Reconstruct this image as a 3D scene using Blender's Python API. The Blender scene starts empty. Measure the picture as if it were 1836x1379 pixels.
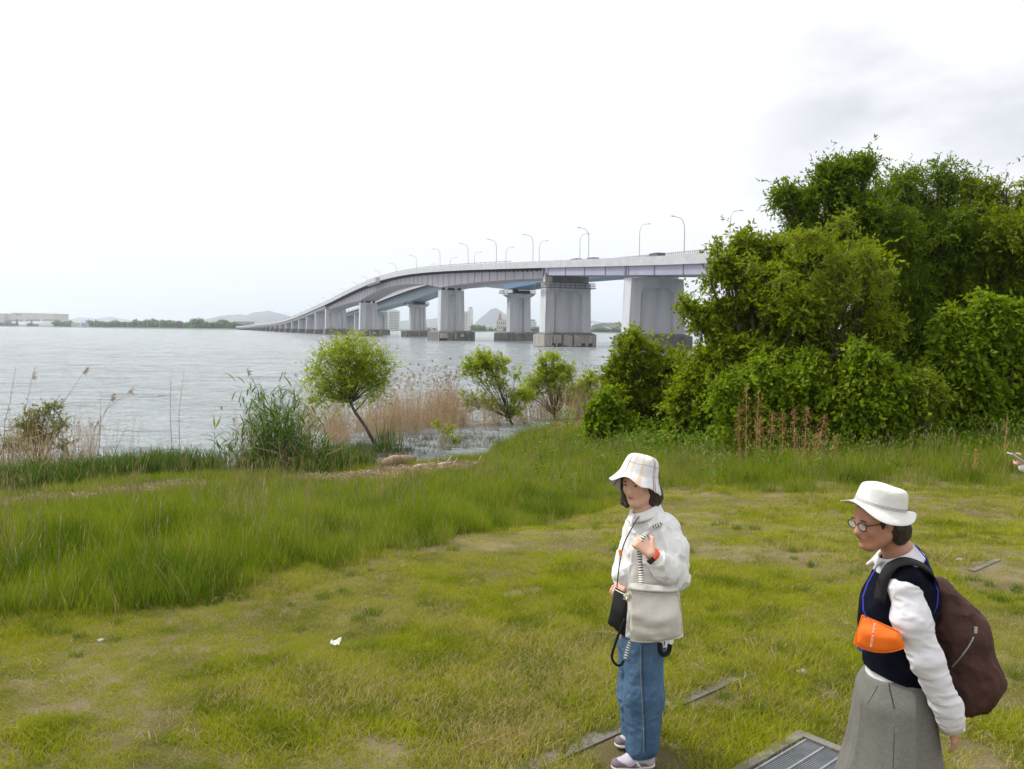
import bpy, bmesh, math, random
import numpy as np
from mathutils import Vector, Matrix

SC = bpy.context.scene
COL = SC.collection
R = math.radians
SKYX = 0.0
RS = 1.0        # build scale of the figure in hand

# ------------------------------------------------------------------ camera
CAMZ = 4.1
PITCH, ROLL, FPX = R(3.79), R(0.56), 1485.0
c_f = Vector((0, math.cos(PITCH), -math.sin(PITCH)))
c_r0 = Vector((1, 0, 0)); c_u0 = Vector((0, math.sin(PITCH), math.cos(PITCH)))
c_r = c_r0*math.cos(ROLL) + c_u0*math.sin(ROLL)
c_u = -c_r0*math.sin(ROLL) + c_u0*math.cos(ROLL)
cd = bpy.data.cameras.new('camera'); cam = bpy.data.objects.new('camera', cd); COL.objects.link(cam)
cd.sensor_width = 36; cd.lens = FPX/1836*36; cd.clip_end = 30000; cd.clip_start = 0.05
m = Matrix.Identity(4)
for i in range(3):
    m[i][0] = c_r[i]; m[i][1] = c_u[i]; m[i][2] = -c_f[i]
m[2][3] = CAMZ
cam.matrix_world = m
SC.camera = cam

# ------------------------------------------------------------------ world, sun, exposure
SUN_EL, SUN_AZ = R(52), R(-62)          # azimuth from +Y towards +X
world = bpy.data.worlds.new('World'); SC.world = world; world.use_nodes = True
nt = world.node_tree; nt.nodes.clear()
def N(t, ty, **kw):
    n = t.nodes.new(ty)
    for k, v in kw.items(): setattr(n, k, v)
    return n
def L(t, a, b): t.links.new(a, b)
sky = N(nt, 'ShaderNodeTexSky', sky_type='NISHITA'); sky.sun_disc = False
sky.sun_elevation = SUN_EL; sky.sun_rotation = SUN_AZ; sky.air_density = 1.0; sky.dust_density = 3.0
tc = N(nt, 'ShaderNodeTexCoord'); sep = N(nt, 'ShaderNodeSeparateXYZ'); L(nt, tc.outputs['Generated'], sep.inputs[0])
ramp = N(nt, 'ShaderNodeValToRGB'); L(nt, sep.outputs['Z'], ramp.inputs[0])
cr = ramp.color_ramp
cr.elements[0].position = 0.0; cr.elements[0].color = (.68, .72, .80, 1)
cr.elements[1].position = 0.27; cr.elements[1].color = (.93, .93, .94, 1)
e = cr.elements.new(.03); e.color = (.68, .71, .77, 1)
e = cr.elements.new(.10); e.color = (.72, .73, .76, 1)
mp = N(nt, 'ShaderNodeMapping'); mp.inputs['Scale'].default_value = (2.2, 2.2, 5.5); mp.inputs['Location'].default_value = (SKYX, .3, .1); L(nt, tc.outputs['Generated'], mp.inputs[0])
nz = N(nt, 'ShaderNodeTexNoise'); nz.inputs['Scale'].default_value = 1.9; nz.inputs['Detail'].default_value = 5; nz.inputs['Roughness'].default_value = .5
L(nt, mp.outputs[0], nz.inputs[0])
# grey cloud bank high to the right
dv = N(nt, 'ShaderNodeVectorMath', operation='DISTANCE'); L(nt, tc.outputs['Generated'], dv.inputs[0])
dv.inputs[1].default_value = Vector((0.47, 0.85, 0.245)).normalized()
mr = N(nt, 'ShaderNodeMapRange'); L(nt, dv.outputs['Value'], mr.inputs[0])
mr.inputs[1].default_value = .10; mr.inputs[2].default_value = .34; mr.inputs[3].default_value = 1; mr.inputs[4].default_value = 0; mr.interpolation_type = 'SMOOTHSTEP'
nr = N(nt, 'ShaderNodeMapRange'); L(nt, nz.outputs[0], nr.inputs[0]); nr.inputs[1].default_value = .34; nr.inputs[2].default_value = .66
mm = N(nt, 'ShaderNodeMath', operation='MULTIPLY'); L(nt, mr.outputs[0], mm.inputs[0]); L(nt, nr.outputs[0], mm.inputs[1])
mx = N(nt, 'ShaderNodeMix', data_type='RGBA'); L(nt, mm.outputs[0], mx.inputs[0]); L(nt, ramp.outputs[0], mx.inputs[6]); mx.inputs[7].default_value = (.53, .542, .58, 1)
sc = N(nt, 'ShaderNodeVectorMath', operation='SCALE'); L(nt, mx.outputs[2], sc.inputs[0]); sc.inputs['Scale'].default_value = 10.6
m2 = N(nt, 'ShaderNodeMix', data_type='RGBA'); m2.inputs[0].default_value = .97
L(nt, sky.outputs[0], m2.inputs[6]); L(nt, sc.outputs[0], m2.inputs[7])
bg = N(nt, 'ShaderNodeBackground'); bg.inputs[1].default_value = .1; L(nt, m2.outputs[2], bg.inputs[0])
wo = N(nt, 'ShaderNodeOutputWorld'); L(nt, bg.outputs[0], wo.inputs[0])

sd = bpy.data.lights.new('sun', 'SUN'); sd.energy = 2.7; sd.angle = R(10); sd.color = (1, .965, .91)
so = bpy.data.objects.new('sun', sd); COL.objects.link(so)
sv = Vector((math.sin(SUN_AZ)*math.cos(SUN_EL), math.cos(SUN_AZ)*math.cos(SUN_EL), math.sin(SUN_EL)))
so.rotation_euler = sv.to_track_quat('Z', 'Y').to_euler()
SC.view_settings.view_transform = 'Standard'; SC.view_settings.look = 'None'
SC.view_settings.exposure = 0.42; SC.view_settings.gamma = 1
SC.render.engine = 'CYCLES'
try:
    SC.cycles.max_bounces = 7; SC.cycles.transparent_max_bounces = 6; SC.cycles.volume_bounces = 1
    SC.cycles.diffuse_bounces = 3; SC.cycles.transmission_bounces = 3; SC.cycles.sample_clamp_indirect = 4
except Exception: pass

# ------------------------------------------------------------------ helpers
def ray(px, py): return c_f + c_r*((px-918)/FPX) - c_u*((py-689.5)/FPX)
def at(px, py, z):
    d = ray(px, py); t = (z-CAMZ)/d.z; return Vector((d.x*t, d.y*t, z))
def atY(px, py, Y):
    d = ray(px, py); t = Y/d.y; return Vector((d.x*t, Y, CAMZ+d.z*t))
def props(o, label=None, cat=None, group=None, kind=None):
    for k, v in (('label', label), ('category', cat), ('group', group), ('kind', kind)):
        if v: o[k] = v
    return o
def link(name, me, mat=None, parent=None, smooth=False):
    o = bpy.data.objects.new(name, me); COL.objects.link(o)
    if mat is not None:
        for mt in (mat if isinstance(mat, (list, tuple)) else [mat]): me.materials.append(mt)
    if smooth and len(me.polygons): me.polygons.foreach_set('use_smooth', np.ones(len(me.polygons), bool))
    if parent is not None:
        o.parent = parent; o.matrix_parent_inverse = parent.matrix_basis.inverted()
    return o
def empty(name, loc=(0, 0, 0), rz=0):
    o = bpy.data.objects.new(name, None); COL.objects.link(o); o.location = loc; o.rotation_euler = (0, 0, rz)
    o.empty_display_size = .2
    return o
class MB:
    """collects quads / boxes / tubes into one mesh"""
    def __init__(s): s.v = []; s.f = []; s.uv = None
    def add(s, vs, fs):
        b = len(s.v); s.v += [tuple(v) for v in vs]; s.f += [tuple(b+i for i in f) for f in fs]
    def box(s, c, d, rz=0, M=None):
        x, y, z = d[0]/2, d[1]/2, d[2]/2
        vs = [Vector((sx*x, sy*y, sz*z)) for sz in (-1, 1) for sx, sy in ((-1, -1), (1, -1), (1, 1), (-1, 1))]
        if M is None: M = Matrix.Rotation(rz, 3, 'Z')
        s.add([M @ v + Vector(c) for v in vs], [(3, 2, 1, 0), (4, 5, 6, 7), (0, 1, 5, 4), (1, 2, 6, 5), (2, 3, 7, 6), (3, 0, 4, 7)])
    def hexa(s, p):   # 8 points bottom 4 then top 4, ccw
        s.add(p, [(3, 2, 1, 0), (4, 5, 6, 7), (0, 1, 5, 4), (1, 2, 6, 5), (2, 3, 7, 6), (3, 0, 4, 7)])
    def tube(s, pts, rad, n=6, cap=True, flat=None):
        pts = [Vector(p) for p in pts]
        if not hasattr(rad, '__len__'): rad = [rad]*len(pts)
        rad = [r_*RS for r_ in rad]
        b = len(s.v); up = None
        for i, p in enumerate(pts):
            t = (pts[min(i+1, len(pts)-1)] - pts[max(i-1, 0)])
            t = t.normalized() if t.length > 1e-9 else Vector((0, 0, 1))
            if up is None:
                up = t.orthogonal().normalized() if flat is None else (Vector(flat) - t*t.dot(Vector(flat))).normalized()
            up = (up - t*up.dot(t)).normalized(); sd_ = t.cross(up)
            for k in range(n):
                a = 2*math.pi*k/n
                fx = 1 if flat is None else .12
                s.v.append(tuple(p + (up*math.cos(a)*fx + sd_*math.sin(a))*rad[i]))
        for i in range(len(pts)-1):
            for k in range(n):
                k2 = (k+1) % n
                s.f.append((b+i*n+k, b+i*n+k2, b+(i+1)*n+k2, b+(i+1)*n+k))
        if cap:
            s.f.append(tuple(b+k for k in range(n))[::-1]); s.f.append(tuple(b+(len(pts)-1)*n+k for k in range(n)))
    def prism(s, poly, ext):   # polygon of 3d points extruded by vector
        n = len(poly); e = Vector(ext); P = [Vector(p) for p in poly]
        s.add(P + [p+e for p in P], [tuple(range(n))[::-1], tuple(range(n, 2*n))] + [(i, (i+1) % n, n+(i+1) % n, n+i) for i in range(n)])
    def mesh(s, name='mesh'):
        me = bpy.data.meshes.new(name); me.from_pydata(s.v, [], s.f); me.update(); return me
    def build(s, name, mat, parent=None, smooth=False, fix=True):
        me = s.mesh(name)
        if fix:
            bm = bmesh.new(); bm.from_mesh(me); bmesh.ops.recalc_face_normals(bm, faces=bm.faces); bm.to_mesh(me); bm.free()
        return link(name, me, mat, parent, smooth)
def npmesh(name, V, Fq, attrs=None):
    """fast mesh from numpy verts (n,3) and faces (m,k)"""
    me = bpy.data.meshes.new(name); V = np.asarray(V, np.float32); Fq = np.asarray(Fq, np.int32)
    me.vertices.add(len(V)); me.vertices.foreach_set('co', V.ravel())
    k = Fq.shape[1] if len(Fq) else 4
    me.loops.add(Fq.size); me.loops.foreach_set('vertex_index', Fq.ravel())
    me.polygons.add(len(Fq)); me.polygons.foreach_set('loop_start', np.arange(0, Fq.size, k, dtype=np.int32))
    try: me.polygons.foreach_set('loop_total', np.full(len(Fq), k, np.int32))
    except Exception: pass
    me.update(calc_edges=True)
    for an, (ty, dom, dat) in (attrs or {}).items():
        a = me.attributes.new(an, ty, dom)
        a.data.foreach_set('value' if ty in ('FLOAT', 'INT') else ('vector' if ty == 'FLOAT_VECTOR' else 'color'), np.asarray(dat).ravel())
    return me
def smoothstep(a, b, x): t = np.clip((x-a)/(b-a), 0, 1); return t*t*(3-2*t)
def vnoise(x, y, seed=0):
    xi = np.floor(x).astype(np.int64); yi = np.floor(y).astype(np.int64); fx = x-xi; fy = y-yi
    fx = fx*fx*(3-2*fx); fy = fy*fy*(3-2*fy)
    def h(i, j):
        n = (i*374761393 + j*668265263 + seed*1442695041) & 0xffffffff
        n = ((n ^ (n >> 13))*1274126177) & 0xffffffff
        return ((n ^ (n >> 16)) & 0xffff)/65535.0
    return (h(xi, yi)*(1-fx)+h(xi+1, yi)*fx)*(1-fy) + (h(xi, yi+1)*(1-fx)+h(xi+1, yi+1)*fx)*fy
def fbm(x, y, seed=0, o=4):
    s = 0; a = .5
    for i in range(o): s = s + a*vnoise(x*2**i, y*2**i, seed+i); a *= .5
    return s/(1-.5**o)
def vnoise3(P, seed=0):
    x, y, z = P[:, 0], P[:, 1], P[:, 2]; zi = np.floor(z).astype(np.int64); fz = z-zi; fz = fz*fz*(3-2*fz)
    xi = np.floor(x).astype(np.int64); yi = np.floor(y).astype(np.int64); fx = x-xi; fy = y-yi
    fx = fx*fx*(3-2*fx); fy = fy*fy*(3-2*fy)
    def h(i, j, k):
        n = (i*374761393 + j*668265263 + k*2147483647 + seed*1442695041) & 0xffffffff
        n = ((n ^ (n >> 13))*1274126177) & 0xffffffff
        return ((n ^ (n >> 16)) & 0xffff)/65535.0
    def pl(k): return (h(xi, yi, k)*(1-fx)+h(xi+1, yi, k)*fx)*(1-fy) + (h(xi, yi+1, k)*(1-fx)+h(xi+1, yi+1, k)*fx)*fy
    return pl(zi)*(1-fz) + pl(zi+1)*fz

# ------------------------------------------------------------------ materials
_M = {}
def mat(name, col, rough=.7, col2=None, scale=5.0, detail=4, bump=0, bscale=None, spec=.3, metal=0, stretch=None, trans=None, contrast=(.35, .65), col3=None, coord='Object', transl=0, alpha=None):
    if name in _M: return _M[name]
    mt = bpy.data.materials.new(name); mt.use_nodes = True; t = mt.node_tree; t.nodes.clear()
    out = N(t, 'ShaderNodeOutputMaterial'); p = N(t, 'ShaderNodeBsdfPrincipled')
    p.inputs['Base Color'].default_value = (*col, 1); p.inputs['Roughness'].default_value = rough
    p.inputs['Specular IOR Level'].default_value = spec; p.inputs['Metallic'].default_value = metal
    tcn = N(t, 'ShaderNodeTexCoord'); src = tcn.outputs['Object']
    if coord == 'Position':
        g = N(t, 'ShaderNodeNewGeometry'); src = g.outputs['Position']
    if stretch:
        mpn = N(t, 'ShaderNodeMapping'); mpn.inputs['Scale'].default_value = stretch; L(t, src, mpn.inputs[0]); src = mpn.outputs[0]
    colout = None
    if col2 is not None:
        n = N(t, 'ShaderNodeTexNoise'); n.inputs['Scale'].default_value = scale; n.inputs['Detail'].default_value = detail; n.inputs['Roughness'].default_value = .6
        L(t, src, n.inputs[0]); r = N(t, 'ShaderNodeValToRGB'); L(t, n.outputs[0], r.inputs[0])
        r.color_ramp.elements[0].position = contrast[0]; r.color_ramp.elements[1].position = contrast[1]
        r.color_ramp.elements[0].color = (*col, 1); r.color_ramp.elements[1].color = (*col2, 1)
        if col3 is not None:
            e = r.color_ramp.elements.new((contrast[0]+contrast[1])/2); e.color = (*col3, 1)
        colout = r.outputs[0]; L(t, colout, p.inputs['Base Color'])
    if bump:
        b = N(t, 'ShaderNodeBump'); b.inputs['Strength'].default_value = min(bump, 1); b.inputs['Distance'].default_value = .02*bump
        n2 = N(t, 'ShaderNodeTexNoise'); n2.inputs['Scale'].default_value = bscale or scale*3; n2.inputs['Detail'].default_value = 5
        L(t, src, n2.inputs[0]); L(t, n2.outputs[0], b.inputs['Height']); L(t, b.outputs[0], p.inputs['Normal'])
    sh = p.outputs[0]
    if transl:
        tr = N(t, 'ShaderNodeBsdfTranslucent'); tr.inputs[0].default_value = (*col, 1)
        if colout is not None: L(t, colout, tr.inputs[0])
        mxs = N(t, 'ShaderNodeMixShader'); mxs.inputs[0].default_value = transl; L(t, p.outputs[0], mxs.inputs[1]); L(t, tr.outputs[0], mxs.inputs[2]); sh = mxs.outputs[0]
    L(t, sh, out.inputs[0]); _M[name] = mt
    return mt
def leafmat(name, c1, c2, transl=.35, rough=.6, spec=.12, c3=None):
    """foliage: colour varies per leaf with the 'var' attribute, backs let light through"""
    if name in _M: return _M[name]
    mt = bpy.data.materials.new(name); mt.use_nodes = True; t = mt.node_tree; t.nodes.clear()
    out = N(t, 'ShaderNodeOutputMaterial'); p = N(t, 'ShaderNodeBsdfPrincipled'); p.inputs['Roughness'].default_value = rough
    p.inputs['Specular IOR Level'].default_value = spec
    a = N(t, 'ShaderNodeAttribute', attribute_name='var'); r = N(t, 'ShaderNodeValToRGB'); L(t, a.outputs['Fac'], r.inputs[0])
    r.color_ramp.elements[0].color = (*c1, 1); r.color_ramp.elements[1].color = (*c2, 1)
    if c3: e = r.color_ramp.elements.new(.94); e.color = (*c2, 1); r.color_ramp.elements[2].color = (*c3, 1)
    L(t, r.outputs[0], p.inputs['Base Color'])
    tr = N(t, 'ShaderNodeBsdfTranslucent')
    hs = N(t, 'ShaderNodeHueSaturation'); hs.inputs['Value'].default_value = 1.5; hs.inputs['Hue'].default_value = .49; hs.inputs['Saturation'].default_value = 1.15; L(t, r.outputs[0], hs.inputs['Color']); L(t, hs.outputs[0], tr.inputs[0])
    mxs = N(t, 'ShaderNodeMixShader'); mxs.inputs[0].default_value = transl; L(t, p.outputs[0], mxs.inputs[1]); L(t, tr.outputs[0], mxs.inputs[2])
    L(t, mxs.outputs[0], out.inputs[0]); _M[name] = mt
    return mt
# ------------------------------------------------------------------ terrain
rng = np.random.default_rng(7)
SHORE = np.array([(-700, -180), (-120, -10), (-40, 12), (-17, 17.5), (-13.2, 19.9), (-10.7, 22.1), (-8.3, 23.3), (-5.5, 23.3), (-3.7, 24.6), (-1.2, 26.6), (-.2, 30), (1.4, 36), (4.0, 42), (9, 47), (18, 52), (38, 62), (90, 95), (220, 160), (700, 330)], float)
def shore_dist(x, y):
    """signed distance to the shoreline, positive inland (towards the viewer)"""
    x = np.asarray(x, float); y = np.asarray(y, float); best = np.full(x.shape, 1e9); sg = np.ones(x.shape)
    for (ax, ay), (bx, by) in zip(SHORE[:-1], SHORE[1:]):
        dx, dy = bx-ax, by-ay; t = np.clip(((x-ax)*dx+(y-ay)*dy)/(dx*dx+dy*dy), 0, 1)
        qx, qy = ax+t*dx, ay+t*dy; d = np.hypot(x-qx, y-qy); c = dx*(y-ay)-dy*(x-ax)
        s = np.where(c < 0, 1., -1.); upd = d < best-1e-9; best = np.where(upd, d, best); sg = np.where(upd, s, sg)
    return best*sg
def gz(x, y):
    x = np.asarray(x, float); y = np.asarray(y, float)
    d = shore_dist(x, y) + (fbm(x*.5, y*.5, 3)-.5)*1.0
    z = np.where(d > 0, 1.87*(1-np.exp(-np.maximum(d, 0)/7.2)), .16*d)
    z = np.where(d > 0, np.minimum(.112*d, 1.87) , np.maximum(z, -1.6))
    k = .35; z = z - k*np.log1p(np.exp((z-1.87)/k))*smoothstep(1.0, 1.9, z)   # soft shoulder
    z = np.where(d > 0, np.minimum(z, 1.87), z)
    near = smoothstep(7, 3.5, np.abs(y-4.5))*smoothstep(14, 6, np.abs(x))
    bump = (fbm(x*.9, y*.9, 11)-.5)*.16 + (fbm(x*3, y*3, 12)-.5)*.05
    z = z + bump*smoothstep(0, 2, d)*(1-.85*near)
    return z*(1-near) + near*(1.87+bump*.12)
def gz1(x, y): return float(gz(np.array([x]), np.array([y]))[0])
def on(px, py, dz=0):
    """ground point seen at a pixel"""
    z = 1.8
    for _ in range(30):
        p = at(px, py, z); z = .6*z + .4*gz1(p.x, p.y)
    p = at(px, py, z); p.z = gz1(p.x, p.y)+dz; return p
def axis(n, lo, hi, c, w):
    t = np.linspace(math.asinh((lo-c)/w), math.asinh((hi-c)/w), n); return c + w*np.sinh(t)
gx = axis(340, -750, 750, 1, 9); gy = axis(340, -220, 400, 12, 9)
GX, GY = np.meshgrid(gx, gy); GZ = gz(GX, GY)
def gridmesh(name, X, Y, Z):
    h, w = X.shape; V = np.stack([X.ravel(), Y.ravel(), Z.ravel()], 1); i = np.arange(h*w).reshape(h, w)
    F = np.stack([i[:-1, :-1].ravel(), i[:-1, 1:].ravel(), i[1:, 1:].ravel(), i[1:, :-1].ravel()], 1)
    return npmesh(name, V, F)
m_soil = bpy.data.materials.new('soil_and_thatch'); m_soil.use_nodes = True
t = m_soil.node_tree; p = t.nodes['Principled BSDF']; p.inputs['Roughness'].default_value = .95; p.inputs['Specular IOR Level'].default_value = .1
g = N(t, 'ShaderNodeNewGeometry')
n1 = N(t, 'ShaderNodeTexNoise'); n1.inputs['Scale'].default_value = 1.3; n1.inputs['Detail'].default_value = 6; n1.inputs['Roughness'].default_value = .65; L(t, g.outputs['Position'], n1.inputs[0])
r1 = N(t, 'ShaderNodeValToRGB'); L(t, n1.outputs[0], r1.inputs[0]); r1.color_ramp.elements[0].position = .36; r1.color_ramp.elements[1].position = .66
r1.color_ramp.elements[0].color = (.17, .145, .06, 1); r1.color_ramp.elements[1].color = (.34, .275, .16, 1)
e = r1.color_ramp.elements.new(.52); e.color = (.24, .20, .095, 1)
n2 = N(t, 'ShaderNodeTexNoise'); n2.inputs['Scale'].default_value = 85; n2.inputs['Detail'].default_value = 8; n2.inputs['Roughness'].default_value = .75; L(t, g.outputs['Position'], n2.inputs[0])
mxn = N(t, 'ShaderNodeMix', data_type='RGBA', blend_type='MULTIPLY'); mxn.inputs[0].default_value = .8; L(t, r1.outputs[0], mxn.inputs[6])
r2 = N(t, 'ShaderNodeValToRGB'); L(t, n2.outputs[0], r2.inputs[0]); r2.color_ramp.elements[0].position = .3; r2.color_ramp.elements[0].color = (.22, .20, .17, 1); r2.color_ramp.elements[1].position = .65; L(t, r2.outputs[0], mxn.inputs[7])
L(t, mxn.outputs[2], p.inputs['Base Color'])
b = N(t, 'ShaderNodeBump'); b.inputs['Strength'].default_value = .9; b.inputs['Distance'].default_value = .02; L(t, n2.outputs[0], b.inputs['Height']); L(t, b.outputs[0], p.inputs['Normal'])
props(link('ground', gridmesh('ground', GX, GY, GZ), m_soil, smooth=True), 'grassy lake bank sloping down to the water', kind='structure')

# ------------------------------------------------------------------ water
m_wat = bpy.data.materials.new('lake_water'); m_wat.use_nodes = True
t = m_wat.node_tree; p = t.nodes['Principled BSDF']
p.inputs['Base Color'].default_value = (.29, .325, .335, 1); p.inputs['Roughness'].default_value = .12; p.inputs['IOR'].default_value = 1.33
g = N(t, 'ShaderNodeNewGeometry')
def wavenoise(scale, st, detail, rot=0):
    mpn = N(t, 'ShaderNodeMapping'); mpn.inputs['Scale'].default_value = st; mpn.inputs['Rotation'].default_value = (0, 0, rot); L(t, g.outputs['Position'], mpn.inputs[0])
    n = N(t, 'ShaderNodeTexNoise'); n.inputs['Scale'].default_value = scale; n.inputs['Detail'].default_value = detail; n.inputs['Roughness'].default_value = .55; L(t, mpn.outputs[0], n.inputs[0]); return n.outputs[0]
w1 = wavenoise(.30, (1, 2.4, 1), 7, .12); w2 = wavenoise(1.6, (1, 2.0, 1), 5, -.15); w3 = wavenoise(.05, (1, 3.5, 1), 5, .1)
def madd(a, k, b=None):
    n = N(t, 'ShaderNodeMath', operation='MULTIPLY_ADD'); L(t, a, n.inputs[0]); n.inputs[1].default_value = k
    if b is None: n.inputs[2].default_value = 0
    else: L(t, b, n.inputs[2])
    return n.outputs[0]
hgt = madd(w3, 2.2, madd(w1, 1.1, madd(w2, .24)))
b = N(t, 'ShaderNodeBump'); b.inputs['Strength'].default_value = 1.0; b.inputs['Distance'].default_value = 1.7
L(t, hgt, b.inputs['Height']); L(t, b.outputs[0], p.inputs['Normal'])
wx = axis(520, -14000, 14000, -10, 30); wy = axis(1000, 8, 16000, 20, 22)
WX, WY = np.meshgrid(wx, wy)
amp = smoothstep(500, 60, np.hypot(WX, WY))
WZ = amp*((fbm(WX*.3+WY*.06, WY*1.0, 31, 4)-.5)*.20 + (fbm(WX*.09+WY*.03, WY*.30, 37, 3)-.5)*.36)*smoothstep(1, -3, shore_dist(WX, WY))
props(link('water', gridmesh('water', WX, WY, WZ), m_wat, smooth=True), 'grey rippled lake water', kind='structure')
# ------------------------------------------------------------------ far shore and hills
m_farland = mat('far_land', (.09, .12, .05), .9, (.16, .15, .09), scale=.02, coord='Position')
FS = [(-4000, 2500), (-1750, 2150), (-1212, 1960), (-900, 1700), (-681, 1450), (-560, 1330), (-417, 1262), (-250, 1330), (-52, 1345), (180, 1400), (335, 1480), (700, 1500), (2500, 1700)]
def far_y(x): return float(np.interp(x, [q[0] for q in FS], [q[1] for q in FS]))
xs = np.linspace(-4000, 2500, 160); V = []; 
for x in xs:
    y0 = far_y(x)
    V += [(x, y0-2, -1), (x, y0+3, 1.3), (x, y0+60, 2.2), (x, 12500, 3)]
V = np.array(V); i = np.arange(len(xs)*4).reshape(-1, 4)
Fq = np.concatenate([np.stack([i[:-1, k], i[1:, k], i[1:, k+1], i[:-1, k+1]], 1) for k in range(3)])
props(link('far_shore', npmesh('far_shore', V, Fq), m_farland), 'low far shore of the lake', kind='structure')
m_hill = mat('forested_hill', (.03, .045, .04), .95, (.045, .06, .05), scale=.004, coord='Position')
def hill(prof, Y, depth, label, seed):
    xs = np.linspace(prof[0][0], prof[-1][0], 90); ys = np.interp(xs, [q[0] for q in prof], [q[1] for q in prof])
    rows = [(-1.0, 0), (-.7, .25), (-.45, .52), (-.22, .8), (-.08, .95), (0, 1), (.15, .9), (.5, .45), (1, 0)]
    X = np.zeros((len(rows), len(xs))); YY = X.copy(); Z = X.copy()
    for j, (x, y) in enumerate(zip(xs, ys)):
        p = atY(x, y, Y); p.z = max(p.z, 4) + (vnoise(np.array([x*.22]), np.array([seed*1.]), seed)[0]-.5)*Y*.0016
        for i, (o, h) in enumerate(rows):
            nn = (fbm(np.array([x*.08]), np.array([o*3.]), seed)[0]-.5)
            X[i, j] = p.x; YY[i, j] = Y + o*depth*(1+.5*nn*(o != 0)); Z[i, j] = 2 + (p.z-2)*h*(1+.35*nn*(0 < h < 1))
    props(link('hill', gridmesh('hill', X, YY, Z), m_hill, smooth=True), label, kind='structure')
hill([(355, 584), (380, 573), (400, 568), (420, 563.6), (440, 565), (463, 559.7), (480, 556.5), (494, 560.5), (507, 565), (525, 569), (560, 573), (600, 574), (640, 577), (690, 580), (715, 576), (745, 573), (784, 570.6), (815, 574), (840, 583), (850, 588)], 8500, 1300, 'long blue hazy hill behind the far shore', 3)
hill([(838, 591), (849, 584), (860, 572), (874, 559.5), (882, 554), (888, 552.6), (895, 555), (906, 562), (918, 570), (932, 578), (950, 582), (975, 590)], 7600, 900, 'cone shaped hazy mountain between bridge piers', 5)
hill([(930, 592), (980, 582), (1010, 577), (1040, 574), (1062, 576), (1085, 579), (1130, 578), (1180, 573), (1230, 576), (1290, 583), (1350, 596)], 9500, 1300, 'low hazy hill right of the wide pier', 8)
hill([(100, 584), (138, 572), (152, 569.5), (168, 573), (180, 572), (196, 567.5), (215, 573), (250, 577), (300, 583)], 10500, 1200, 'faint distant hill over the left shore', 9)

# ------------------------------------------------------------------ far buildings
m_beige = mat('hall_wall', (.50, .48, .43), .8, (.55, .53, .48), scale=.08, coord='Position')
m_white = mat('white_wall', (.70, .70, .68), .8, (.62, .62, .62), scale=.1, coord='Position')
m_dkwin = mat('dark_window', (.10, .12, .14), .3, spec=.6)
m_greyroof = mat('grey_roof', (.26, .27, .29), .8, (.33, .33, .34), scale=.1, coord='Position')
m_terr = mat('terrace_concrete', (.42, .40, .37), .9, (.34, .32, .30), scale=.2, coord='Position')
m_red = mat('reddish_wall', (.40, .22, .18), .8, (.46, .30, .26), scale=.1, coord='Position')
def PX(x, y, Y): return atY(x, y, Y)
def facade(name, label, cat, x0, x1, y0, y1, Y, depth, mt, rows=0, cols=0, wx=(.08, .92), wy=(.06, .9), wfrac=(.5, .45), roof=None, group=None, rz=0):
    a = PX(x0, y1, Y); b2 = PX(x1, y1, Y); tz = PX((x0+x1)/2, y0, Y).z
    w = b2.x-a.x; z0 = min(a.z, 2.); h = tz-z0
    root = empty(name, ((a.x+b2.x)/2, Y, z0), rz); props(root, label, cat, group)
    mb = MB(); mb.box((0, depth/2, h/2), (w, depth, h)); wl = mb.build('wall', mt); wl.parent = root
    if rows:
        ww = w*(wx[1]-wx[0])/cols*wfrac[0]; wh = h*(wy[1]-wy[0])/rows*wfrac[1]
        me = None
        for r_ in range(rows):
            for c in range(cols):
                if me is None:
                    q = MB(); q.box((0, 0, 0), (ww, .3, wh)); me = q.mesh('window'); me.materials.append(m_dkwin)
                o = bpy.data.objects.new('window', me); COL.objects.link(o); o.parent = root
                o.location = (-w/2 + w*(wx[0]+(wx[1]-wx[0])*(c+.5)/cols), -.05, h*(1-wy[1]+(wy[1]-wy[0])*(r_+.5)/rows))
    if roof:
        q = MB(); q.box((0, depth/2, h+roof[0]/2), (w*roof[1], depth*.8, roof[0])); rr = q.build('roof', roof[2]); rr.parent = root
    return root, w, h
# big hall with slanted roof on the left
Yh = 2060
root = empty('event_hall', PX(50, 580, Yh)); props(root, 'long beige hall with a slanted roof edge above stepped terraces on far shore', 'hall')
pts = [(-8, 576), (-8, 566.5), (9, 565.5), (22.5, 560.7), (96, 562.3), (96, 574.5), (60, 575.5)]
mb = MB(); mb.prism([PX(x, y, Yh) for x, y in pts], (0, 70, 0)); mb.build('hall_body', m_beige, root)
mb = MB(); mb.prism([PX(x, y, Yh-.5) for x, y in [(2, 577), (2, 573.6), (97, 572.6), (97, 575.6)]], (0, -4, 0)); mb.build('window_band', m_greyroof, root)
for k, (x, y) in enumerate([(28.5, 564.2), (31.6, 564.1), (34.8, 564.2), (38, 564.2)]):
    mb = MB(); p = PX(x, y, Yh-.6); mb.box(p, (1.9, .3, 3.2)); mb.box(p+Vector((.2, -.3, .4)), (2.6, .2, .6)); mb.build('sign_character', m_dkwin, root)
for x in (45, 75):
    mb = MB(); mb.prism([PX(x-4, 575.5, Yh-9), PX(x+1.2, 575.5, Yh-9), PX(x+.8, 570.6, Yh-9), PX(x-.6, 573.2, Yh-9)], (0, -2, 0)); mb.build('white_canopy', m_white, root)
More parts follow.
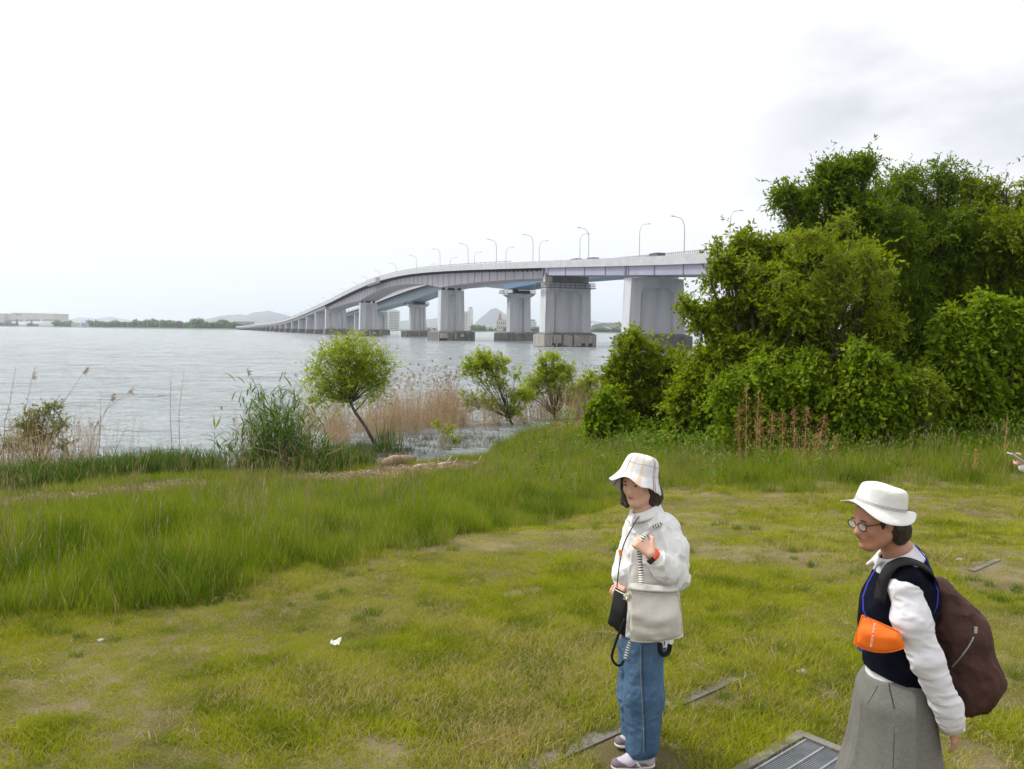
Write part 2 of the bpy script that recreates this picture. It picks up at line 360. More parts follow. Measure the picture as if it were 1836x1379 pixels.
for k in range(5):
    mb = MB(); y = 576.2+k*1.35; a = PX(12+k*1.2, y, Yh-12-k*6); b_ = PX(103-k*3.2, y+1.2, Yh-12-k*6)
    mb.box(((a.x+b_.x)/2, a.y, (a.z+b_.z)/2), (b_.x-a.x, 6, (a.z-b_.z)*.96)); mb.build('terrace_step', m_terr, root)
mb = MB(); mb.prism([PX(104, 576, Yh-46), PX(100, 576, Yh-46), PX(86, 583.5, Yh-46), PX(91, 583.5, Yh-46)], (0, -5, 0)); mb.build('stair_ramp', m_white, root)
r_, w, h = facade('annex', 'small flat roofed annex at the left end of the hall', 'building', -14, 7.2, 563.4, 576, Yh-10, 30, m_beige, roof=(1.8, 1.08, m_greyroof))
facade('boathouse', 'grey blue boathouse by the left shore trees', 'building', 145, 156.5, 579, 586.8, 1640, 20, mat('bluegrey_wall', (.38, .43, .48), .8), 1, 3, roof=(.8, 1.05, m_greyroof))
facade('low_house', 'low cream house on the far beach', 'house', 128, 137.5, 580, 584.6, 1720, 14, m_beige, 1, 4, roof=(1.2, 1.1, m_red))
facade('white_house', 'white two storey house near the end of the bridge', 'house', 379, 403, 576.6, 585.2, 1420, 16, m_white, 2, 6, roof=(1.0, .6, m_greyroof))
facade('white_house', 'small white house right of the larger white house', 'house', 410, 416, 576.6, 581.5, 1440, 12, m_white, 1, 2)
facade('apartment_block', 'long low dark roofed block behind the bridge end', 'building', 417, 452, 577.2, 581.5, 1560, 14, m_greyroof, 1, 12, roof=(.6, 1.02, m_dkwin))
# hotel
facade('hotel_tower', 'wide hotel tower with rows of dark windows between the piers', 'hotel', 690, 715.2, 556.6, 592.8, 1420, 16, m_white, 11, 9, wx=(.3, .99), wy=(.05, .93), wfrac=(.68, .6), roof=(2.2, .6, m_white))
facade('high_rise', 'slim white tower beside the narrow river pier', 'tower', 839, 847.6, 552.6, 593.5, 1450, 12, m_white, 0, 0, roof=(2, .5, m_greyroof))
facade('apartment_tower', 'white apartment tower with balcony rows left of the slim tower', 'tower', 828, 838.9, 557.8, 593.5, 1446, 12, m_white, 11, 3, wfrac=(.62, .5))
# church-like pavilion
r_, w, h = facade('pavilion', 'cream pavilion with a stepped spire between the piers', 'building', 889, 909, 574.5, 591.5, 1430, 16, m_beige, 2, 5, wfrac=(.45, .6), roof=(1.5, .8, m_red))
mb = MB()
for k, (ww, z0, z1) in enumerate([(6, 0, 4), (4.2, 4, 8), (2.6, 8, 11), (1.0, 11, 15)]): mb.box((-2.5, 6, h+1.5+(z0+z1)/2), (ww, ww, z1-z0))
s_ = mb.build('spire', m_red); s_.parent = r_
facade('resort_building', 'white building with blue roofed top right of the pavilion', 'building', 948, 962, 576, 593, 1450, 16, m_white, 4, 3, wfrac=(.9, .35), roof=(3, .6, mat('blue_roof', (.12, .28, .38), .6)))
# stadium
Ys = 1490; root = empty('stadium', PX(1090, 592, Ys)); props(root, 'grey stadium with a curved roof and slanted stairs on the far shore', 'stadium')
mb = MB(); mb.prism([PX(1060, 592, Ys), PX(1061, 583.5, Ys), PX(1066, 580.2, Ys), PX(1078, 578.5, Ys), PX(1120, 579.5, Ys), PX(1120, 593, Ys)], (0, 60, 0)); mb.build('stand', m_greyroof, root)
mb = MB(); mb.prism([PX(1060, 584.5, Ys-2), PX(1066, 580, Ys-2), PX(1080, 577.5, Ys-2), PX(1093, 578.8, Ys-2), PX(1093, 580.3, Ys-2), PX(1080, 579.5, Ys-2), PX(1068, 582, Ys-2)], (0, -3, 0)); mb.build('roof', m_white, root)
for k in range(14):
    mb = MB(); a = PX(1080+k*2.9, 583, Ys-1.5); mb.box(a+Vector((0, 0, -1.8)), (.7, 1.2, 6)); mb.build('column', m_white, root)
for k in range(2):
    mb = MB(); mb.prism([PX(1083+k*4, 586, Ys-6), PX(1085+k*4, 585.6, Ys-6), PX(1097+k*4, 592.6, Ys-6), PX(1094+k*4, 592.8, Ys-6)], (0, -2, 0)); mb.build('stairway', m_white, root)
hr = random.Random(5)
roofs = [m_greyroof, m_red, m_dkwin]; words = ['grey', 'reddish', 'dark']
for k in range(16):
    x = 752 + k*5.2 + hr.uniform(-1.5, 1.5)
    if 783 < x < 832: x += 50
    if x > 884: continue
    hgt_ = hr.uniform(2.6, 5.6); j = hr.randrange(3)
    facade('house', 'small lakeside house with %s roof, number %d from the left of the far town row' % (words[j], k+1), 'house', x, x+hr.uniform(4, 7), 592.6-hgt_, 592.8, 1385+hr.uniform(0, 60), 10, hr.choice([m_white, m_beige, m_white]), 1 if hgt_ < 4 else 2, 3, roof=(1.3, 1.06, roofs[j]), group='small houses of the far lakeside town')

# ------------------------------------------------------------------ far trees
def leaf_cloud(clusters, n, size, seed, flat=.0, droop=.3, shell=.55, aspect=.5):
    """rhombic leaves scattered through a set of ellipsoids: (centre, radii, weight)"""
    g_ = np.random.default_rng(seed); W = np.array([c[2] for c in clusters], float); W /= W.sum()
    ci = g_.choice(len(clusters), n, p=W); C = np.array([c[0] for c in clusters], float)[ci]; Rr = np.array([c[1] for c in clusters], float)[ci]
    d = g_.normal(size=(n, 3)); d /= np.linalg.norm(d, axis=1)[:, None]; rad = shell + (1-shell)*g_.random(n)**.6; rad[g_.random(n) < .2] *= g_.random()
    P = C + d*Rr*rad[:, None]
    return leaves_at(P, size, g_, d, droop, aspect, g_.random(n)*.55 + (np.random.default_rng(seed+1).random(len(clusters))*.45)[ci])
def leaves_at(P, size, g_, outd=None, droop=.3, aspect=.5, var=None):
    n = len(P); a = g_.normal(size=(n, 3))*.7
    if outd is not None: a += outd*.9
    a[:, 2] -= droop; a /= np.linalg.norm(a, axis=1)[:, None]
    b_ = np.cross(a, g_.normal(size=(n, 3))*.7+np.array([0, 0, 1.0])); b_ /= np.linalg.norm(b_, axis=1)[:, None]
    c_ = np.cross(a, b_); s = size*(.6+.8*g_.random(n)); s = s[:, None]
    V = np.empty((n, 4, 3), np.float32)
    V[:, 0] = P; V[:, 1] = P + a*s*.45 + b_*s*aspect*.5 + c_*s*.10; V[:, 2] = P + a*s; V[:, 3] = P + a*s*.45 - b_*s*aspect*.5 + c_*s*.10
    F = np.arange(n*4).reshape(n, 4)
    vv = np.repeat(var if var is not None else g_.random(n), 4)
    return V.reshape(-1, 3), F, vv
def crown_mesh(name, parts):
    V = np.concatenate([q[0] for q in parts]); vv = np.concatenate([q[2] for q in parts]); o = 0; F = []
    for q in parts: F.append(q[1]+o); o += len(q[0])
    return npmesh(name, V, np.concatenate(F), {'var': ('FLOAT', 'POINT', vv)})
m_bark = mat('bark', (.055, .042, .032), .9, (.12, .095, .075), scale=9, bump=.8, stretch=(1, 1, .25))
m_farleaf = leafmat('far_foliage', (.075, .14, .045), (.15, .24, .075), .35, .7)
m_farleaf2 = leafmat('far_foliage_brown', (.13, .125, .08), (.2, .19, .12), .2, .7)
far_protos = []
for k in range(4):
    cl = [((hr.uniform(-3.4, 3.4), hr.uniform(-3, 3), 4.5+hr.uniform(-2.2, 3.2)), (hr.uniform(2, 3.2),)*2+(hr.uniform(1.4, 2.2),), 1) for _ in range(9)]
    cl += [((hr.uniform(-3, 3), hr.uniform(-2, 2), 1.6), (2.6, 2.4, 1.6), 1) for _ in range(3)]
    far_protos.append(crown_mesh('crown', [leaf_cloud(cl, 1500, 1.15, 40+k, aspect=.8)]))
con = [((0, 0, 2+z), (2.6*(1-z/13)+.25, 2.6*(1-z/13)+.25, 1.1), 1.2-z/13) for z in np.linspace(0, 12, 12)]
far_con = crown_mesh('crown', [leaf_cloud(con, 1100, 1.0, 60, aspect=.6)])
tq = MB(); tq.tube([(0, 0, -1), (.1, 0, 3), (0, .1, 6)], [.35, .28, .12], 6); far_trunk = tq.mesh('trunk'); far_trunk.materials.append(m_bark)
for me_ in far_protos: me_.materials.append(m_farleaf)
fp_b = far_protos[1].copy(); fp_b.materials.clear(); fp_b.materials.append(m_farleaf2)
far_con.materials.append(m_farleaf)
def far_tree(me, x, Y, sc_, label, name, group):
    p = PX(x, 588, Y); r0 = empty(name, (p.x, Y, 1.6), hr.uniform(0, 6)); r0.scale = (sc_*hr.uniform(.9, 1.25), sc_*hr.uniform(.9, 1.2), sc_); props(r0, label, 'tree', group)
    for nm, m_ in (('crown', me), ('trunk', far_trunk)):
        o = bpy.data.objects.new(nm, m_); COL.objects.link(o); o.parent = r0
for x, sc_, Yk, lb in [(30.5, 1.2, 1975, 'pointed conifer in front of the hall near its left end'), (57, 1.05, 1960, 'pointed conifer in front of the middle of the hall'), (172, 1.05, 1600, 'conifer standing just right of the grey blue boathouse'), (283, .95, 1420, 'conifer tip above the woods beside the white poles'), (372, .75, 1330, 'slim conifer just left of the white two storey house'), (405.5, .7, 1320, 'slim conifer between the two white houses')]:
    far_tree(far_con, x, Yk, sc_*.95, lb, 'conifer_tree', 'pointed conifers on the far shore')
def farY(x):
    lo = 1200.
    for _ in range(12):
        p = PX(x, 588, lo); lo = .5*lo + .5*(far_y(p.x)+14)
    return lo
spans = [(-30, 32, 5, 6.5), (52, 68, 4, 6), (102, 128, 3.6, 13.5), (160, 432, 4.4, 12.0)]
for x0, x1, st, h in spans:
    x = x0
    while x < x1:
        hh = h*hr.uniform(.55, 1.15); b_ = hr.random() < .22; Yk = farY(x)+hr.uniform(0, 50)
        far_tree(fp_b if b_ else far_protos[hr.randrange(4)], x, Yk, hh/8.5, ('brownish' if b_ else 'rounded green')+' tree in the wooded strip along the left far shore', 'broadleaf_tree', 'brownish trees of the left far shore' if b_ else 'green trees of the left far shore')
        x += st*hr.uniform(.6, 1.25)*hh/7
for x0, x1, st, h in [(848, 868, 4.5, 8.5), (868, 890, 5, 4.5), (905, 972, 5, 6), (1062, 1116, 5, 6.6), (1216, 1390, 5, 7.5), (752, 830, 9, 3.2)]:
    x = x0
    while x < x1:
        hh = h*hr.uniform(.6, 1.15); far_tree(far_protos[hr.randrange(4)], x, farY(x)+hr.uniform(-8, 20), hh/8.5, 'rounded green tree on the far shore seen behind the bridge piers', 'broadleaf_tree', 'green trees of the far shore behind the bridge'); x += st*hr.uniform(.6, 1.2)
mb = MB(); mb.tube([(0, 0, 0), (0, 0, 11)], [.25, .18], 6); pm = mb.mesh('pole'); pm.materials.append(m_white)
for x in (229.3, 264.4, 286.6):
    Yk = farY(x)-6; p = PX(x, 588, Yk); o = bpy.data.objects.new('net_pole', pm); COL.objects.link(o); o.location = (p.x, Yk, .8)
    props(o, 'tall thin white pole in front of the left far shore trees', 'pole', 'white poles on the far shore')

# ------------------------------------------------------------------ the bridges
BD = Vector((-.3745, .927, 0)).normalized(); BN = Vector((.927, .3745, 0)).normalized(); B0 = Vector((13.4, 211, 0))
def BP(s, o, z): return B0 + BD*s + BN*o + Vector((0, 0, z))
PS = [-400, -250, -120, -69.3, -58.5, -44.9, -5.4, 27.9, 66.7, 116.2, 154.8, 177.3, 231.7, 320.7, 402.4, 453.1, 547.5, 647, 777, 954, 1044, 1330]
PZ = [9, 11.5, 15.6, 17.3, 17.95, 18.75, 21.0, 22.75, 24.8, 26.9, 27.5, 27.25, 25.3, 19.95, 16.1, 13.6, 10.3, 8.75, 8.0, 6.1, 5.35, 5.0]
ss = np.arange(-400, 1331, 5.); zz = np.interp(ss, PS, PZ)
for _ in range(40): zz[1:-1] = .25*zz[:-2]+.5*zz[1:-1]+.25*zz[2:]
def ztop(s, far=False):
    z = float(np.interp(s, ss, zz))
    return z + (3.1*max(0, min(1, (95-s)/125)) if far else 0)
def gdepth(s, far=False):
    if far: return float(np.interp(s, [-400, -60, 10, 60, 95, 130, 165, 200, 235, 290, 330, 345, 1400], [3.2, 3.2, 3.2, 3.8, 5.4, 3.7, 3.1, 3.7, 5.0, 3.2, 2.8, 1.8, 1.6]))
    if s < -1: return 1.85
    if s <= 95: return 2.5+2.9*(s/95)**1.6
    if s <= 235: t_ = abs(s-165)/70; return 3.0+2.2*t_*t_
    if s <= 331: return 2.7+2.4*((331-s)/96)**1.7
    return 1.7
m_conc = mat('bridge_concrete', (.57, .58, .60), .85, (.41, .42, .44), scale=.55, detail=9, coord='Position', stretch=(1, 1, .10), contrast=(.42, .78))
m_parap = mat('parapet_concrete', (.52, .52, .53), .85, (.44, .44, .46), scale=.5, detail=6, coord='Position')
m_gird = mat('mauve_girder_paint', (.47, .425, .47), .55, (.40, .365, .40), scale=.3, detail=6, coord='Position', stretch=(1, 1, .3))
m_gird2 = mat('lavender_girder_paint', (.355, .355, .445), .55, (.31, .31, .39), scale=.3, detail=6, coord='Position')
m_blue = mat('blue_girder_paint', (.19, .29, .43), .5, (.15, .25, .38), scale=.3, detail=5, coord='Position')
m_bluegrey = mat('bluegrey_girder_paint', (.36, .43, .48), .5, (.31, .38, .43), scale=.3, detail=5, coord='Position')
m_dkst = mat('dark_steel', (.055, .055, .07), .6)
m_foot = mat('wet_footing_concrete', (.115, .112, .105), .9, (.215, .205, .19), scale=.8, detail=8, coord='Position', stretch=(1, 1, .35))
m_asph = mat('asphalt', (.05, .05, .052), .9, (.07, .07, .07), scale=2, coord='Position')
m_lamp = mat('galvanised_pole', (.40, .41, .42), .5, metal=.3)
def strip(mb, s0, s1, prof, step=5.0, far=False):
    """sweep a closed cross section (offset, dz from parapet top or callable) along the bridge"""
    S = list(np.linspace(s0, s1, max(2, int((s1-s0)/step)+1))); n = len(prof); b_ = len(mb.v)
    for s in S:
        zt = ztop(s, far)
        for o, dz in prof: mb.v.append(tuple(BP(s, o, zt + (dz(s) if callable(dz) else dz))))
    for i in range(len(S)-1):
        for k in range(n): k2 = (k+1) % n; mb.f.append((b_+i*n+k, b_+i*n+k2, b_+(i+1)*n+k2, b_+(i+1)*n+k))
    mb.f.append(tuple(b_+k for k in range(n))); mb.f.append(tuple(b_+(len(S)-1)*n+k for k in range(n))[::-1])
def pier_mesh(w0, w1, t_, z0, z1, rx=(.19, .81), lint=.17, rec=.8, chamfer=True):
    """portal-like pier: two columns, lintel and a recessed panel; local x across, y along the bridge"""
    mb = MB(); H = z1-z0
    def X(fr, z): w = w1+(w0-w1)*(z-z0)/H; return -w/2+w*fr
    zl = z1-H*lint
    for a, b_, za, zb, tt in ((0, rx[0], z0, z1, t_), (rx[1], 1, z0, z1, t_), (rx[0], rx[1], zl, z1, t_), (rx[0], rx[1], z0, zl, t_-2*rec)):
        mb.hexa([(X(a, za), -tt/2, za), (X(b_, za), -tt/2, za), (X(b_, za), tt/2, za), (X(a, za), tt/2, za), (X(a, zb), -tt/2, zb), (X(b_, zb), -tt/2, zb), (X(b_, zb), tt/2, zb), (X(a, zb), tt/2, zb)])
    if chamfer:
        c = min(1.0, (rx[1]-rx[0])*w0*.22)
        for sx, fr in ((1, rx[0]), (-1, rx[1])):
            for sy in (-1, 1):
                y0_ = sy*(t_/2-rec); x = X(fr, zl)
                mb.prism([(x, y0_, zl), (x+sx*c, y0_, zl), (x, y0_, zl-c)], (0, sy*rec*.98, 0))
    return mb
def foot_mesh(w, t_, z1, slope=.5, inset=1.2):
    mb = MB(); a, b_ = w/2, t_/2
    mb.hexa([(-a, -b_, -1.5), (a, -b_, -1.5), (a, b_, -1.5), (-a, b_, -1.5), (-a, -b_, z1), (a, -b_, z1), (a, b_, z1), (-a, b_, z1)])
    mb.hexa([(-a, -b_, z1), (a, -b_, z1), (a, b_, z1), (-a, b_, z1), (-a+inset, -b_+inset*.6, z1+slope), (a-inset, -b_+inset*.6, z1+slope), (a-inset, b_-inset*.6, z1+slope), (-a+inset, b_-inset*.6, z1+slope)])
    return mb
ROTB = math.atan2(BN.y, BN.x)
def place_pier(root, s, off, z1, w0, w1, t_, fw, ft, fz, label=None, **kw):
    e_ = BP(s, off, 0)
    mb = pier_mesh(w0, w1, t_, fz+.45, z1, **kw); p_ = mb.build('pier', m_conc)
    p_.parent = root; p_.matrix_parent_inverse = root.matrix_basis.inverted(); p_.location = e_; p_.rotation_euler = (0, 0, ROTB)
    if label: p_['label'] = label
    f_ = foot_mesh(fw, ft, fz).build('footing', m_foot); f_.parent = p_
    return p_
def fender(p_, fw, ft, fz, seed, full=False):
    """pale sheet panels and posts fixed to the footing"""
    q = random.Random(seed); x = -fw/2
    mb = MB(); dk = MB()
    if full:
        while x < fw/2-.2:
            w = q.uniform(.28, .62); 
            if q.random() < .84: mb.box((x+w/2, -ft/2-.12-q.random()*.06, fz*.5+q.uniform(-.1, .1)), (w*.82, .16, fz*.98-q.random()*.35))
            x += w
        for y in np.arange(-ft/2, ft/2, .7): mb.box((-fw/2-.1, y, fz*.5), (.16, .5, fz-.1))
        for xx in (-fw*.33, -fw*.22, fw*.24, fw*.38): dk.box((xx, -ft/2-.22, .35), (fw*.07, .1, .95))
    else:
        dk.box((-fw*.36, -ft/2-.1, .3), (fw*.2, .12, .7))
        for c_, d_ in (((-fw*.36, -ft/2-.1, fz*.62), (fw*.2, .14, fz*.62)), ((-fw*.03, -ft/2-.1, fz*.6), (.5, .2, fz*.7)), ((fw*.15, -ft/2-.1, fz*.62), (1.2, .12, .9)), ((-fw*.49, -ft/2-.1, fz*.5), (.35, .3, fz))):
            o2 = MB(); o2.box(c_, d_); o = o2.build('fender_panel', mat('fender_concrete', (.36, .32, .28), .9, (.5, .46, .42), scale=1.5, coord='Position', stretch=(1, 1, .2))); o.parent = p_
        o = dk.build('opening', m_dkst); o.parent = p_; return
    o = mb.build('fender_panel', mat('fender_concrete', (.36, .32, .28), .9, (.5, .46, .42), scale=1.5, coord='Position', stretch=(1, 1, .2))); o.parent = p_
    o = dk.build('opening', m_dkst); o.parent = p_
def railing_mb(x0, x1, y0, y1, z, h=1.1, n=8):
    mb = MB(); c = [(x0, y0), (x1, y0), (x1, y1), (x0, y1), (x0, y0)]
    for hh in (h, h*.5): mb.tube([(x, y, z+hh) for x, y in c], .05, 4)
    for (ax, ay), (bx, by) in zip(c[:-1], c[1:]):
        for k in range(n): t_ = k/n; mb.tube([(ax+(bx-ax)*t_, ay+(by-ay)*t_, z), (ax+(bx-ax)*t_, ay+(by-ay)*t_, z+h)], .05, 4)
    mb.box(((x0+x1)/2, y0, z), (x1-x0, .7, .12)); mb.box(((x0+x1)/2, y1, z), (x1-x0, .7, .12)); mb.box((x0, (y0+y1)/2, z), (.7, y1-y0, .12)); mb.box((x1, (y0+y1)/2, z), (.7, y1-y0, .12))
    return mb
def build_bridge(far):
    OC = 26.3 if far else 0
    root = empty('road_bridge', BP(0, OC, 0))
    props(root, 'far parallel road bridge with blue grey girders and flared pier heads, mostly behind the other' if far else 'near long road bridge rising over the lake on grey portal piers with a mauve girder', 'bridge', None)
    S0, S1 = -330, 1300
    def part(name, fn, m_, label=None):
        mb = MB(); fn(mb); o = mb.build(name, m_, root)
        if label: o['label'] = label
        return o
    part('deck', lambda mb: strip(mb, S0, S1, [(OC-7.0, -1.45), (OC+7.0, -1.45), (OC+7.0, -1.1), (OC-7.0, -1.1)], far=far), m_asph)
    if not far:
        for sd_ in (-1, 1):
            part('parapet', lambda mb: strip(mb, S0, S1, [(OC+sd_*7.25, -1.7), (OC+sd_*7.0, -1.7), (OC+sd_*7.0, 0), (OC+sd_*7.25, 0)][::sd_], far=far), m_parap)
    else:
        for sd_ in (-1, 1):
            part('parapet', lambda mb: strip(mb, S0, S1, [(OC+sd_*7.25, -1.7), (OC+sd_*7.0, -1.7), (OC+sd_*7.0, -.75), (OC+sd_*7.25, -.75)], far=far), m_parap)
            def rails(mb):
                strip(mb, S0, 1000, [(OC+sd_*7.22, -.14), (OC+sd_*7.02, -.14), (OC+sd_*7.02, 0), (OC+sd_*7.22, 0)], far=True)
                for s in np.arange(-120, 330, .9): mb.box(BP(s, OC+sd_*7.12, ztop(s, True)-.44), (.14, .42, .62), ROTB)
            part('balustrade', rails, m_parap)
    strip_w = lambda a, hw, s0, s1, nm, m_: part(nm, lambda mb: strip(mb, s0, s1, [(OC-hw, -1.45), (OC+hw, -1.45), (OC+hw, lambda s: -1.7-gdepth(s, far)), (OC-hw, lambda s: -1.7-gdepth(s, far))], 3.0, far=far), m_)
    if far:
        strip_w(0, 5.6, S0, 96, 'girder', m_blue); strip_w(0, 4.4, 96.02, 331, 'girder', m_bluegrey); strip_w(0, 6.0, 331.02, S1, 'girder', m_bluegrey)
    else:
        strip_w(0, 6.75, S0, -1, 'girder', m_gird2); strip_w(0, 4.5, -.98, 331, 'girder', m_gird); strip_w(0, 6.2, 331.02, S1, 'girder', m_gird)
        def brackets(mb):
            for s in np.arange(1, 331, 3.2):
                zt = ztop(s)
                for sg in (-1, 1):
                    mb.prism([BP(s, OC+sg*4.5, zt-1.47), BP(s, OC+sg*6.9, zt-1.47), BP(s, OC+sg*6.9, zt-1.75), BP(s, OC+sg*4.5, zt-2.5)], BD*.25)
        part('bracket', brackets, m_dkst)['kind'] = 'stuff'
        def stiff(mb):
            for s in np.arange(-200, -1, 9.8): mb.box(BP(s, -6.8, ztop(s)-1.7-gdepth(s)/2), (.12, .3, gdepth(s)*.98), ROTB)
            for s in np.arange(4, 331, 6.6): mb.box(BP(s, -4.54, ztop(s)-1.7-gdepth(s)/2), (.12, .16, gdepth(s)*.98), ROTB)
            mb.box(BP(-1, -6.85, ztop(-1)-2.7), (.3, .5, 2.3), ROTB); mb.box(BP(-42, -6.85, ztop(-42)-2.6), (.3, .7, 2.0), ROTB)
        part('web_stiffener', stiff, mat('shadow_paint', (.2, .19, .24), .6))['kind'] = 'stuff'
        part('shade_line_rail', lambda mb: [strip(mb, 20, 700, [(OC-7.2, .28), (OC-7.05, .28), (OC-7.05, .4), (OC-7.2, .4)])]+[mb.box(BP(s, -7.12, ztop(s)+.14), (.1, .12, .3), ROTB) for s in np.arange(20, 400, 4)], mat('shade_line_grey', (.17, .17, .2), .5))  # added dark rail and posts, drawing the far-side shade line above the parapet
        def balcony(mb):
            for s0_ in (188,):
                z = ztop(s0_); mb.hexa([BP(s0_-11, -9.2, z-2.0), BP(s0_-11, -7.26, z-2.4), BP(s0_+11, -7.26, z-3.0), BP(s0_+11, -9.2, z-2.6), BP(s0_-11, -9.2, z+.2), BP(s0_-11, -7.26, z+.2), BP(s0_+11, -7.26, z-.4), BP(s0_+11, -9.2, z-.4)])
        part('viewing_balcony', balcony, m_parap)
    zg = lambda s: ztop(s, far)-1.7-gdepth(s, far)
    if not far:
        place_pier(root, -84, 0, zg(-84)-.4, 12.4, 13.2, 3, 15.5, 5, 3.0)
        place_pier(root, -42, 0, zg(-42)-.5, 12.4, 13.4, 3.0, 15.8, 5.4, 3.0, 'clean grey portal pier nearest the trees')
        p2_ = place_pier(root, 0, 0, zg(-3)-1.6, 12.3, 12.9, 3.4, 14.4, 6.4, 3.0, 'rust streaked wide pier with a steel walkway and a fender of pale planks')
        fender(p2_, 14.4, 6.4, 3.0, 3, True)
        z = zg(-3)-2.9
        o = railing_mb(-7, 7, -2.6, 2.6, z, 1.3, 10).build('walkway', m_dkst); o.parent = p2_
        st = MB()
        st.box((-5.3, -1.9, z+1.6), (1.1, .5, 2.2)); st.box((-6.4, -1.4, z+1.8), (.6, .8, 2.2))
        for k in range(5): st.box((4.6, -1.9, z+.6+k*.4), (1.0, .4, .12))
        o = st.build('cabinet', mat('weathered_panel', (.5, .44, .38), .9, (.62, .6, .56), scale=.8, coord='Position')); o.parent = p2_
        dkm = MB(); dkm.box((0, 0, z+1.9), (11.6, 2.6, 2.9)); o = dkm.build('bearing_block', mat('bearing_concrete', (.22, .22, .23), .9, (.3, .3, .31), scale=.6, coord='Position')); o.parent = p2_
        rs = MB()
        for x_, l_ in ((-6.2, 9), (-5.9, 5), (-3.72, 13), (-4.1, 4)): rs.box((x_, -1.725, z-.6-l_/2), (.07 if l_ < 10 else .11, .02, l_))
        o = rs.build('rust_streak', mat('rust', (.25, .14, .08), .9, (.4, .3, .22), scale=2, coord='Position')); o.parent = p2_
        for s, lb in ((95, 'slim grey river pier at the right end of the main span'), (235, 'slim grey river pier at the left end of the main span')):
            q = place_pier(root, s, 0, zg(s)-.9, 8.5, 9.1, 3.6, 13.6 if s == 95 else 12.8, 13.5 if s == 95 else 12, 3.0, lb, rx=(.33, .66), lint=.12, rec=.7)
            fender(q, 13.6 if s == 95 else 12.8, 13.5 if s == 95 else 12, 3.0, s)
            bb = MB(); 
            for x in (-3, -.6, .6, 3): bb.box((x, 0, zg(s)-.45), (1.0, 1.6, .9))
            o = bb.build('bearing', m_dkst); o.parent = q
        q = place_pier(root, 330, 0, zg(334)-.2, 12.4, 12.8, 3.4, 14.4, 7, 3.2, 'wide portal pier where the haunched girder ends', rx=(.17, .83))
        k = 0
        for s in np.arange(371.5, 1240, 41.5): place_pier(root, s, 0, zg(s)-.1, 12.4, 12.6, 2.2, 13.6, 4.2, 2.6, rx=(.2, .8), rec=.5, lint=.2, chamfer=False)
    else:
        for s, lb in ((95, 'flared pier head with a steel inspection cage behind the mauve girder'), (235, 'flared pier of the far bridge with rain pipes below the main span')):
            z = zg(s)-1.3; q = place_pier(root, s, OC, z, 7.9, 8.6, 3.4, 14.5, 13, 2.8, lb, rx=(.33, .68), lint=.1, rec=.7)
            cp = MB(); a, b_ = 5.4, 2.4
            cp.hexa([(-4, -1.9, z-1.6), (4, -1.9, z-1.6), (4, 1.9, z-1.6), (-4, 1.9, z-1.6), (-a, -b_, z-.7), (a, -b_, z-.7), (a, b_, z-.7), (-a, b_, z-.7)]); cp.box((0, 0, z-.35), (2*a, 2*b_, .7))
            o = cp.build('pier_head', m_conc); o.parent = q
            o = railing_mb(-6.6, 5.6, -2.9, 2.9, z-.1, 1.2, 8).build('walkway', m_dkst); o.parent = q
            cg = MB()
            for x, y in ((-4.2, -2.6), (-2.2, -2.6), (-4.2, 1), (-2.2, 1)): cg.tube([(x, y, z), (x, y, z+5.2)], .07, 4)
            for hz in (1.3, 2.6, 4, 5.2): cg.tube([(-4.2, -2.6, z+hz), (-2.2, -2.6, z+hz)], .05, 4)
            for hz in (0, 2.6): cg.tube([(-4.2, -2.6, z+hz), (-2.2, -2.6, z+hz+2.6)], .05, 4); cg.tube([(-2.2, -2.6, z+hz), (-4.2, -2.6, z+hz+2.6)], .05, 4)
            o = cg.build('inspection_cage', m_dkst); o.parent = q
            bb = MB(); bb.box((-1.2, 0, z+1.3), (1.1, 3, 3.2)); bb.box((2, 0, z+.6), (4.2, 2.4, 1.0)); o = bb.build('bearing', mat('dark_blue_steel', (.05, .065, .11), .5)); o.parent = q
            if s == 235:
                pp = MB()
                for x in (-1.9, 2.9): pp.tube([(x, -1.95, z-.5), (x, -1.95, 4.2), (x+.9, -4, 3.2), (x+1.0, -6.8, 2.0), (x+1.0, -6.8, .5)], .16, 6)
                o = pp.build('rain_pipe', mat('pale_pipe', (.45, .42, .38), .6)); o.parent = q
        for s in (-84, -42, 0, 330): place_pier(root, s, OC, zg(s)-.3, 12.4, 13, 3, 15, 6, 3.0)
        for s in np.arange(371.5, 1240, 41.5): place_pier(root, s, OC, zg(s)-.1, 12.4, 12.6, 2.2, 13.6, 4.2, 2.6, rx=(.2, .8), rec=.5, lint=.2, chamfer=False)
    return root
build_bridge(False); build_bridge(True)
def lamp_meshes(H, arm, rad):
    mb = MB(); pts = [(0, 0, 0), (0, 0, 1.2), (0, 0, H*.72)]; 
    for a in np.linspace(0, 80, 7): pts.append((-(1-math.cos(R(a)))*arm*.55, 0, H*.72+math.sin(R(a))*(H*.26)))
    pts.append((-arm, 0, H)); n = len(pts)
    mb.tube(pts, [rad*1.5, rad*1.1]+[rad*(1-.4*i/n) for i in range(n-2)], 7)
    a = mb.mesh('pole'); a.materials.append(m_lamp); mb = MB(); mb.hexa([(-arm-.9, -.16, H-.02), (-arm+.1, -.12, H-.08), (-arm+.1, .12, H-.08), (-arm-.9, .16, H-.02), (-arm-.8, -.1, H+.13), (-arm, -.07, H+.1), (-arm, .07, H+.1), (-arm-.8, .1, H+.13)])
    b_ = mb.mesh('lamp_head'); b_.materials.append(mat('lamp_housing', (.3, .3, .32), .5)); return a, b_
LA = lamp_meshes(9.9, 2.5, .09); LB = lamp_meshes(9.4, 2.4, .09)
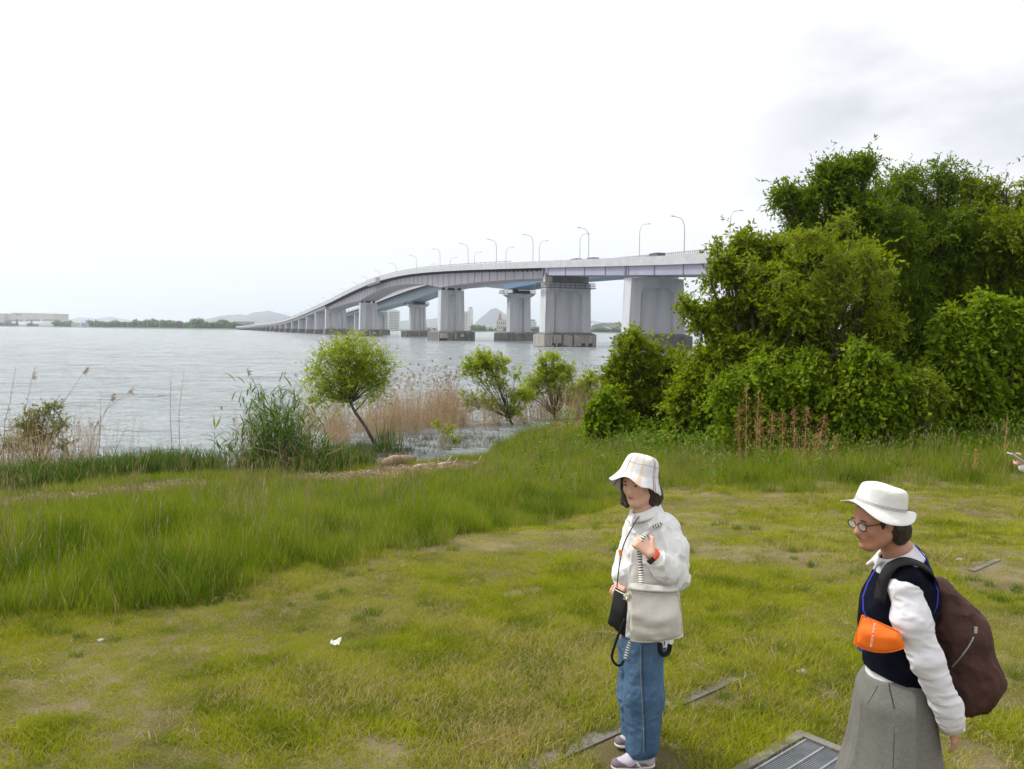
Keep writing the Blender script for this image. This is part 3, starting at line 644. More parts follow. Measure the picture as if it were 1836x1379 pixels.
def lamp(ms, s, o, far, flip, label, group):
    r_ = empty('street_lamp', BP(s, o, ztop(s, far)-1.1), ROTB + (math.pi if flip else 0)); props(r_, label, 'street lamp', group)
    for nm, me in zip(('pole', 'lamp_head'), ms): q = bpy.data.objects.new(nm, me); COL.objects.link(q); q.parent = r_
ORD = lambda i: str(i)+('th' if 10 < i % 100 < 14 else {1: 'st', 2: 'nd', 3: 'rd'}.get(i % 10, 'th'))
for i, s in enumerate([-43.4, -.2, 35.6, 65.9, 94.5, 129, 163.8, 200.7, 234, 263, 291.5, 329.6]+list(np.arange(365, 1200, 34.5))):
    lamp(LA, s, 6.2, False, False, '%s street lamp from the right on the near bridge, arm reaching left' % ORD(i+1), 'street lamps of the near bridge')
lamp(LB, -40, 20.0, True, True, 'street lamp of the far bridge just left of the tree top, arm reaching right', 'street lamps of the far bridge')
for i, s in enumerate([-2, 32.4, 62.3, 92.3, 127, 159]+list(np.arange(192, 1200, 33.5))):
    lamp(LB, s, 20.0, True, True, '%s street lamp from the right on the far bridge, arm reaching right' % ORD(i+2), 'street lamps of the far bridge')
m_tyre = mat('tyre', (.02, .02, .02), .8)
def van(s, o, col, L_, H_, label, name='van', cat='van'):
    r_ = empty(name, BP(s, o, ztop(s)-1.1), math.atan2(BD.y, BD.x)); props(r_, label, cat)
    pc = mat('paint_'+name+str(int(s)), col, .35, spec=.5); mb = MB(); l = L_/2
    prof = [(-l, .35), (-l, H_*.93), (-l+.2, H_), (l*.45, H_), (l*.75, H_*.58), (l, H_*.5), (l, .35)]
    mb.prism([(x, -.88, z) for x, z in prof], (0, 1.76, 0)); q = mb.build('body', pc); q.parent = r_
    mb = MB(); mb.prism([(x, -.9, z) for x, z in [(-l+.3, H_*.58), (-l+.35, H_*.88), (l*.42, H_*.88), (l*.64, H_*.58)]], (0, 1.8, 0)); q = mb.build('window', m_dkwin); q.parent = r_
    for x in (-l*.62, l*.62):
        for y in (-.82, .82): mb = MB(); mb.tube([(x, y-.1, .33), (x, y+.1, .33)], .33, 14); q = mb.build('wheel', m_tyre); q.parent = r_
van(-40, 1.5, (.07, .075, .1), 4.6, 2.35, 'dark van driving on the near bridge above the clean grey pier')
van(-33, 4.0, (.09, .09, .1), 4.4, 1.95, 'low dark car left of the dark van on the bridge', 'car', 'car')
van(-47.5, 4.0, (.12, .12, .13), 4.4, 1.9, 'grey car following right of the dark van on the bridge', 'car', 'car')
van(2, 3.6, (.12, .12, .15), 4.6, 2.1, 'dark car on the bridge above the wide stained pier, left one of two', 'car', 'car')
van(-7, 3.6, (.11, .11, .14), 4.6, 2.15, 'dark car on the bridge above the wide stained pier, right one of two', 'car', 'car')
# ------------------------------------------------------------------ grass
def grassmat(name, green, light, dry, dryamt=.5, transl=.3, pscale=.8):
    mt = bpy.data.materials.new(name); mt.use_nodes = True; t = mt.node_tree; t.nodes.clear()
    out = N(t, 'ShaderNodeOutputMaterial'); p = N(t, 'ShaderNodeBsdfPrincipled'); p.inputs['Roughness'].default_value = .75; p.inputs['Specular IOR Level'].default_value = .05
    a = N(t, 'ShaderNodeAttribute', attribute_name='var'); g = N(t, 'ShaderNodeNewGeometry')
    n = N(t, 'ShaderNodeTexNoise'); n.inputs['Scale'].default_value = pscale; n.inputs['Detail'].default_value = 5; n.inputs['Roughness'].default_value = .62; L(t, g.outputs['Position'], n.inputs[0])
    n2 = N(t, 'ShaderNodeTexNoise'); n2.inputs['Scale'].default_value = pscale*3.3; n2.inputs['Detail'].default_value = 3; L(t, g.outputs['Position'], n2.inputs[0])
    m1 = N(t, 'ShaderNodeMix', data_type='RGBA'); r = N(t, 'ShaderNodeMapRange'); L(t, n2.outputs[0], r.inputs[0]); r.inputs[1].default_value = .35; r.inputs[2].default_value = .65
    ad = N(t, 'ShaderNodeMath', operation='MULTIPLY_ADD'); L(t, a.outputs['Fac'], ad.inputs[0]); ad.inputs[1].default_value = .5; L(t, r.outputs[0], ad.inputs[2]); ad.use_clamp = True
    mh = N(t, 'ShaderNodeMath', operation='MULTIPLY'); L(t, ad.outputs[0], mh.inputs[0]); mh.inputs[1].default_value = .8; 
    L(t, mh.outputs[0], m1.inputs[0]); m1.inputs[6].default_value = (*green, 1); m1.inputs[7].default_value = (*light, 1)
    # dry blades: patchy, and a share of all blades
    r2 = N(t, 'ShaderNodeMapRange'); L(t, n.outputs[0], r2.inputs[0]); r2.inputs[1].default_value = .42; r2.inputs[2].default_value = .68
    s2 = N(t, 'ShaderNodeMath', operation='MULTIPLY_ADD'); L(t, r2.outputs[0], s2.inputs[0]); s2.inputs[1].default_value = dryamt; s2.inputs[2].default_value = .06
    lt = N(t, 'ShaderNodeMath', operation='LESS_THAN'); fr = N(t, 'ShaderNodeMath', operation='FRACT'); mu = N(t, 'ShaderNodeMath', operation='MULTIPLY'); L(t, a.outputs['Fac'], mu.inputs[0]); mu.inputs[1].default_value = 7.31
    L(t, mu.outputs[0], fr.inputs[0]); L(t, fr.outputs[0], lt.inputs[0]); L(t, s2.outputs[0], lt.inputs[1])
    m2_ = N(t, 'ShaderNodeMix', data_type='RGBA'); L(t, lt.outputs[0], m2_.inputs[0]); L(t, m1.outputs[2], m2_.inputs[6]); m2_.inputs[7].default_value = (*dry, 1)
    L(t, m2_.outputs[2], p.inputs['Base Color']); tr = N(t, 'ShaderNodeBsdfTranslucent'); L(t, m2_.outputs[2], tr.inputs[0])
    ms = N(t, 'ShaderNodeMixShader'); ms.inputs[0].default_value = transl; L(t, p.outputs[0], ms.inputs[1]); L(t, tr.outputs[0], ms.inputs[2]); L(t, ms.outputs[0], out.inputs[0])
    return mt
def tuft(name, n, rad, hmin, hmax, width, lean, seed, m_, seg=3, curve=.5, flatlay=0.0):
    g_ = np.random.default_rng(seed); a = g_.random(n)*2*np.pi; rr = rad*np.sqrt(g_.random(n)); bx, by = rr*np.cos(a), rr*np.sin(a)
    h = hmin+(hmax-hmin)*g_.random(n)**1.3; la = g_.random(n)*2*np.pi; ln = lean*(.3+g_.random(n))
    lay = g_.random(n) < flatlay; ln = np.where(lay, 2.2, ln)
    V = []; F = []; vr = g_.random(n); w = width*(.6+.8*g_.random(n)); fa = g_.random(n)*np.pi
    k = 0; rows = seg+1; VV = np.zeros((n, rows*2-1, 3))
    for i in range(rows):
        t_ = i/seg; off = ln*h*(t_*(1-curve)+curve*t_*t_); z = h*t_*np.where(lay, .12, 1-.15*ln*t_*t_) ; cx = bx+np.cos(la)*off; cy = by+np.sin(la)*off; ww = w*(1-t_**1.6)*.5
        if i < seg:
            VV[:, 2*i] = np.stack([cx+np.cos(fa)*ww, cy+np.sin(fa)*ww, z], 1); VV[:, 2*i+1] = np.stack([cx-np.cos(fa)*ww, cy-np.sin(fa)*ww, z], 1)
        else: VV[:, 2*i] = np.stack([cx, cy, z], 1)
    base = (np.arange(n)*(rows*2-1))[:, None]; tri = []
    for i in range(seg-1): tri += [(2*i, 2*i+1, 2*i+3), (2*i, 2*i+3, 2*i+2)]
    tri.append((2*seg-2, 2*seg-1, 2*seg))
    F = np.concatenate([base+np.array(q)[None, :] for q in tri])
    me = npmesh(name, VV.reshape(-1, 3), F, {'var': ('FLOAT', 'POINT', np.repeat(vr, rows*2-1))}); me.materials.append(m_)
    o = bpy.data.objects.new(name, me); return o
def scatter(name, P, RZ, SCL, IDX, protos, label, tilt=None, kind='stuff', zs=None):
    """one object: instances of unlinked prototypes on a cloud of points"""
    n = len(P); rot = np.zeros((n, 3), np.float32); rot[:, 2] = RZ
    if tilt is not None: rot[:, :2] = tilt
    s3 = np.repeat(np.asarray(SCL, np.float32)[:, None], 3, 1)
    if zs is not None: s3[:, 2] *= zs
    me = bpy.data.meshes.new(name); me.vertices.add(n); me.vertices.foreach_set('co', np.asarray(P, np.float32).ravel())
    for an, ty, dat in (('rot', 'FLOAT_VECTOR', rot), ('scl', 'FLOAT_VECTOR', s3)):
        a = me.attributes.new(an, ty, 'POINT'); a.data.foreach_set('vector', dat.ravel())
    a = me.attributes.new('idx', 'INT', 'POINT'); a.data.foreach_set('value', np.asarray(IDX, np.int32))
    o = link(name, me); pc = bpy.data.collections.new(name+'_sources')
    for q in protos: pc.objects.link(q)
    ng = bpy.data.node_groups.new(name+'_scatter', 'GeometryNodeTree')
    ng.interface.new_socket('Geometry', in_out='INPUT', socket_type='NodeSocketGeometry'); ng.interface.new_socket('Geometry', in_out='OUTPUT', socket_type='NodeSocketGeometry')
    gi = ng.nodes.new('NodeGroupInput'); go = ng.nodes.new('NodeGroupOutput'); ip = ng.nodes.new('GeometryNodeInstanceOnPoints'); ci = ng.nodes.new('GeometryNodeCollectionInfo')
    ci.inputs['Collection'].default_value = pc; ci.inputs['Separate Children'].default_value = True; ci.inputs['Reset Children'].default_value = True
    def na(an, ty): q = ng.nodes.new('GeometryNodeInputNamedAttribute'); q.data_type = ty; q.inputs[0].default_value = an; return q.outputs[0]
    ng.links.new(gi.outputs[0], ip.inputs['Points']); ng.links.new(ci.outputs[0], ip.inputs['Instance']); ip.inputs['Pick Instance'].default_value = True
    ng.links.new(na('idx', 'INT'), ip.inputs['Instance Index']); ng.links.new(na('rot', 'FLOAT_VECTOR'), ip.inputs['Rotation']); ng.links.new(na('scl', 'FLOAT_VECTOR'), ip.inputs['Scale'])
    ng.links.new(ip.outputs[0], go.inputs[0]); md = o.modifiers.new('scatter', 'NODES'); md.node_group = ng
    props(o, label, kind=kind); return o
# edge between mown lawn and tall grass, in metres
EDGE = [on(x, y) for x, y in [(-260, 1190), (0, 1108), (150, 1085), (300, 1062), (450, 1037), (600, 1010), (700, 985), (850, 952), (1000, 920), (1200, 884), (1400, 884), (1560, 886), (1836, 884), (2300, 880)]]
EX = np.array([p.x for p in EDGE]); EY = np.array([p.y for p in EDGE])
def edge_y(x, y=None): return np.interp(x, EX, EY)
KA = np.array([0.05, 4.07]); KB = np.array([4.94, 8.16]); KD = (KB-KA)/np.linalg.norm(KB-KA); KN = np.array([-KD[1], KD[0]])
def kerb_off(x, y): return (x-KA[0])*KN[0]+(y-KA[1])*KN[1], (x-KA[0])*KD[0]+(y-KA[1])*KD[1]
# drain grate frame
G0 = on(1433, 1318); g1 = on(1328, 1379); g2 = on(1522, 1355)
GA = Vector((g1.x-G0.x, g1.y-G0.y, 0)).normalized(); GB = Vector((g2.x-G0.x, g2.y-G0.y, 0)); GB = (GB - GA*GB.dot(GA)).normalized()
GLA, GLB = 1.5, .95
def in_grate(x, y, mrg=.0):
    dx, dy = x-G0.x, y-G0.y; a = dx*GA.x+dy*GA.y; b_ = dx*GB.x+dy*GB.y
    return (a > -mrg) & (a < GLA+mrg) & (b_ > -mrg) & (b_ < GLB+mrg)
def blob(x, y, cx, cy, r, e=.75): return smoothstep(1+e, 1-e, np.hypot(x-cx, y-cy)/r + (fbm(x*3.1, y*3.1, 77)-.5)*1.3)
BARE = [(on(1165, 1372), .26), (on(1330, 1262), .17), (on(1090, 1379), .16), (on(780, 975), .55), (on(690, 992), .5), (on(1290, 878), .9), (on(20, 1340), .55), (on(120, 1372), .5), (on(1190, 1050), .35), (on(930, 1066), .16), (on(1270, 1030), .5), (on(700, 1350), .4), (on(1240, 1165), .28), (on(1360, 1100), .25), (on(1500, 1240), .2), (on(1760, 1250), .3), (on(1700, 1340), .3)]
BEACH = [(on(610, 862), 1.3), (on(670, 856), 1.6), (on(740, 850), 1.6), (on(800, 842), 1.3), (on(180, 897), 1.5), (on(275, 882), 1.3), (on(150, 912), 1.1), (on(40, 905), .9)]
def beach(x, y):
    s_ = np.zeros_like(x)
    for c, r_ in BEACH: s_ = np.maximum(s_, blob(x, y, c.x, c.y, r_, .25))
    return s_
g_ = np.random.default_rng(11)
m_lawn = grassmat('lawn_blades', (.135, .190, .007), (.38, .40, .024), (.47, .38, .17), .42, .4, .75)
m_tall = grassmat('tall_blades', (.048, .115, .004), (.265, .32, .017), (.45, .37, .16), .16, .45, .55)
m_straw = mat('straw', (.40, .32, .18), .8, (.24, .18, .10), scale=3, coord='Position')
# --- lawn
lawn_p = [tuft('grass_tuft', 44, .085, .014, .040, .0040, 1.15, 100+k, m_lawn, 2) for k in range(4)] + [tuft('grass_tuft', 50, .08, .022, .062, .0042, .95, 110+k, m_lawn, 3) for k in range(3)]
def fan(n, dmin, dmax, amin, amax, pw=1.0):
    a = amin+(amax-amin)*g_.random(n); d = np.sqrt(dmin**2+(dmax**2-dmin**2)*g_.random(n)**pw); return d*np.sin(a), d*np.cos(a)
X1, Y1 = fan(52000, 2.4, 8.2, -.82, .82); X2, Y2 = fan(34000, 8.2, 17, -.75, .85)
X_ = np.concatenate([X1, X2]); Y_ = np.concatenate([Y1, Y2])
ko, kt = kerb_off(X_, Y_)
keep = (Y_ < edge_y(X_)+.5) & ~in_grate(X_, Y_, .02)
bare = np.zeros_like(X_)
for c, r_ in BARE: bare = np.maximum(bare, blob(X_, Y_, c.x, c.y, r_))
patch = fbm(X_*1.1, Y_*1.1, 21, 4)
dens = .99-.62*bare - .38*smoothstep(.52, .7, patch) - .22*(ko < -.05)
kerb_gap = np.where((kt < 1.9) | ((kt > 5.45) & (kt < 6.3)), np.where(kt > 4, .4, .10)*(np.abs(ko+.04) > .04), 1.1)
onk = (ko > -.12) & (ko < .03)
dens = np.where(onk, dens*kerb_gap*.9, dens)
keep &= g_.random(len(X_)) < dens
X_, Y_ = X_[keep], Y_[keep]; d_ = np.hypot(X_, Y_); Z_ = gz(X_, Y_)
lush = fbm(X_*.8+9, Y_*.8, 33, 4); sc_ = .88*(.75+.75*smoothstep(.42, .66, lush))*(1+smoothstep(7, 15, d_)*.5)*(.75+.5*g_.random(len(X_)))
idx = np.where(g_.random(len(X_)) < smoothstep(.45, .65, lush)*.7+.1, g_.integers(4, 7, len(X_)), g_.integers(0, 4, len(X_)))
scatter('lawn_grass', np.stack([X_, Y_, Z_-.004], 1), g_.random(len(X_))*6.28, sc_, idx, lawn_p, 'short patchy mown grass with dry tan spots')
# loose straw lying on the lawn
sx_, sy_ = fan(1500, 2.4, 14, -.8, .8); k_ = (sy_ < edge_y(sx_)) & ~in_grate(sx_, sy_); dn = .25+.75*np.maximum.reduce([blob(sx_, sy_, c.x, c.y, r_*1.8) for c, r_ in BARE]); k_ &= g_.random(len(sx_)) < dn; sx_, sy_ = sx_[k_], sy_[k_]
straw_p = []
for k in range(4):
    q = MB()
    for _ in range(5):
        a = hr.uniform(0, 6.28); l = hr.uniform(.02, .06); x0, y0 = hr.uniform(-.08, .08), hr.uniform(-.08, .08)
        q.tube([(x0, y0, .012), (x0+math.cos(a)*l*.5, y0+math.sin(a)*l*.5, .03+hr.uniform(0, .01)), (x0+math.cos(a+.3)*l, y0+math.sin(a+.3)*l, .02)], .0011, 3)
    me_ = q.mesh('straw'); me_.materials.append(m_straw); straw_p.append(bpy.data.objects.new('straw', me_))
scatter('loose_straw', np.stack([sx_, sy_, gz(sx_, sy_)], 1), g_.random(len(sx_))*6.28, .8+g_.random(len(sx_))*1.1, g_.integers(0, 4, len(sx_)), straw_p, 'loose dry straw lying on the mown lawn')
# --- tall grass
tall_p = [tuft('tall_grass_tuft', 46, .20, .16, .50, .0065, .42, 130+k, m_tall, 4, .6, .04) for k in range(6)]
X1, Y1 = fan(30000, 5.5, 14, -.85, .85); X2, Y2 = fan(26000, 14, 32, -.72, .80)
X_ = np.concatenate([X1, X2]); Y_ = np.concatenate([Y1, Y2]); sd_ = shore_dist(X_, Y_); ed = Y_-edge_y(X_)
nz_ = (fbm(X_*1.0, Y_*1.0, 55, 4)-.5)*2.6+.2
keep = (ed+nz_ > 0) & (sd_ > .25) & (g_.random(len(X_)) > beach(X_, Y_)*1.15) & (g_.random(len(X_)) < .12+1.1*fbm(X_*.9, Y_*.9, 56, 3))
X_, Y_, ed = X_[keep], Y_[keep], ed[keep]; d_ = np.hypot(X_, Y_); Z_ = gz(X_, Y_)
sc_ = (.24+.40*smoothstep(-.4, 2.4, ed)+.55*fbm(X_*1.1, Y_*1.1, 57, 3))*(.65+.6*g_.random(len(X_)))
big = blob(X_, Y_, on(310, 1068).x, on(310, 1068).y+.3, .5); sc_ = sc_*(1+.35*big)
sc_ *= 1-.35*smoothstep(15, 22, d_)*(X_ < -.5)*1.0
wind = .06
scatter('tall_grass', np.stack([X_, Y_, Z_-.02], 1), g_.random(len(X_))*6.28, sc_*(1+smoothstep(12, 26, d_)*.25), g_.integers(0, 6, len(X_)), tall_p, 'tall uncut green grass between lawn and shore', zs=1/(1+smoothstep(12, 26, d_)*.25))
m_sh = mat('seed_stalk', (.34, .26, .13), .85, (.16, .15, .06), scale=3, coord='Position')
stalk_p = []
for k in range(4):
    q = MB()
    for _ in range(5):
        x0, y0, h, lx, ly = hr.gauss(0, .12), hr.gauss(0, .12), hr.uniform(.38, .72), hr.gauss(0, .10), hr.gauss(0, .10); q.tube([(x0, y0, 0), (x0+lx*.4, y0+ly*.4, h*.6), (x0+lx, y0+ly, h)], [.0025, .002, .0015], 3, cap=False); q.tube([(x0+lx, y0+ly, h), (x0+lx*1.1, y0+ly*1.1, h+.04), (x0+lx*1.25, y0+ly*1.25, h+.09)], [.002, .007, .002], 4, cap=False)
    me_ = q.mesh('stalks'); me_.materials.append(m_sh); stalk_p.append(bpy.data.objects.new('stalks', me_))
xa, ya = fan(2600, 6, 28, -.8, .8); ka = (ya-edge_y(xa) > .3) & (shore_dist(xa, ya) > .4) & (beach(xa, ya) < .3) & (g_.random(len(xa)) < smoothstep(.4, .62, fbm(xa*.7, ya*.7, 91, 3))); xa, ya = xa[ka], ya[ka]
scatter('grass_seed_stalks', np.stack([xa, ya, gz(xa, ya)], 1), g_.random(len(xa))*6.28, .6+.5*g_.random(len(xa)), g_.integers(0, 4, len(xa)), stalk_p, 'thin tan seed stalks standing in the tall grass')
weed_b = [herb(260+k, 40, .16, .30, .05) for k in range(3)] if False else None
# low herbs mixed in the tall grass to the right: broad little leaves
m_herb = leafmat('herb_leaves', (.06, .13, .010), (.17, .25, .025), .35)
def herb(seed, n=70, w=.22, h=.42, sz=.055):
    q = np.random.default_rng(seed); P = np.stack([q.normal(size=n)*w*.5, q.normal(size=n)*w*.5, h*q.random(n)**.7], 1)
    V, F, vv = leaves_at(P, sz, q, None, -.15, .5); me = npmesh('herb', V, F, {'var': ('FLOAT', 'POINT', vv)}); me.materials.append(m_herb); return bpy.data.objects.new('herb', me)
herb_p = [herb(200+k) for k in range(4)]
X_, Y_ = fan(15000, 11, 36, .02, .82); ed = Y_-edge_y(X_); sd_ = shore_dist(X_, Y_)
w_ = smoothstep(2.5, 7.5, ed)*smoothstep(.5, 5, X_-(Y_-16)*.12)*.95+.03; keep = (ed > .6) & (sd_ > .6) & (g_.random(len(X_)) < w_*(-.12+1.1*fbm(X_*.9, Y_*.9, 61, 3))); X_, Y_ = X_[keep], Y_[keep]; d_ = np.hypot(X_, Y_)
scatter('herb_undergrowth', np.stack([X_, Y_, gz(X_, Y_)+.02], 1), g_.random(len(X_))*6.28, (.6+1.1*g_.random(len(X_))**2)*(1+.3*smoothstep(16, 26, d_)), g_.integers(0, 4, len(X_)), herb_p, 'leafy green weeds at the foot of the trees')
# --- shore sedges, broad dark leaves
m_sedge = grassmat('sedge_blades', (.035, .085, .010), (.13, .22, .028), (.34, .26, .13), .16, .25, .8)
sed_p = [tuft('sedge', 20, .18, .35, .75, .022, .4, 150+k, m_sedge, 4, .7, .05) for k in range(4)]
t_ = g_.random(2600); pxs = np.interp(t_, [0, .06, .7, .86, 1], [-250, -20, 425, 600, 620]); tmp = np.array([[*(at(x, 0+np.interp(x, [-260, 0, 200, 400, 600], [895, 880, 858, 842, 846]), 0))[:2]] for x in pxs])
X_ = tmp[:, 0]+g_.normal(size=len(t_))*.35; Y_ = tmp[:, 1]+g_.normal(size=len(t_))*.8-.5; sd_ = shore_dist(X_, Y_); k_ = (sd_ > -.5) & (sd_ < 2.4) & (g_.random(len(X_)) < smoothstep(.3, .55, fbm(X_*.9, Y_*.9, 88, 3))); X_, Y_ = X_[k_], Y_[k_]
scatter('shore_sedge', np.stack([X_, Y_, np.maximum(gz(X_, Y_), -.1)], 1), g_.random(len(X_))*6.28, .55+.85*g_.random(len(X_))**1.5, g_.integers(0, 4, len(X_)), sed_p, 'dark broad leaved sedge along the water edge')
# --- dry reeds standing in the water
m_reed = mat('dry_reed', (.55, .43, .28), .8, (.37, .25, .14), scale=2.5, coord='Position')
m_plume = mat('reed_plume', (.30, .22, .17), .9, (.4, .32, .25), scale=6, coord='Position')
def reed(seed, n, H, sp, plume=.35, leafy=.6, rad=.0055, lean=.12):
    q = random.Random(seed); mb = MB(); pl = MB()
    for _ in range(n):
        a = q.uniform(0, 6.28); r_ = sp*math.sqrt(q.random()); x, y = r_*math.cos(a), r_*math.sin(a); h = H*q.uniform(.45, 1.0); lx, ly = q.gauss(0, lean), q.gauss(0, lean)
        pts = [(x+lx*h*t_*t_*.9+lx*.3*h*t_, y+ly*h*t_, h*t_) for t_ in (0, .35, .7, 1)]; mb.tube(pts, [rad, rad*.9, rad*.7, rad*.35], 3, cap=False)
        for _k in range(int(leafy*4*q.random())):
            t_ = q.uniform(.1, .8); px_, py_, pz = x+lx*h*t_, y+ly*h*t_, h*t_; aa = q.uniform(0, 6.28); l = q.uniform(.12, .4)
            mb.add([(px_, py_, pz), (px_+math.cos(aa)*l*.5, py_+math.sin(aa)*l*.5, pz+l*.45), (px_+math.cos(aa)*l*.5+.012, py_+math.sin(aa)*l*.5, pz+l*.40), (px_+math.cos(aa)*l, py_+math.sin(aa)*l, pz+l*q.uniform(-.3, .5))], [(0, 1, 3, 2)])
        if h > H*.8 and q.random() < plume:
            p_ = Vector(pts[-1])
            for _k in range(9):
                d = Vector((q.gauss(.5, .5), q.gauss(0, .5), q.gauss(.1, .6)))*.09; pl.tube([p_, p_+d*.6+Vector((0, 0, .04)), p_+d+Vector((0, 0, -.02))], [.004, .008, .003], 3, cap=False)
    o = len(mb.f); me_ = MB(); me_.v = mb.v+pl.v; me_.f = mb.f+[tuple(i+len(mb.v) for i in f) for f in pl.f]; ms = me_.mesh('reed'); ms.materials.append(m_reed); ms.materials.append(m_plume)
    mi = np.zeros(len(ms.polygons), np.int32); mi[o:] = 1; ms.polygons.foreach_set('material_index', mi); return bpy.data.objects.new('reed', ms)
reed_p = [reed(300+k, 15, 1.9, .28, .1, 1.4) for k in range(4)] + [reed(310+k, 5, 2.7, .35, .8, .5) for k in range(3)]
spots = []   # (px, waterline py, weight, spread px)
def reedbed(name, zones, n, label, sc=(.7, 1.15), protos=reed_p, tall=.25):
    xs, ys, S_, I_ = [], [], [], []
    for cx, cy, sx, sy, w in zones:
        for _ in range(int(n*w)):
            p_ = at(cx+hr.gauss(0, sx), cy+hr.gauss(0, sy), 0); xs.append(p_.x); ys.append(p_.y); S_.append(hr.uniform(*sc)); I_.append(hr.randrange(4) if hr.random() > tall else 4+hr.randrange(3))
    xs = np.array(xs); ys = np.array(ys); z = np.minimum(gz(xs, ys), .3); z = np.maximum(z, -.25)
    scatter(name, np.stack([xs, ys, z], 1), g_.random(len(xs))*6.28, S_, I_, protos, label)
reedbed('dry_reeds', [(795, 764, 17, 5, .40), (722, 770, 26, 6, .26), (660, 776, 24, 8, .16), (605, 790, 14, 9, .12), (560, 770, 24, 8, .08), (500, 785, 30, 8, .06), (900, 758, 40, 6, .12), (1000, 752, 30, 5, .16), (1055, 748, 16, 4, .08), (850, 770, 25, 6, .04), (745, 790, 60, 8, .04)], 190, 'brown dry reeds standing in the shallow water')
reed_t = [reed(330+k, 7, 2.6, .3, .45, .4, .0045, .07) for k in range(3)]
reedbed('tall_reeds', [(792, 764, 20, 4, .6), (735, 768, 22, 5, .25), (700, 772, 12, 5, .15)], 75, 'tall wispy dry reeds rising above the reed bed', (.85, 1.12), reed_t+[reed(334+k, 7, 2.6, .3, .45, .4, .0045, .07) for k in range(4)], .5)
reed_l = [reed(340+k, 8, 1.9, .3, .05, 1.0) for k in range(4)] + [reed(350+k, 5, 2.7, .35, .22, .5) for k in range(3)]
reedbed('sparse_reeds', [(25, 855, 30, 12, .30), (90, 862, 25, 9, .22), (150, 852, 30, 8, .20), (430, 838, 30, 8, .10), (-80, 870, 50, 10, .35)], 95, 'thin brown reed stems at the left shore', (.75, 1.1), reed_l, .45)
# shallow water weeds around the willow foot
weed_p = [tuft('water_weed', 14, .14, .08, .34, .012, .5, 170+k, mat('weed_green', (.07, .09, .03), .7, (.14, .12, .06), scale=3, coord='Position', transl=.2), 3) for k in range(3)]
q_ = [at(hr.gauss(c[0], c[2]), hr.gauss(c[1], c[3]), 0) for c in [(640, 818, 30, 8), (700, 812, 40, 9), (780, 795, 50, 8), (840, 785, 40, 8), (660, 800, 40, 8), (560, 820, 25, 10), (900, 772, 60, 6)] for _ in range(110)]
X_ = np.array([p.x for p in q_]); Y_ = np.array([p.y for p in q_]); scatter('water_weeds', np.stack([X_, Y_, np.clip(gz(X_, Y_), -.08, .3)], 1), g_.random(len(X_))*6.28, .6+.8*g_.random(len(X_)), g_.integers(0, 3, len(X_)), weed_p, 'low weeds poking out of the shallow water')
o = tuft('green_reeds', 90, .5, .7, 1.35, .03, .16, 801, m_sedge, 4, .6); COL.objects.link(o); p_ = at(694, 808, 0); o.location = (p_.x, p_.y, -.1); props(o, 'upright green reed tuft in the shallows right of the leaning trunk', 'reed clump')
# litter on the little beach
lit_p = []
for k in range(3):
    q = MB()
    for _ in range(26):
        a = hr.uniform(0, 6.28); l = hr.uniform(.08, .35); x0, y0 = hr.uniform(-.25, .25), hr.uniform(-.25, .25); q.tube([(x0, y0, .02), (x0+math.cos(a)*l, y0+math.sin(a)*l, .03+hr.uniform(0, .05))], .006, 3, cap=False)
    me_ = q.mesh('litter'); me_.materials.append(mat('dry_litter', (.36, .27, .17), .9, (.20, .14, .09), scale=4, coord='Position')); lit_p.append(bpy.data.objects.new('litter', me_))
q_ = [(c.x+hr.gauss(0, r_*.55), c.y+hr.gauss(0, r_*.6)) for c, r_ in BEACH for _ in range(int(90*r_))]
X_ = np.array([p[0] for p in q_]); Y_ = np.array([p[1] for p in q_]); k_ = (beach(X_, Y_) > .2) & (shore_dist(X_, Y_) > -.3); X_, Y_ = X_[k_], Y_[k_]
scatter('reed_litter', np.stack([X_, Y_, np.maximum(gz(X_, Y_), 0)], 1), g_.random(len(X_))*6.28, .8+.5*g_.random(len(X_)), g_.integers(0, 3, len(X_)), lit_p, 'washed up dry reed litter on the beach')

# ------------------------------------------------------------------ kerb, drain, small things on the lawn
m_kerb = mat('old_kerb_concrete', (.10, .09, .075), .95, (.22, .205, .18), scale=7, detail=8, bump=.7, bscale=60, coord='Position')
mb = MB(); n = 60
for i in range(n):
    k0 = -1.6+i*.16
    if (1.95 < k0 < 2.88) or (3.0 < k0 < 5.6) or k0 > 6.1: continue
    a = KA+KD*k0; b_ = KA+KD*(k0+.1595)
    w = [KN*-.075, KN*.03] if k0 < 4 else [KN*-.02, KN*.03]; z = 1.885+.004*math.sin(i*1.7)
    P = [(a+w[0]), (b_+w[0]), (b_+w[1]), (a+w[1])]
    za, zb = gz1(*a)+.010, gz1(*b_)+.010
    mb.add([(*P[0], za-.1), (*P[1], zb-.1), (*P[2], zb-.1), (*P[3], za-.1), (*P[0], za), (*P[1], zb), (*P[2], zb), (*P[3], za)], [(4, 5, 6, 7), (0, 1, 5, 4), (2, 3, 7, 6)])
props(mb.build('kerb', m_kerb), 'old half buried concrete edging running across the lawn', kind='structure')
root = empty('drain_grate', (G0.x, G0.y, 1.87)); props(root, 'steel bar drain grate in a concrete surround beside the walking person', 'drain')
gzv = gz1(G0.x+GA.x*.5, G0.y+GA.y*.5)+.02
def GP(a, b_, z): return Vector((G0.x, G0.y, z)) + GA*a + GB*b_
mb = MB(); f = .055
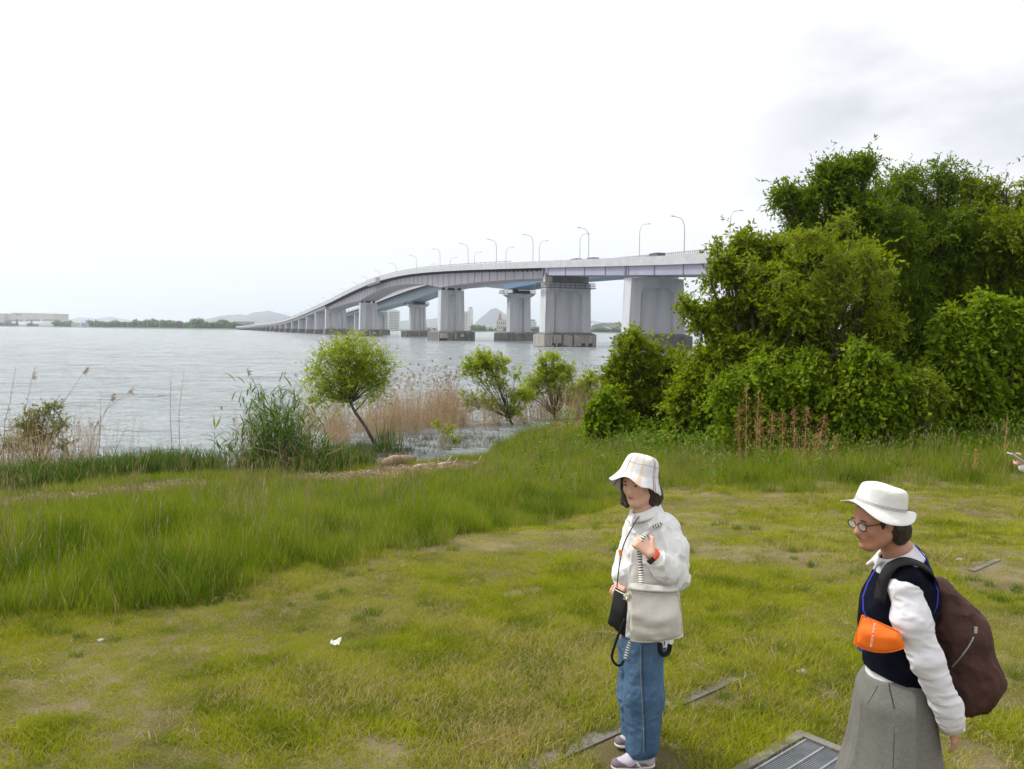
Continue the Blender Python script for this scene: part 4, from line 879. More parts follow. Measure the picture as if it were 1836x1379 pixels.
for a0, a1, b0, b1 in ((0, GLA, 0, f), (0, GLA, GLB-f, GLB), (0, f, f, GLB-f), (GLA-f, GLA, f, GLB-f)):
    mb.hexa([GP(a0, b0, gzv-.2), GP(a1, b0, gzv-.2), GP(a1, b1, gzv-.2), GP(a0, b1, gzv-.2), GP(a0, b0, gzv+.012), GP(a1, b0, gzv+.012), GP(a1, b1, gzv+.012), GP(a0, b1, gzv+.012)])
mb.build('concrete_surround', m_kerb, root)
m_gal = mat('galvanised_steel', (.36, .38, .40), .45, (.26, .28, .30), scale=8, metal=.7, coord='Position')
cb = MB(); b0 = f+.012
for b_ in np.arange(b0, GLB-f, .105): cb.hexa([GP(f+.005, b_, gzv-.02), GP(GLA-f-.005, b_, gzv-.02), GP(GLA-f-.005, b_+.012, gzv-.02), GP(f+.005, b_+.012, gzv-.02), GP(f+.005, b_, gzv+.004), GP(GLA-f-.005, b_, gzv+.004), GP(GLA-f-.005, b_+.012, gzv+.004), GP(f+.005, b_+.012, gzv+.004)])
cb.build('cross_bar', m_gal, root)['kind'] = 'stuff'
cb = MB()
for a in np.arange(f+.006, GLA-f, .0165): cb.hexa([GP(a, f+.008, gzv-.03), GP(a+.005, f+.008, gzv-.03), GP(a+.005, GLB-f-.008, gzv-.03), GP(a, GLB-f-.008, gzv-.03), GP(a, f+.008, gzv), GP(a+.005, f+.008, gzv), GP(a+.005, GLB-f-.008, gzv), GP(a, GLB-f-.008, gzv)])
cb.build('bearing_bar', m_gal, root)['kind'] = 'stuff'
pit = MB(); pit.hexa([GP(f, f, gzv-.5), GP(GLA-f, f, gzv-.5), GP(GLA-f, GLB-f, gzv-.5), GP(f, GLB-f, gzv-.5), GP(f, f, gzv-.06), GP(GLA-f, f, gzv-.06), GP(GLA-f, GLB-f, gzv-.06), GP(f, GLB-f, gzv-.06)]); pit.build('drain_pit', mat('wet_mud', (.03, .028, .025), .6), root)
def scrap(name, label, cat, px, py, w, h, col, seed, lift=.03):
    p0 = on(px, py); q = random.Random(seed); nx_, ny_ = 7, 5; V = []
    for j in range(ny_):
        for i in range(nx_): V.append((p0.x+(i/(nx_-1)-.5)*w+q.gauss(0, w*.03), p0.y+(j/(ny_-1)-.5)*h*1.5+(i/(nx_-1)-.5)*.4*h, p0.z+lift+abs(q.gauss(0, .012))+(j/(ny_-1))*h*.5+(i == nx_-1)*.02))
    F = [(j*nx_+i, j*nx_+i+1, (j+1)*nx_+i+1, (j+1)*nx_+i) for j in range(ny_-1) for i in range(nx_-1)]
    mb = MB(); mb.add(V, F); o = mb.build(name, mat(name+'_mat', col, .7)); md = o.modifiers.new('t', 'SOLIDIFY'); md.thickness = .002; props(o, label, cat); return o
scrap('paper_scrap', 'crumpled white paper scrap lying on the mown lawn', 'litter', 602, 1163, .068, .022, (.78, .80, .74), 3)
scrap('plastic_litter', 'crumpled whitish plastic bag at the foot of the trees', 'litter', 1633, 806, .30, .12, (.6, .6, .6), 5, .12)
rk = random.Random(4)
def stone(x, y, s_, label):
    p0 = on(x, y); bm = bmesh.new(); bmesh.ops.create_icosphere(bm, subdivisions=2, radius=1)
    for v in bm.verts: v.co = Vector((v.co.x*s_*1.3, v.co.y*s_, v.co.z*s_*.7))*(1+rk.uniform(-.12, .12)) + p0 + Vector((0, 0, s_*.3))
    me_ = bpy.data.meshes.new('stone'); bm.to_mesh(me_); bm.free(); props(link('stone', me_, mat('pale_stone', (.42, .40, .37), .9, (.3, .28, .26), scale=30)), label, 'stone')
stone(917, 1344, .014, 'tiny white stone in the lawn left of the purple shoes')
stone(1438, 1208, .03, 'small pale stone in the worn lawn by the grass tussock')
stone(181, 1150, .02, 'small pale stone in the lawn at the left'); stone(1720, 1006, .03, 'grey stone beside the far end of the kerb')
# lush tussock beyond the kerb and other stand-out plants
m_tuss = grassmat('tussock_blades', (.045, .11, .006), (.17, .24, .015), (.35, .28, .12), .1, .4, .9)
def tussock(px, py, n, rad, h, label, m_=m_lawn, lean=.8, wd=.006):
    p0 = on(px, py); o = tuft('grass_tussock', n, rad, h*.4, h, wd, lean, int(px), m_, 4, .6); COL.objects.link(o); o.location = p0; props(o, label, 'grass tussock'); return o
tussock(1400, 1190, 420, .26, .17, 'lush green grass tussock growing over the kerb')
tussock(1215, 1278, 120, .09, .10, 'small bright grass tuft just right of the jeans')
tussock(310, 1066, 900, .42, .52, 'dense dark green tussock at the edge of the tall grass', m_tuss, .45, .006)
tussock(1535, 865, 500, .35, .42, 'dark green grass clump behind the white hat', m_tuss, .4, .008)
tussock(980, 925, 420, .4, .45, 'deep green clump at the mowing edge left of the plaid hat', m_tuss, .4, .008)
tussock(1215, 1008, 130, .13, .10, 'short green tuft behind the white shirt sleeve')
tp = [tuft('tuft', 70, .07, .04, .10, .0045, .75, 820+k, m_tuss, 3, .6) for k in range(3)]
xa, ya = fan(700, 2.8, 11, -.75, .6); ka = (ya < edge_y(xa)-.2) & ~in_grate(xa, ya, .1) & (fbm(xa*1.4, ya*1.4, 64, 2) > .55); xa, ya = xa[ka], ya[ka]
scatter('lawn_tufts', np.stack([xa, ya, gz(xa, ya)], 1), g_.random(len(xa))*6.28, .5+.6*g_.random(len(xa)), g_.integers(0, 3, len(xa)), tp, 'small darker green tufts dotted over the mown lawn')
# long straw lines
for k, (x, y, l, a) in enumerate([(1780, 1127, .28, -.1), (385, 1070, .1, .8), (860, 1352, .22, .5), (1245, 1210, .12, -.7), (380, 1030, .2, .3), (1090, 1150, .25, -.3)]):
    p0 = on(x, y); mb = MB(); mb.tube([p0+Vector((-l/2*math.cos(a), -l/2*math.sin(a), .05)), p0+Vector((0, 0, .075)), p0+Vector((l/2*math.cos(a), l/2*math.sin(a), .05))], .0028, 4)
    props(mb.build('straw_stalk', m_straw), ['long pale straw on the lawn right of the backpack', 'bent straw at the tall grass edge', 'pale dry stalk lying near the kerb end', 'short straw just right of the jeans', 'straw lying against the tall grass left', 'pale stalk on the lawn left of the black bag'][k], 'straw')

# driftwood
m_drift = mat('driftwood', (.34, .25, .16), .9, (.20, .14, .09), scale=6, bump=.6, coord='Position', stretch=(.4, 1, 1)); m_pale = mat('bleached_wood', (.55, .50, .44), .9, (.40, .35, .3), scale=6, coord='Position')
for (x0, y0, x1, y1, r_, m_, lb) in [(690, 842, 742, 832, .16, m_drift, 'thick brown driftwood log on the beach'), (742, 843, 768, 837, .06, m_pale, 'pale driftwood stick right of the brown log'), (782, 838, 816, 832, .05, m_pale, 'bleached driftwood branch near the shore grass'), (622, 845, 655, 842, .09, m_drift, 'low dark driftwood at the left of the beach'), (808, 832, 812, 846, .035, m_pale, 'short forked bleached stick pointing at the viewer'), (845, 836, 862, 832, .035, m_pale, 'thin pale stick at the right end of the beach')]:
    a = on(x0, y0, r_); b_ = on(x1, y1, r_); mb = MB(); mb.tube([a, a.lerp(b_, .3)+Vector((0, 0, r_*.3)), a.lerp(b_, .7), b_], [r_*.8, r_, r_*.9, r_*.6], 9)
    if r_ < .06: c_ = a.lerp(b_, .5); mb.tube([c_, c_+Vector((.15, .1, .22))], [r_*.6, r_*.2], 6)
    props(mb.build('driftwood', m_, smooth=True), lb, 'driftwood')

# ------------------------------------------------------------------ trees and shrubs
def sprays(cl, nsp, per, size, seed, twig=.55, droop=.15, aspect=.5, spread=.13, up=.1, gap=.0):
    """leafy twigs pushing out of each cluster (centre, radii, weight)"""
    q = np.random.default_rng(seed); W = np.array([c[2] for c in cl], float); W /= W.sum(); ci = q.choice(len(cl), nsp, p=W)
    C = np.array([c[0] for c in cl], float)[ci]; Rr = np.array([c[1] for c in cl], float)[ci]; d = q.normal(size=(nsp, 3)); d[:, 2] = d[:, 2]*.9+.15; d /= np.linalg.norm(d, axis=1)[:, None]
    # every cluster breaks up into smaller clumps with gaps between them
    K = 10; sd2 = q.normal(size=(len(cl), K, 3)); sd2 /= np.linalg.norm(sd2, axis=2)[:, :, None]; sr = .25+.75*q.random((len(cl), K))**.6; sub = sd2*sr[:, :, None]
    kk = q.integers(0, K, nsp); kk = np.where(q.random(nsp) < .18, 0, kk); Cs = C+sub[ci, kk]*Rr; C = Cs; Rr = Rr*(.17+.22*q.random((len(cl), K))[ci, kk])[:, None]
    rad = .2+.8*q.random(nsp)**.55; S = C+d*Rr*rad[:, None]
    tdir = d*.8+q.normal(size=(nsp, 3))*.45; tdir[:, 2] += up-droop; tdir /= np.linalg.norm(tdir, axis=1)[:, None]
    tl = twig*(.5+.9*q.random(nsp))*np.where(q.random(nsp) < .07, 1.9, 1); u = (np.arange(per)+.5)/per
    P = S[:, None, :]+tdir[:, None, :]*(tl[:, None]*u[None, :])[:, :, None]; P[:, :, 2] -= (droop*tl[:, None]*u[None, :]**2)
    P = P + q.normal(size=P.shape)*spread*size*1.2; out = np.repeat(tdir, per, 0)
    var = np.repeat(q.random(nsp)*.3+(np.random.default_rng(seed+5).random((len(cl), K))*.45)[ci, kk], per)+q.random(nsp*per)*.25
    r_ = leaves_at(P.reshape(-1, 3), size, q, out, droop, aspect, var)
    return r_, (S, tdir, tl, C)
def px_clusters(lst, Y, dscale=1.0):
    out = []
    for it in lst:
        x, y, r_ = it[:3]; dy = it[3] if len(it) > 3 else 0; rz = it[4] if len(it) > 4 else r_*.85
        c = atY(x, y, Y+dy); k = (Y+dy)/FPX; q = random.Random(int(x*7+y*13))
        if r_ < 15: out.append((tuple(c), (r_*k, r_*k*dscale, rz*k), r_*r_)); continue
        for j in range(3):
            a = q.uniform(0, 6.28); o_ = q.uniform(.25, .75)*r_*k; f_ = q.uniform(.45, .75); out.append(((c.x+math.cos(a)*o_, c.y+q.uniform(-.7, .7)*r_*k*dscale, c.z+math.sin(a)*o_*rz/r_), (r_*k*f_, r_*k*f_*dscale, rz*k*f_), r_*r_*f_*f_))
    return out
def make_tree(name, label, cat, base, cl, nsp, per, size, seed, leaf, trunk_r=.12, fork=.35, bark=None, group=None, twigs=260, **kw):
    bark = bark or m_bark; base = Vector(base); root = empty(name, base); props(root, label, cat, group); q = random.Random(seed)
    r_, (S, tdir, tl, C) = sprays(cl, nsp, per, size, seed, **kw)
    me_ = crown_mesh('crown', [r_]); o = link('crown', me_, leaf, root)
    cen = Vector(np.mean([c[0] for c in cl], axis=0)); mb = MB(); fk = base.lerp(Vector((cen.x, cen.y, base.z+(cen.z-base.z))), fork)
    mid = base.lerp(fk, .5)+Vector((q.uniform(-.1, .1), q.uniform(-.1, .1), 0))*trunk_r*6
    mb.tube([base-Vector((0, 0, .3)), base+Vector((0, 0, .05)), mid, fk], [trunk_r*1.3, trunk_r*1.15, trunk_r*.95, trunk_r*.75], 9)
    for c, rr, w in cl:
        c = Vector(c); m1_ = fk.lerp(c, .45)+Vector((q.uniform(-1, 1), q.uniform(-1, 1), q.uniform(-.2, .8)))*rr[0]*.25
        mb.tube([fk, m1_, c], [trunk_r*.5, trunk_r*.32, trunk_r*.12], 6)
        for _ in range(3):
            e_ = c+Vector((q.gauss(0, .5)*rr[0], q.gauss(0, .5)*rr[1], q.gauss(.2, .5)*rr[2])); mb.tube([m1_.lerp(c, q.uniform(.2, 1)), c.lerp(e_, .5), e_], [trunk_r*.14, trunk_r*.09, trunk_r*.04], 4)
    idx_ = np.random.default_rng(seed).choice(len(S), min(twigs, len(S)), replace=False)
    for i in idx_:
        s0 = Vector(S[i]); c0 = Vector(C[i]); mb.tube([c0.lerp(s0, .25), s0, s0+Vector(tdir[i])*tl[i]*.8], [.011, .007, .003], 3, cap=False)
    mb.build('trunk', bark, root, smooth=True); return root
lf_willow = leafmat('willow_leaves', (.15, .23, .018), (.37, .43, .05), .48)
lf_mid = leafmat('mid_leaves', (.06, .115, .006), (.26, .32, .018), .42, c3=(.44, .46, .05))
lf_dark = leafmat('dark_leaves', (.05, .105, .008), (.17, .25, .018), .4, c3=(.26, .34, .04))
lf_big = leafmat('broad_leaves', (.06, .125, .005), (.24, .33, .014), .42, c3=(.44, .32, .05))
lf_yel = leafmat('yellow_green_leaves', (.11, .17, .016), (.27, .32, .035), .4, c3=(.32, .34, .07))
lf_thin = leafmat('thin_leaves', (.12, .15, .03), (.25, .28, .07), .4)
# young willow leaning out of the shallows
wb = at(676, 806, 0); Yw = wb.y
cl = px_clusters([(600, 640, 30), (645, 632, 28), (575, 680, 30), (620, 670, 42, -.2), (628, 648, 34, .1), (632, 622, 22), (665, 665, 36), (640, 700, 38, .2), (590, 710, 26), (680, 690, 20), (615, 720, 24), (655, 640, 26, .4), (555, 690, 14), (685, 640, 12), (605, 630, 14, -.3)], Yw, 1.0)
root = empty('willow_tree', wb); props(root, 'round young willow with a bare trunk leaning out of the shallow water', 'tree')
r_, (S, td_, tl_, C_) = sprays(cl, 1600, 11, .10, 900, twig=.45, droop=.05, aspect=.32, up=.25); me_ = crown_mesh('crown', [r_]); link('crown', me_, lf_willow, root)
mb = MB(); k = Yw
P = [at(680, 812, -.15), atY(676, 803, k), atY(655, 765, k), atY(636, 738, k), atY(628, 722, k)]; mb.tube(P, [.075, .068, .055, .05, .045], 9)
f1 = P[-1]
for c, rr, w in cl:
    c = Vector(c); mb.tube([f1, f1.lerp(c, .5)+Vector((hr.uniform(-.1, .1), hr.uniform(-.1, .1), .05)), c], [.03, .018, .008], 5)
mb.tube([P[-2], atY(652, 722, k), atY(664, 705, k)], [.025, .018, .01], 5)
for i in range(0, 1600, 4): s0 = Vector(S[i]); c0 = Vector(C_[i]); mb.tube([c0.lerp(s0, .2), s0, s0+Vector(td_[i])*tl_[i]], [.008, .005, .002], 3, cap=False)
mb.build('trunk', m_bark, root, smooth=True)
def sh(name, label, cat, bx, by, cl, Y, nsp, per, size, seed, leaf, **kw):
    b_ = at(bx, by, 0) if kw.pop('water', False) else None
    if Y is None: Y = b_.y
    if b_ is None: p_ = atY(bx, by, Y); b_ = Vector((p_.x, Y, gz1(p_.x, Y)))
    ds = kw.pop('ds', 1.0)
    return make_tree(name, label, cat, b_, px_clusters(cl, Y, ds), nsp, per, size, seed, leaf, **kw)
sh('willow_shrub', 'airy pale green willow shrub right of the dry reeds', 'shrub', 918, 762, [(855, 655, 24), (840, 668, 14), (885, 650, 18), (905, 648, 12), (850, 715, 20), (880, 725, 22), (900, 690, 16), (935, 700, 18), (870, 690, 12), (835, 708, 10), (915, 735, 16), (865, 645, 22), (930, 700, 20), (890, 670, 20), (925, 670, 12)], None, 820, 11, .12, 910, lf_willow, trunk_r=.05, fork=.15, water=True, twig=.32, aspect=.4, droop=.05, up=.2)
sh('willow_shrub', 'bushy green willow shrub with a tall tip left of the tree line', 'shrub', 995, 752, [(988, 650, 20), (1000, 665, 24), (975, 672, 20), (1015, 660, 14), (955, 690, 20), (990, 690, 24), (1020, 690, 18), (945, 710, 16), (990, 640, 14), (1010, 715, 22), (965, 705, 20), (985, 668, 22)], None, 900, 11, .12, 920, lf_willow, trunk_r=.05, fork=.12, water=True, twig=.32, aspect=.4, up=.2)
sh('willow_shrub', 'low willow shrub next to the dense green bushes', 'shrub', 1048, 748, [(1050, 676, 20), (1045, 690, 20), (1068, 690, 14), (1040, 705, 14), (1062, 715, 12)], None, 330, 11, .12, 930, lf_willow, trunk_r=.04, fork=.12, water=True, twig=.3, aspect=.4)
sh('thin_shrub', 'thin leafed pale shrub among reeds at the left edge', 'shrub', 70, 858, [(80, 745, 22), (105, 765, 18), (45, 770, 22), (75, 785, 26), (30, 800, 18), (110, 800, 14), (60, 755, 16)], None, 420, 8, .085, 940, lf_thin, trunk_r=.03, fork=.1, water=True, twig=.3, aspect=.35, twigs=380)
sh('sapling', 'small bright sapling at the water edge by the reeds', 'sapling', 800, 800, [(785, 760, 8), (800, 775, 7), (815, 790, 7), (806, 765, 6)], None, 60, 8, .09, 950, lf_willow, trunk_r=.012, fork=.2, water=True, twig=.15)
# tree line on the right
sh('leafy_tree', 'yellow green tree leaning towards the bridge at the left end of the tree line', 'tree', 1345, 800, [(1240, 545, 16), (1222, 540, 9), (1262, 575, 14), (1255, 558, 14), (1300, 478, 26), (1335, 448, 32), (1318, 540, 44), (1365, 470, 60), (1430, 470, 62), (1370, 560, 72, -.6), (1450, 560, 78, -1), (1490, 480, 60), (1545, 485, 46), (1540, 560, 56, -.6), (1318, 640, 50), (1390, 650, 64, -.8), (1272, 500, 12), (1285, 450, 12), (1470, 640, 60), (1285, 590, 20)], 21.5, 7600, 12, .128, 1000, lf_mid, trunk_r=.17, fork=.3, twigs=900, twig=.34, aspect=.45, droop=.2)
sh('acacia_tree', 'tree with bright tips standing out above the left part of the tree line', 'tree', 1500, 800, [(1415, 345, 24), (1398, 355, 14), (1440, 375, 24), (1430, 395, 20), (1478, 310, 22), (1500, 325, 34), (1535, 300, 24), (1552, 290, 16), (1475, 350, 30), (1520, 370, 46), (1460, 410, 44), (1570, 400, 50), (1500, 440, 60)], 24, 4200, 12, .12, 1010, lf_dark, trunk_r=.18, fork=.45, twigs=500, twig=.42, aspect=.4)
sh('feathery_tree', 'tall feathery tree in the middle of the tree line', 'tree', 1660, 805, [(1605, 350, 44), (1650, 330, 38), (1690, 325, 30), (1710, 330, 22), (1630, 390, 60), (1690, 385, 64), (1600, 450, 66), (1680, 460, 80), (1755, 400, 62), (1745, 480, 80), (1620, 530, 80), (1700, 560, 80), (1600, 610, 70)], 25.5, 9000, 14, .12, 1020, lf_dark, trunk_r=.24, fork=.35, twigs=700, twig=.55, aspect=.3, droop=.25, ds=1.2)
sh('feathery_tree', 'tall feathery tree reaching out of the right edge of the photo', 'tree', 1850, 815, [(1760, 360, 34), (1800, 345, 34), (1830, 385, 50), (1800, 430, 60), (1880, 400, 70), (1860, 470, 80), (1930, 450, 90), (1790, 510, 70), (1850, 560, 90), (1930, 560, 90)], 24.5, 6200, 13, .125, 1030, lf_mid, trunk_r=.22, fork=.35, twigs=400, twig=.6, aspect=.35, droop=.25)
sh('broad_leaved_tree', 'broad leaved tree with drooping leaves low at the right edge', 'tree', 1800, 812, [(1700, 602, 18), (1735, 578, 22), (1705, 560, 14), (1770, 545, 20), (1805, 572, 26), (1842, 555, 24), (1730, 632, 24), (1788, 628, 28), (1850, 635, 32), (1698, 668, 20), (1760, 688, 26), (1822, 700, 28), (1725, 722, 20), (1870, 715, 30), (1780, 740, 24), (1900, 620, 34), (1680, 635, 12)], 20.5, 3300, 9, .135, 1040, lf_big, trunk_r=.1, fork=.2, twigs=200, twig=.5, aspect=.58, droop=.55)
sh('broad_leaved_sapling', 'broad leaved sapling with a pointed top in front of the dark trunks', 'sapling', 1575, 800, [(1543, 615, 11), (1550, 640, 18), (1524, 668, 16), (1580, 662, 18), (1558, 700, 22), (1612, 690, 19), (1645, 678, 14), (1642, 706, 18), (1535, 732, 20), (1598, 730, 20), (1500, 700, 12)], 18.6, 1500, 9, .125, 1050, lf_big, trunk_r=.06, fork=.15, twigs=150, twig=.42, aspect=.58, droop=.5)
sh('broad_leaved_sapling', 'wide broad leaved sapling below the yellow green tree', 'sapling', 1400, 795, [(1300, 695, 18), (1334, 668, 18), (1366, 650, 16), (1396, 690, 22), (1430, 668, 18), (1452, 640, 12), (1476, 690, 20), (1420, 722, 22), (1350, 722, 22), (1488, 726, 18), (1384, 748, 24), (1310, 730, 14)], 19.2, 1750, 9, .12, 1060, lf_big, trunk_r=.06, fork=.15, twigs=150, twig=.42, aspect=.58, droop=.5)
sh('bush', 'dense green bush in front of the nearest clean pier', 'bush', 1170, 770, [(1128, 620, 20), (1125, 650, 28), (1165, 645, 28), (1200, 650, 24), (1110, 690, 34), (1155, 690, 46), (1200, 695, 46), (1235, 672, 24), (1230, 715, 40), (1095, 720, 26), (1120, 735, 34), (1170, 740, 40), (1140, 600, 12)], 26, 3600, 11, .13, 1070, lf_mid, trunk_r=.07, fork=.15, twigs=400, twig=.4, aspect=.5)
sh('bush', 'brighter bush at the left foot of the tree line beside the shore grass', 'bush', 1100, 775, [(1090, 712, 20), (1075, 735, 20), (1105, 745, 26), (1085, 760, 22), (1130, 765, 26), (1060, 755, 12)], 25, 900, 10, .14, 1080, lf_big, trunk_r=.04, fork=.15, twigs=80, twig=.3, aspect=.6, droop=.5)
sh('bush', 'dense bush between the pier and the yellow green tree', 'bush', 1280, 785, [(1262, 668, 26), (1290, 690, 42), (1250, 700, 40), (1300, 730, 44), (1240, 740, 40), (1320, 750, 34), (1272, 640, 20)], 23, 2300, 11, .13, 1090, lf_mid, trunk_r=.07, fork=.15, twigs=200, twig=.4, aspect=.5)
sh('bush', 'dark bush filling the middle foot of the tree line', 'bush', 1520, 790, [(1480, 740, 44), (1540, 740, 46), (1600, 745, 46), (1440, 755, 34), (1570, 700, 50), (1500, 690, 40), (1650, 750, 40)], 22, 2300, 11, .12, 1100, lf_dark, trunk_r=.07, fork=.15, twigs=200, twig=.4, aspect=.5)
sh('bush', 'dark bush under the trees at the right edge', 'bush', 1740, 800, [(1690, 750, 44), (1740, 755, 44), (1790, 765, 44), (1840, 760, 50), (1900, 750, 60), (1700, 700, 44), (1890, 700, 60)], 21.5, 2500, 11, .12, 1110, lf_dark, trunk_r=.07, fork=.15, twigs=200, twig=.4, aspect=.5)
sh('bush', 'tangled green bush in the shade behind the saplings', 'bush', 1400, 790, [(1340, 600, 50), (1400, 620, 60), (1460, 620, 60), (1530, 620, 50), (1350, 690, 50), (1600, 570, 60), (1680, 620, 60), (1640, 680, 60), (1750, 600, 80), (1850, 640, 80)], 27.5, 4200, 11, .14, 1120, lf_dark, trunk_r=.12, fork=.15, twigs=200, twig=.5, aspect=.5)
sh('bush', 'small leafy bush with pale yellow tips in front of the saplings', 'bush', 1660, 790, [(1655, 690, 22), (1640, 705, 24), (1675, 705, 18), (1690, 715, 12)], 18.4, 500, 10, .08, 1130, lf_yel, trunk_r=.03, fork=.15, twigs=60, twig=.22, aspect=.5)
sh('climbing_vine', 'yellow green vine draped over the front of the tree line', 'vine', 1530, 800, [(1497, 470, 15), (1550, 462, 17), (1585, 500, 12), (1525, 515, 16), (1470, 505, 12), (1425, 430, 12), (1460, 425, 13), (1510, 400, 12), (1480, 560, 14), (1345, 470, 10), (1400, 500, 10)], 19.6, 620, 11, .085, 1140, lf_yel, trunk_r=.012, fork=.3, twigs=160, twig=.3, aspect=.42)
# green reed clump
root = empty('reed_clump', on(500, 858)); props(root, 'tall clump of green reeds with drooping leaves beside the young willow', 'reed clump')
gm = MB(); q = random.Random(8); dm = MB(); Yr = on(500, 850).y
for k in range(210):
    x = q.gauss(505, 44); x = max(400, min(592, x)); y = 848+q.gauss(0, 5); b_ = atY(x, y, Yr+q.uniform(-.9, .9)); b_.z = max(gz1(b_.x, b_.y), 0)
    H = (1.4+1.75*math.exp(-((x-500)/62)**2))*q.uniform(.45, 1.0); lx, ly = q.gauss(-.05, .2), q.gauss(0, .15)
    P = [b_+Vector((lx*H*t_*t_, ly*H*t_*t_, H*t_)) for t_ in (0, .3, .6, .85)]; gm.tube(P, [.007, .006, .005, .003], 4, cap=False)
    for j in range(q.randint(4, 7)):
        t_ = q.uniform(.25, 1); s0 = b_+Vector((lx*H*t_*t_, ly*H*t_*t_, H*t_*.85)); a = q.uniform(0, 6.28); l = q.uniform(.28, .62); w = q.uniform(.013, .026); dr = q.uniform(.2, 1.0); pts = []
        for i in range(5):
            u = i/4; pts.append(s0+Vector((math.cos(a)*l*u*.75, math.sin(a)*l*u*.75, l*(u*.95-dr*u*u*.9))))
        sdv = Vector((-math.sin(a), math.cos(a), .5)).normalized(); V = []
        for i, p_ in enumerate(pts): ww = w*(1-(i/4)**2.2)*(.55 if i == 0 else 1); V += [p_+sdv*ww, p_-sdv*ww]
        gm.add(V, [(2*i, 2*i+1, 2*i+3, 2*i+2) for i in range(4)])
me_ = gm.mesh('leaves'); a = me_.attributes.new('var', 'FLOAT', 'POINT'); vv = np.random.default_rng(3).random(len(me_.vertices)//10+1).repeat(10)[:len(me_.vertices)]; a.data.foreach_set('value', vv.astype(np.float32))
link('green_leaves', me_, leafmat('reed_leaves', (.045, .10, .018), (.13, .21, .035), .35), root)
for k in range(170):
    x = q.gauss(510, 40); b_ = atY(x, 850+q.gauss(0, 6), Yr+q.uniform(-1, .6)); b_.z = max(gz1(b_.x, b_.y), 0); H = q.uniform(.5, 1.5); lx, ly = q.gauss(-.1, .45), q.gauss(0, .3)
    dm.tube([b_, b_+Vector((lx*H*.4, ly*H*.4, H*.55)), b_+Vector((lx*H, ly*H, H*(.95-abs(lx)*.3)))], [.006, .005, .003], 3, cap=False)
dm.build('dry_stalks', m_reed, root, fix=False)
# single long reed stalks leaning over the water at the left
m_stalk = mat('grey_stalk', (.22, .18, .14), .8, (.32, .27, .2), scale=4, coord='Position')
for k, (bx, by, mx_, my, tx, ty, pl, lb) in enumerate([(10, 850, 40, 760, 60, 668, 1, 'tall reed stalk with a feathery plume near the left edge'), (80, 800, 118, 715, 155, 660, 1, 'long reed stalk leaning right over the thin shrub'), (160, 860, 180, 760, 203, 707, 1, 'reed stalk with a small drooping plume'), (175, 850, 180, 770, 181, 700, 0, 'straight bare reed stalk between the leaning ones'), (150, 800, 190, 735, 238, 698, 1, 'reed stalk bending far right to a curled tip'), (310, 835, 305, 740, 307, 660, 0, 'tall lone reed stem, left one of the pair over open water'), (322, 835, 321, 740, 330, 665, 0, 'tall lone reed stem, right one of the pair over open water'), (0, 790, 18, 720, 28, 660, 0, 'bare reed stalk leaning at the left edge'), (185, 870, 210, 800, 229, 762, 0, 'short reed stalk leaning right above the sedge'), (470, 800, 462, 700, 443, 662, 1, 'thin reed stalk with a nodding plume over the reed clump'), (385, 838, 384, 800, 385, 770, 2, 'reed stem ending in two bright pointed leaves')]):
    Yk = at(150, 858, 0).y + hr.uniform(-.4, .8); P = [atY(bx, by, Yk), atY((bx+mx_)/2, (by+my)/2, Yk), atY(mx_, my, Yk), atY(tx, ty, Yk)]; P[0].z = min(P[0].z, gz1(P[0].x, P[0].y)); mb = MB(); mb.tube(P, [.010, .009, .007, .004], 5)
    root = mb.build('reed_stalk', m_stalk); props(root, lb, 'reed')
    if pl == 1:
        mb = MB(); e_ = P[-1]
        for _ in range(22): d = Vector((hr.gauss(.4, .4), hr.gauss(0, .3), hr.gauss(0, .6)))*.11; s0 = e_+(P[-1]-P[-2]).normalized()*hr.uniform(-.16, .02); mb.tube([s0, s0+d*.6, s0+d+Vector((.02, 0, -.03))], [.004, .009, .003], 3)
        mb.build('plume', m_plume, root)
    if pl == 2:
        for dx in (-.02, .2):
            mb = MB(); s0 = P[-1]; l = .42; mb.add([s0, s0+Vector((dx*.45-.03, 0, l*.4)), s0+Vector((dx, 0, l)), s0+Vector((dx*.45+.03, 0, l*.38))], [(0, 1, 2, 3)]); o = mb.build('leaf', lf_willow, root)
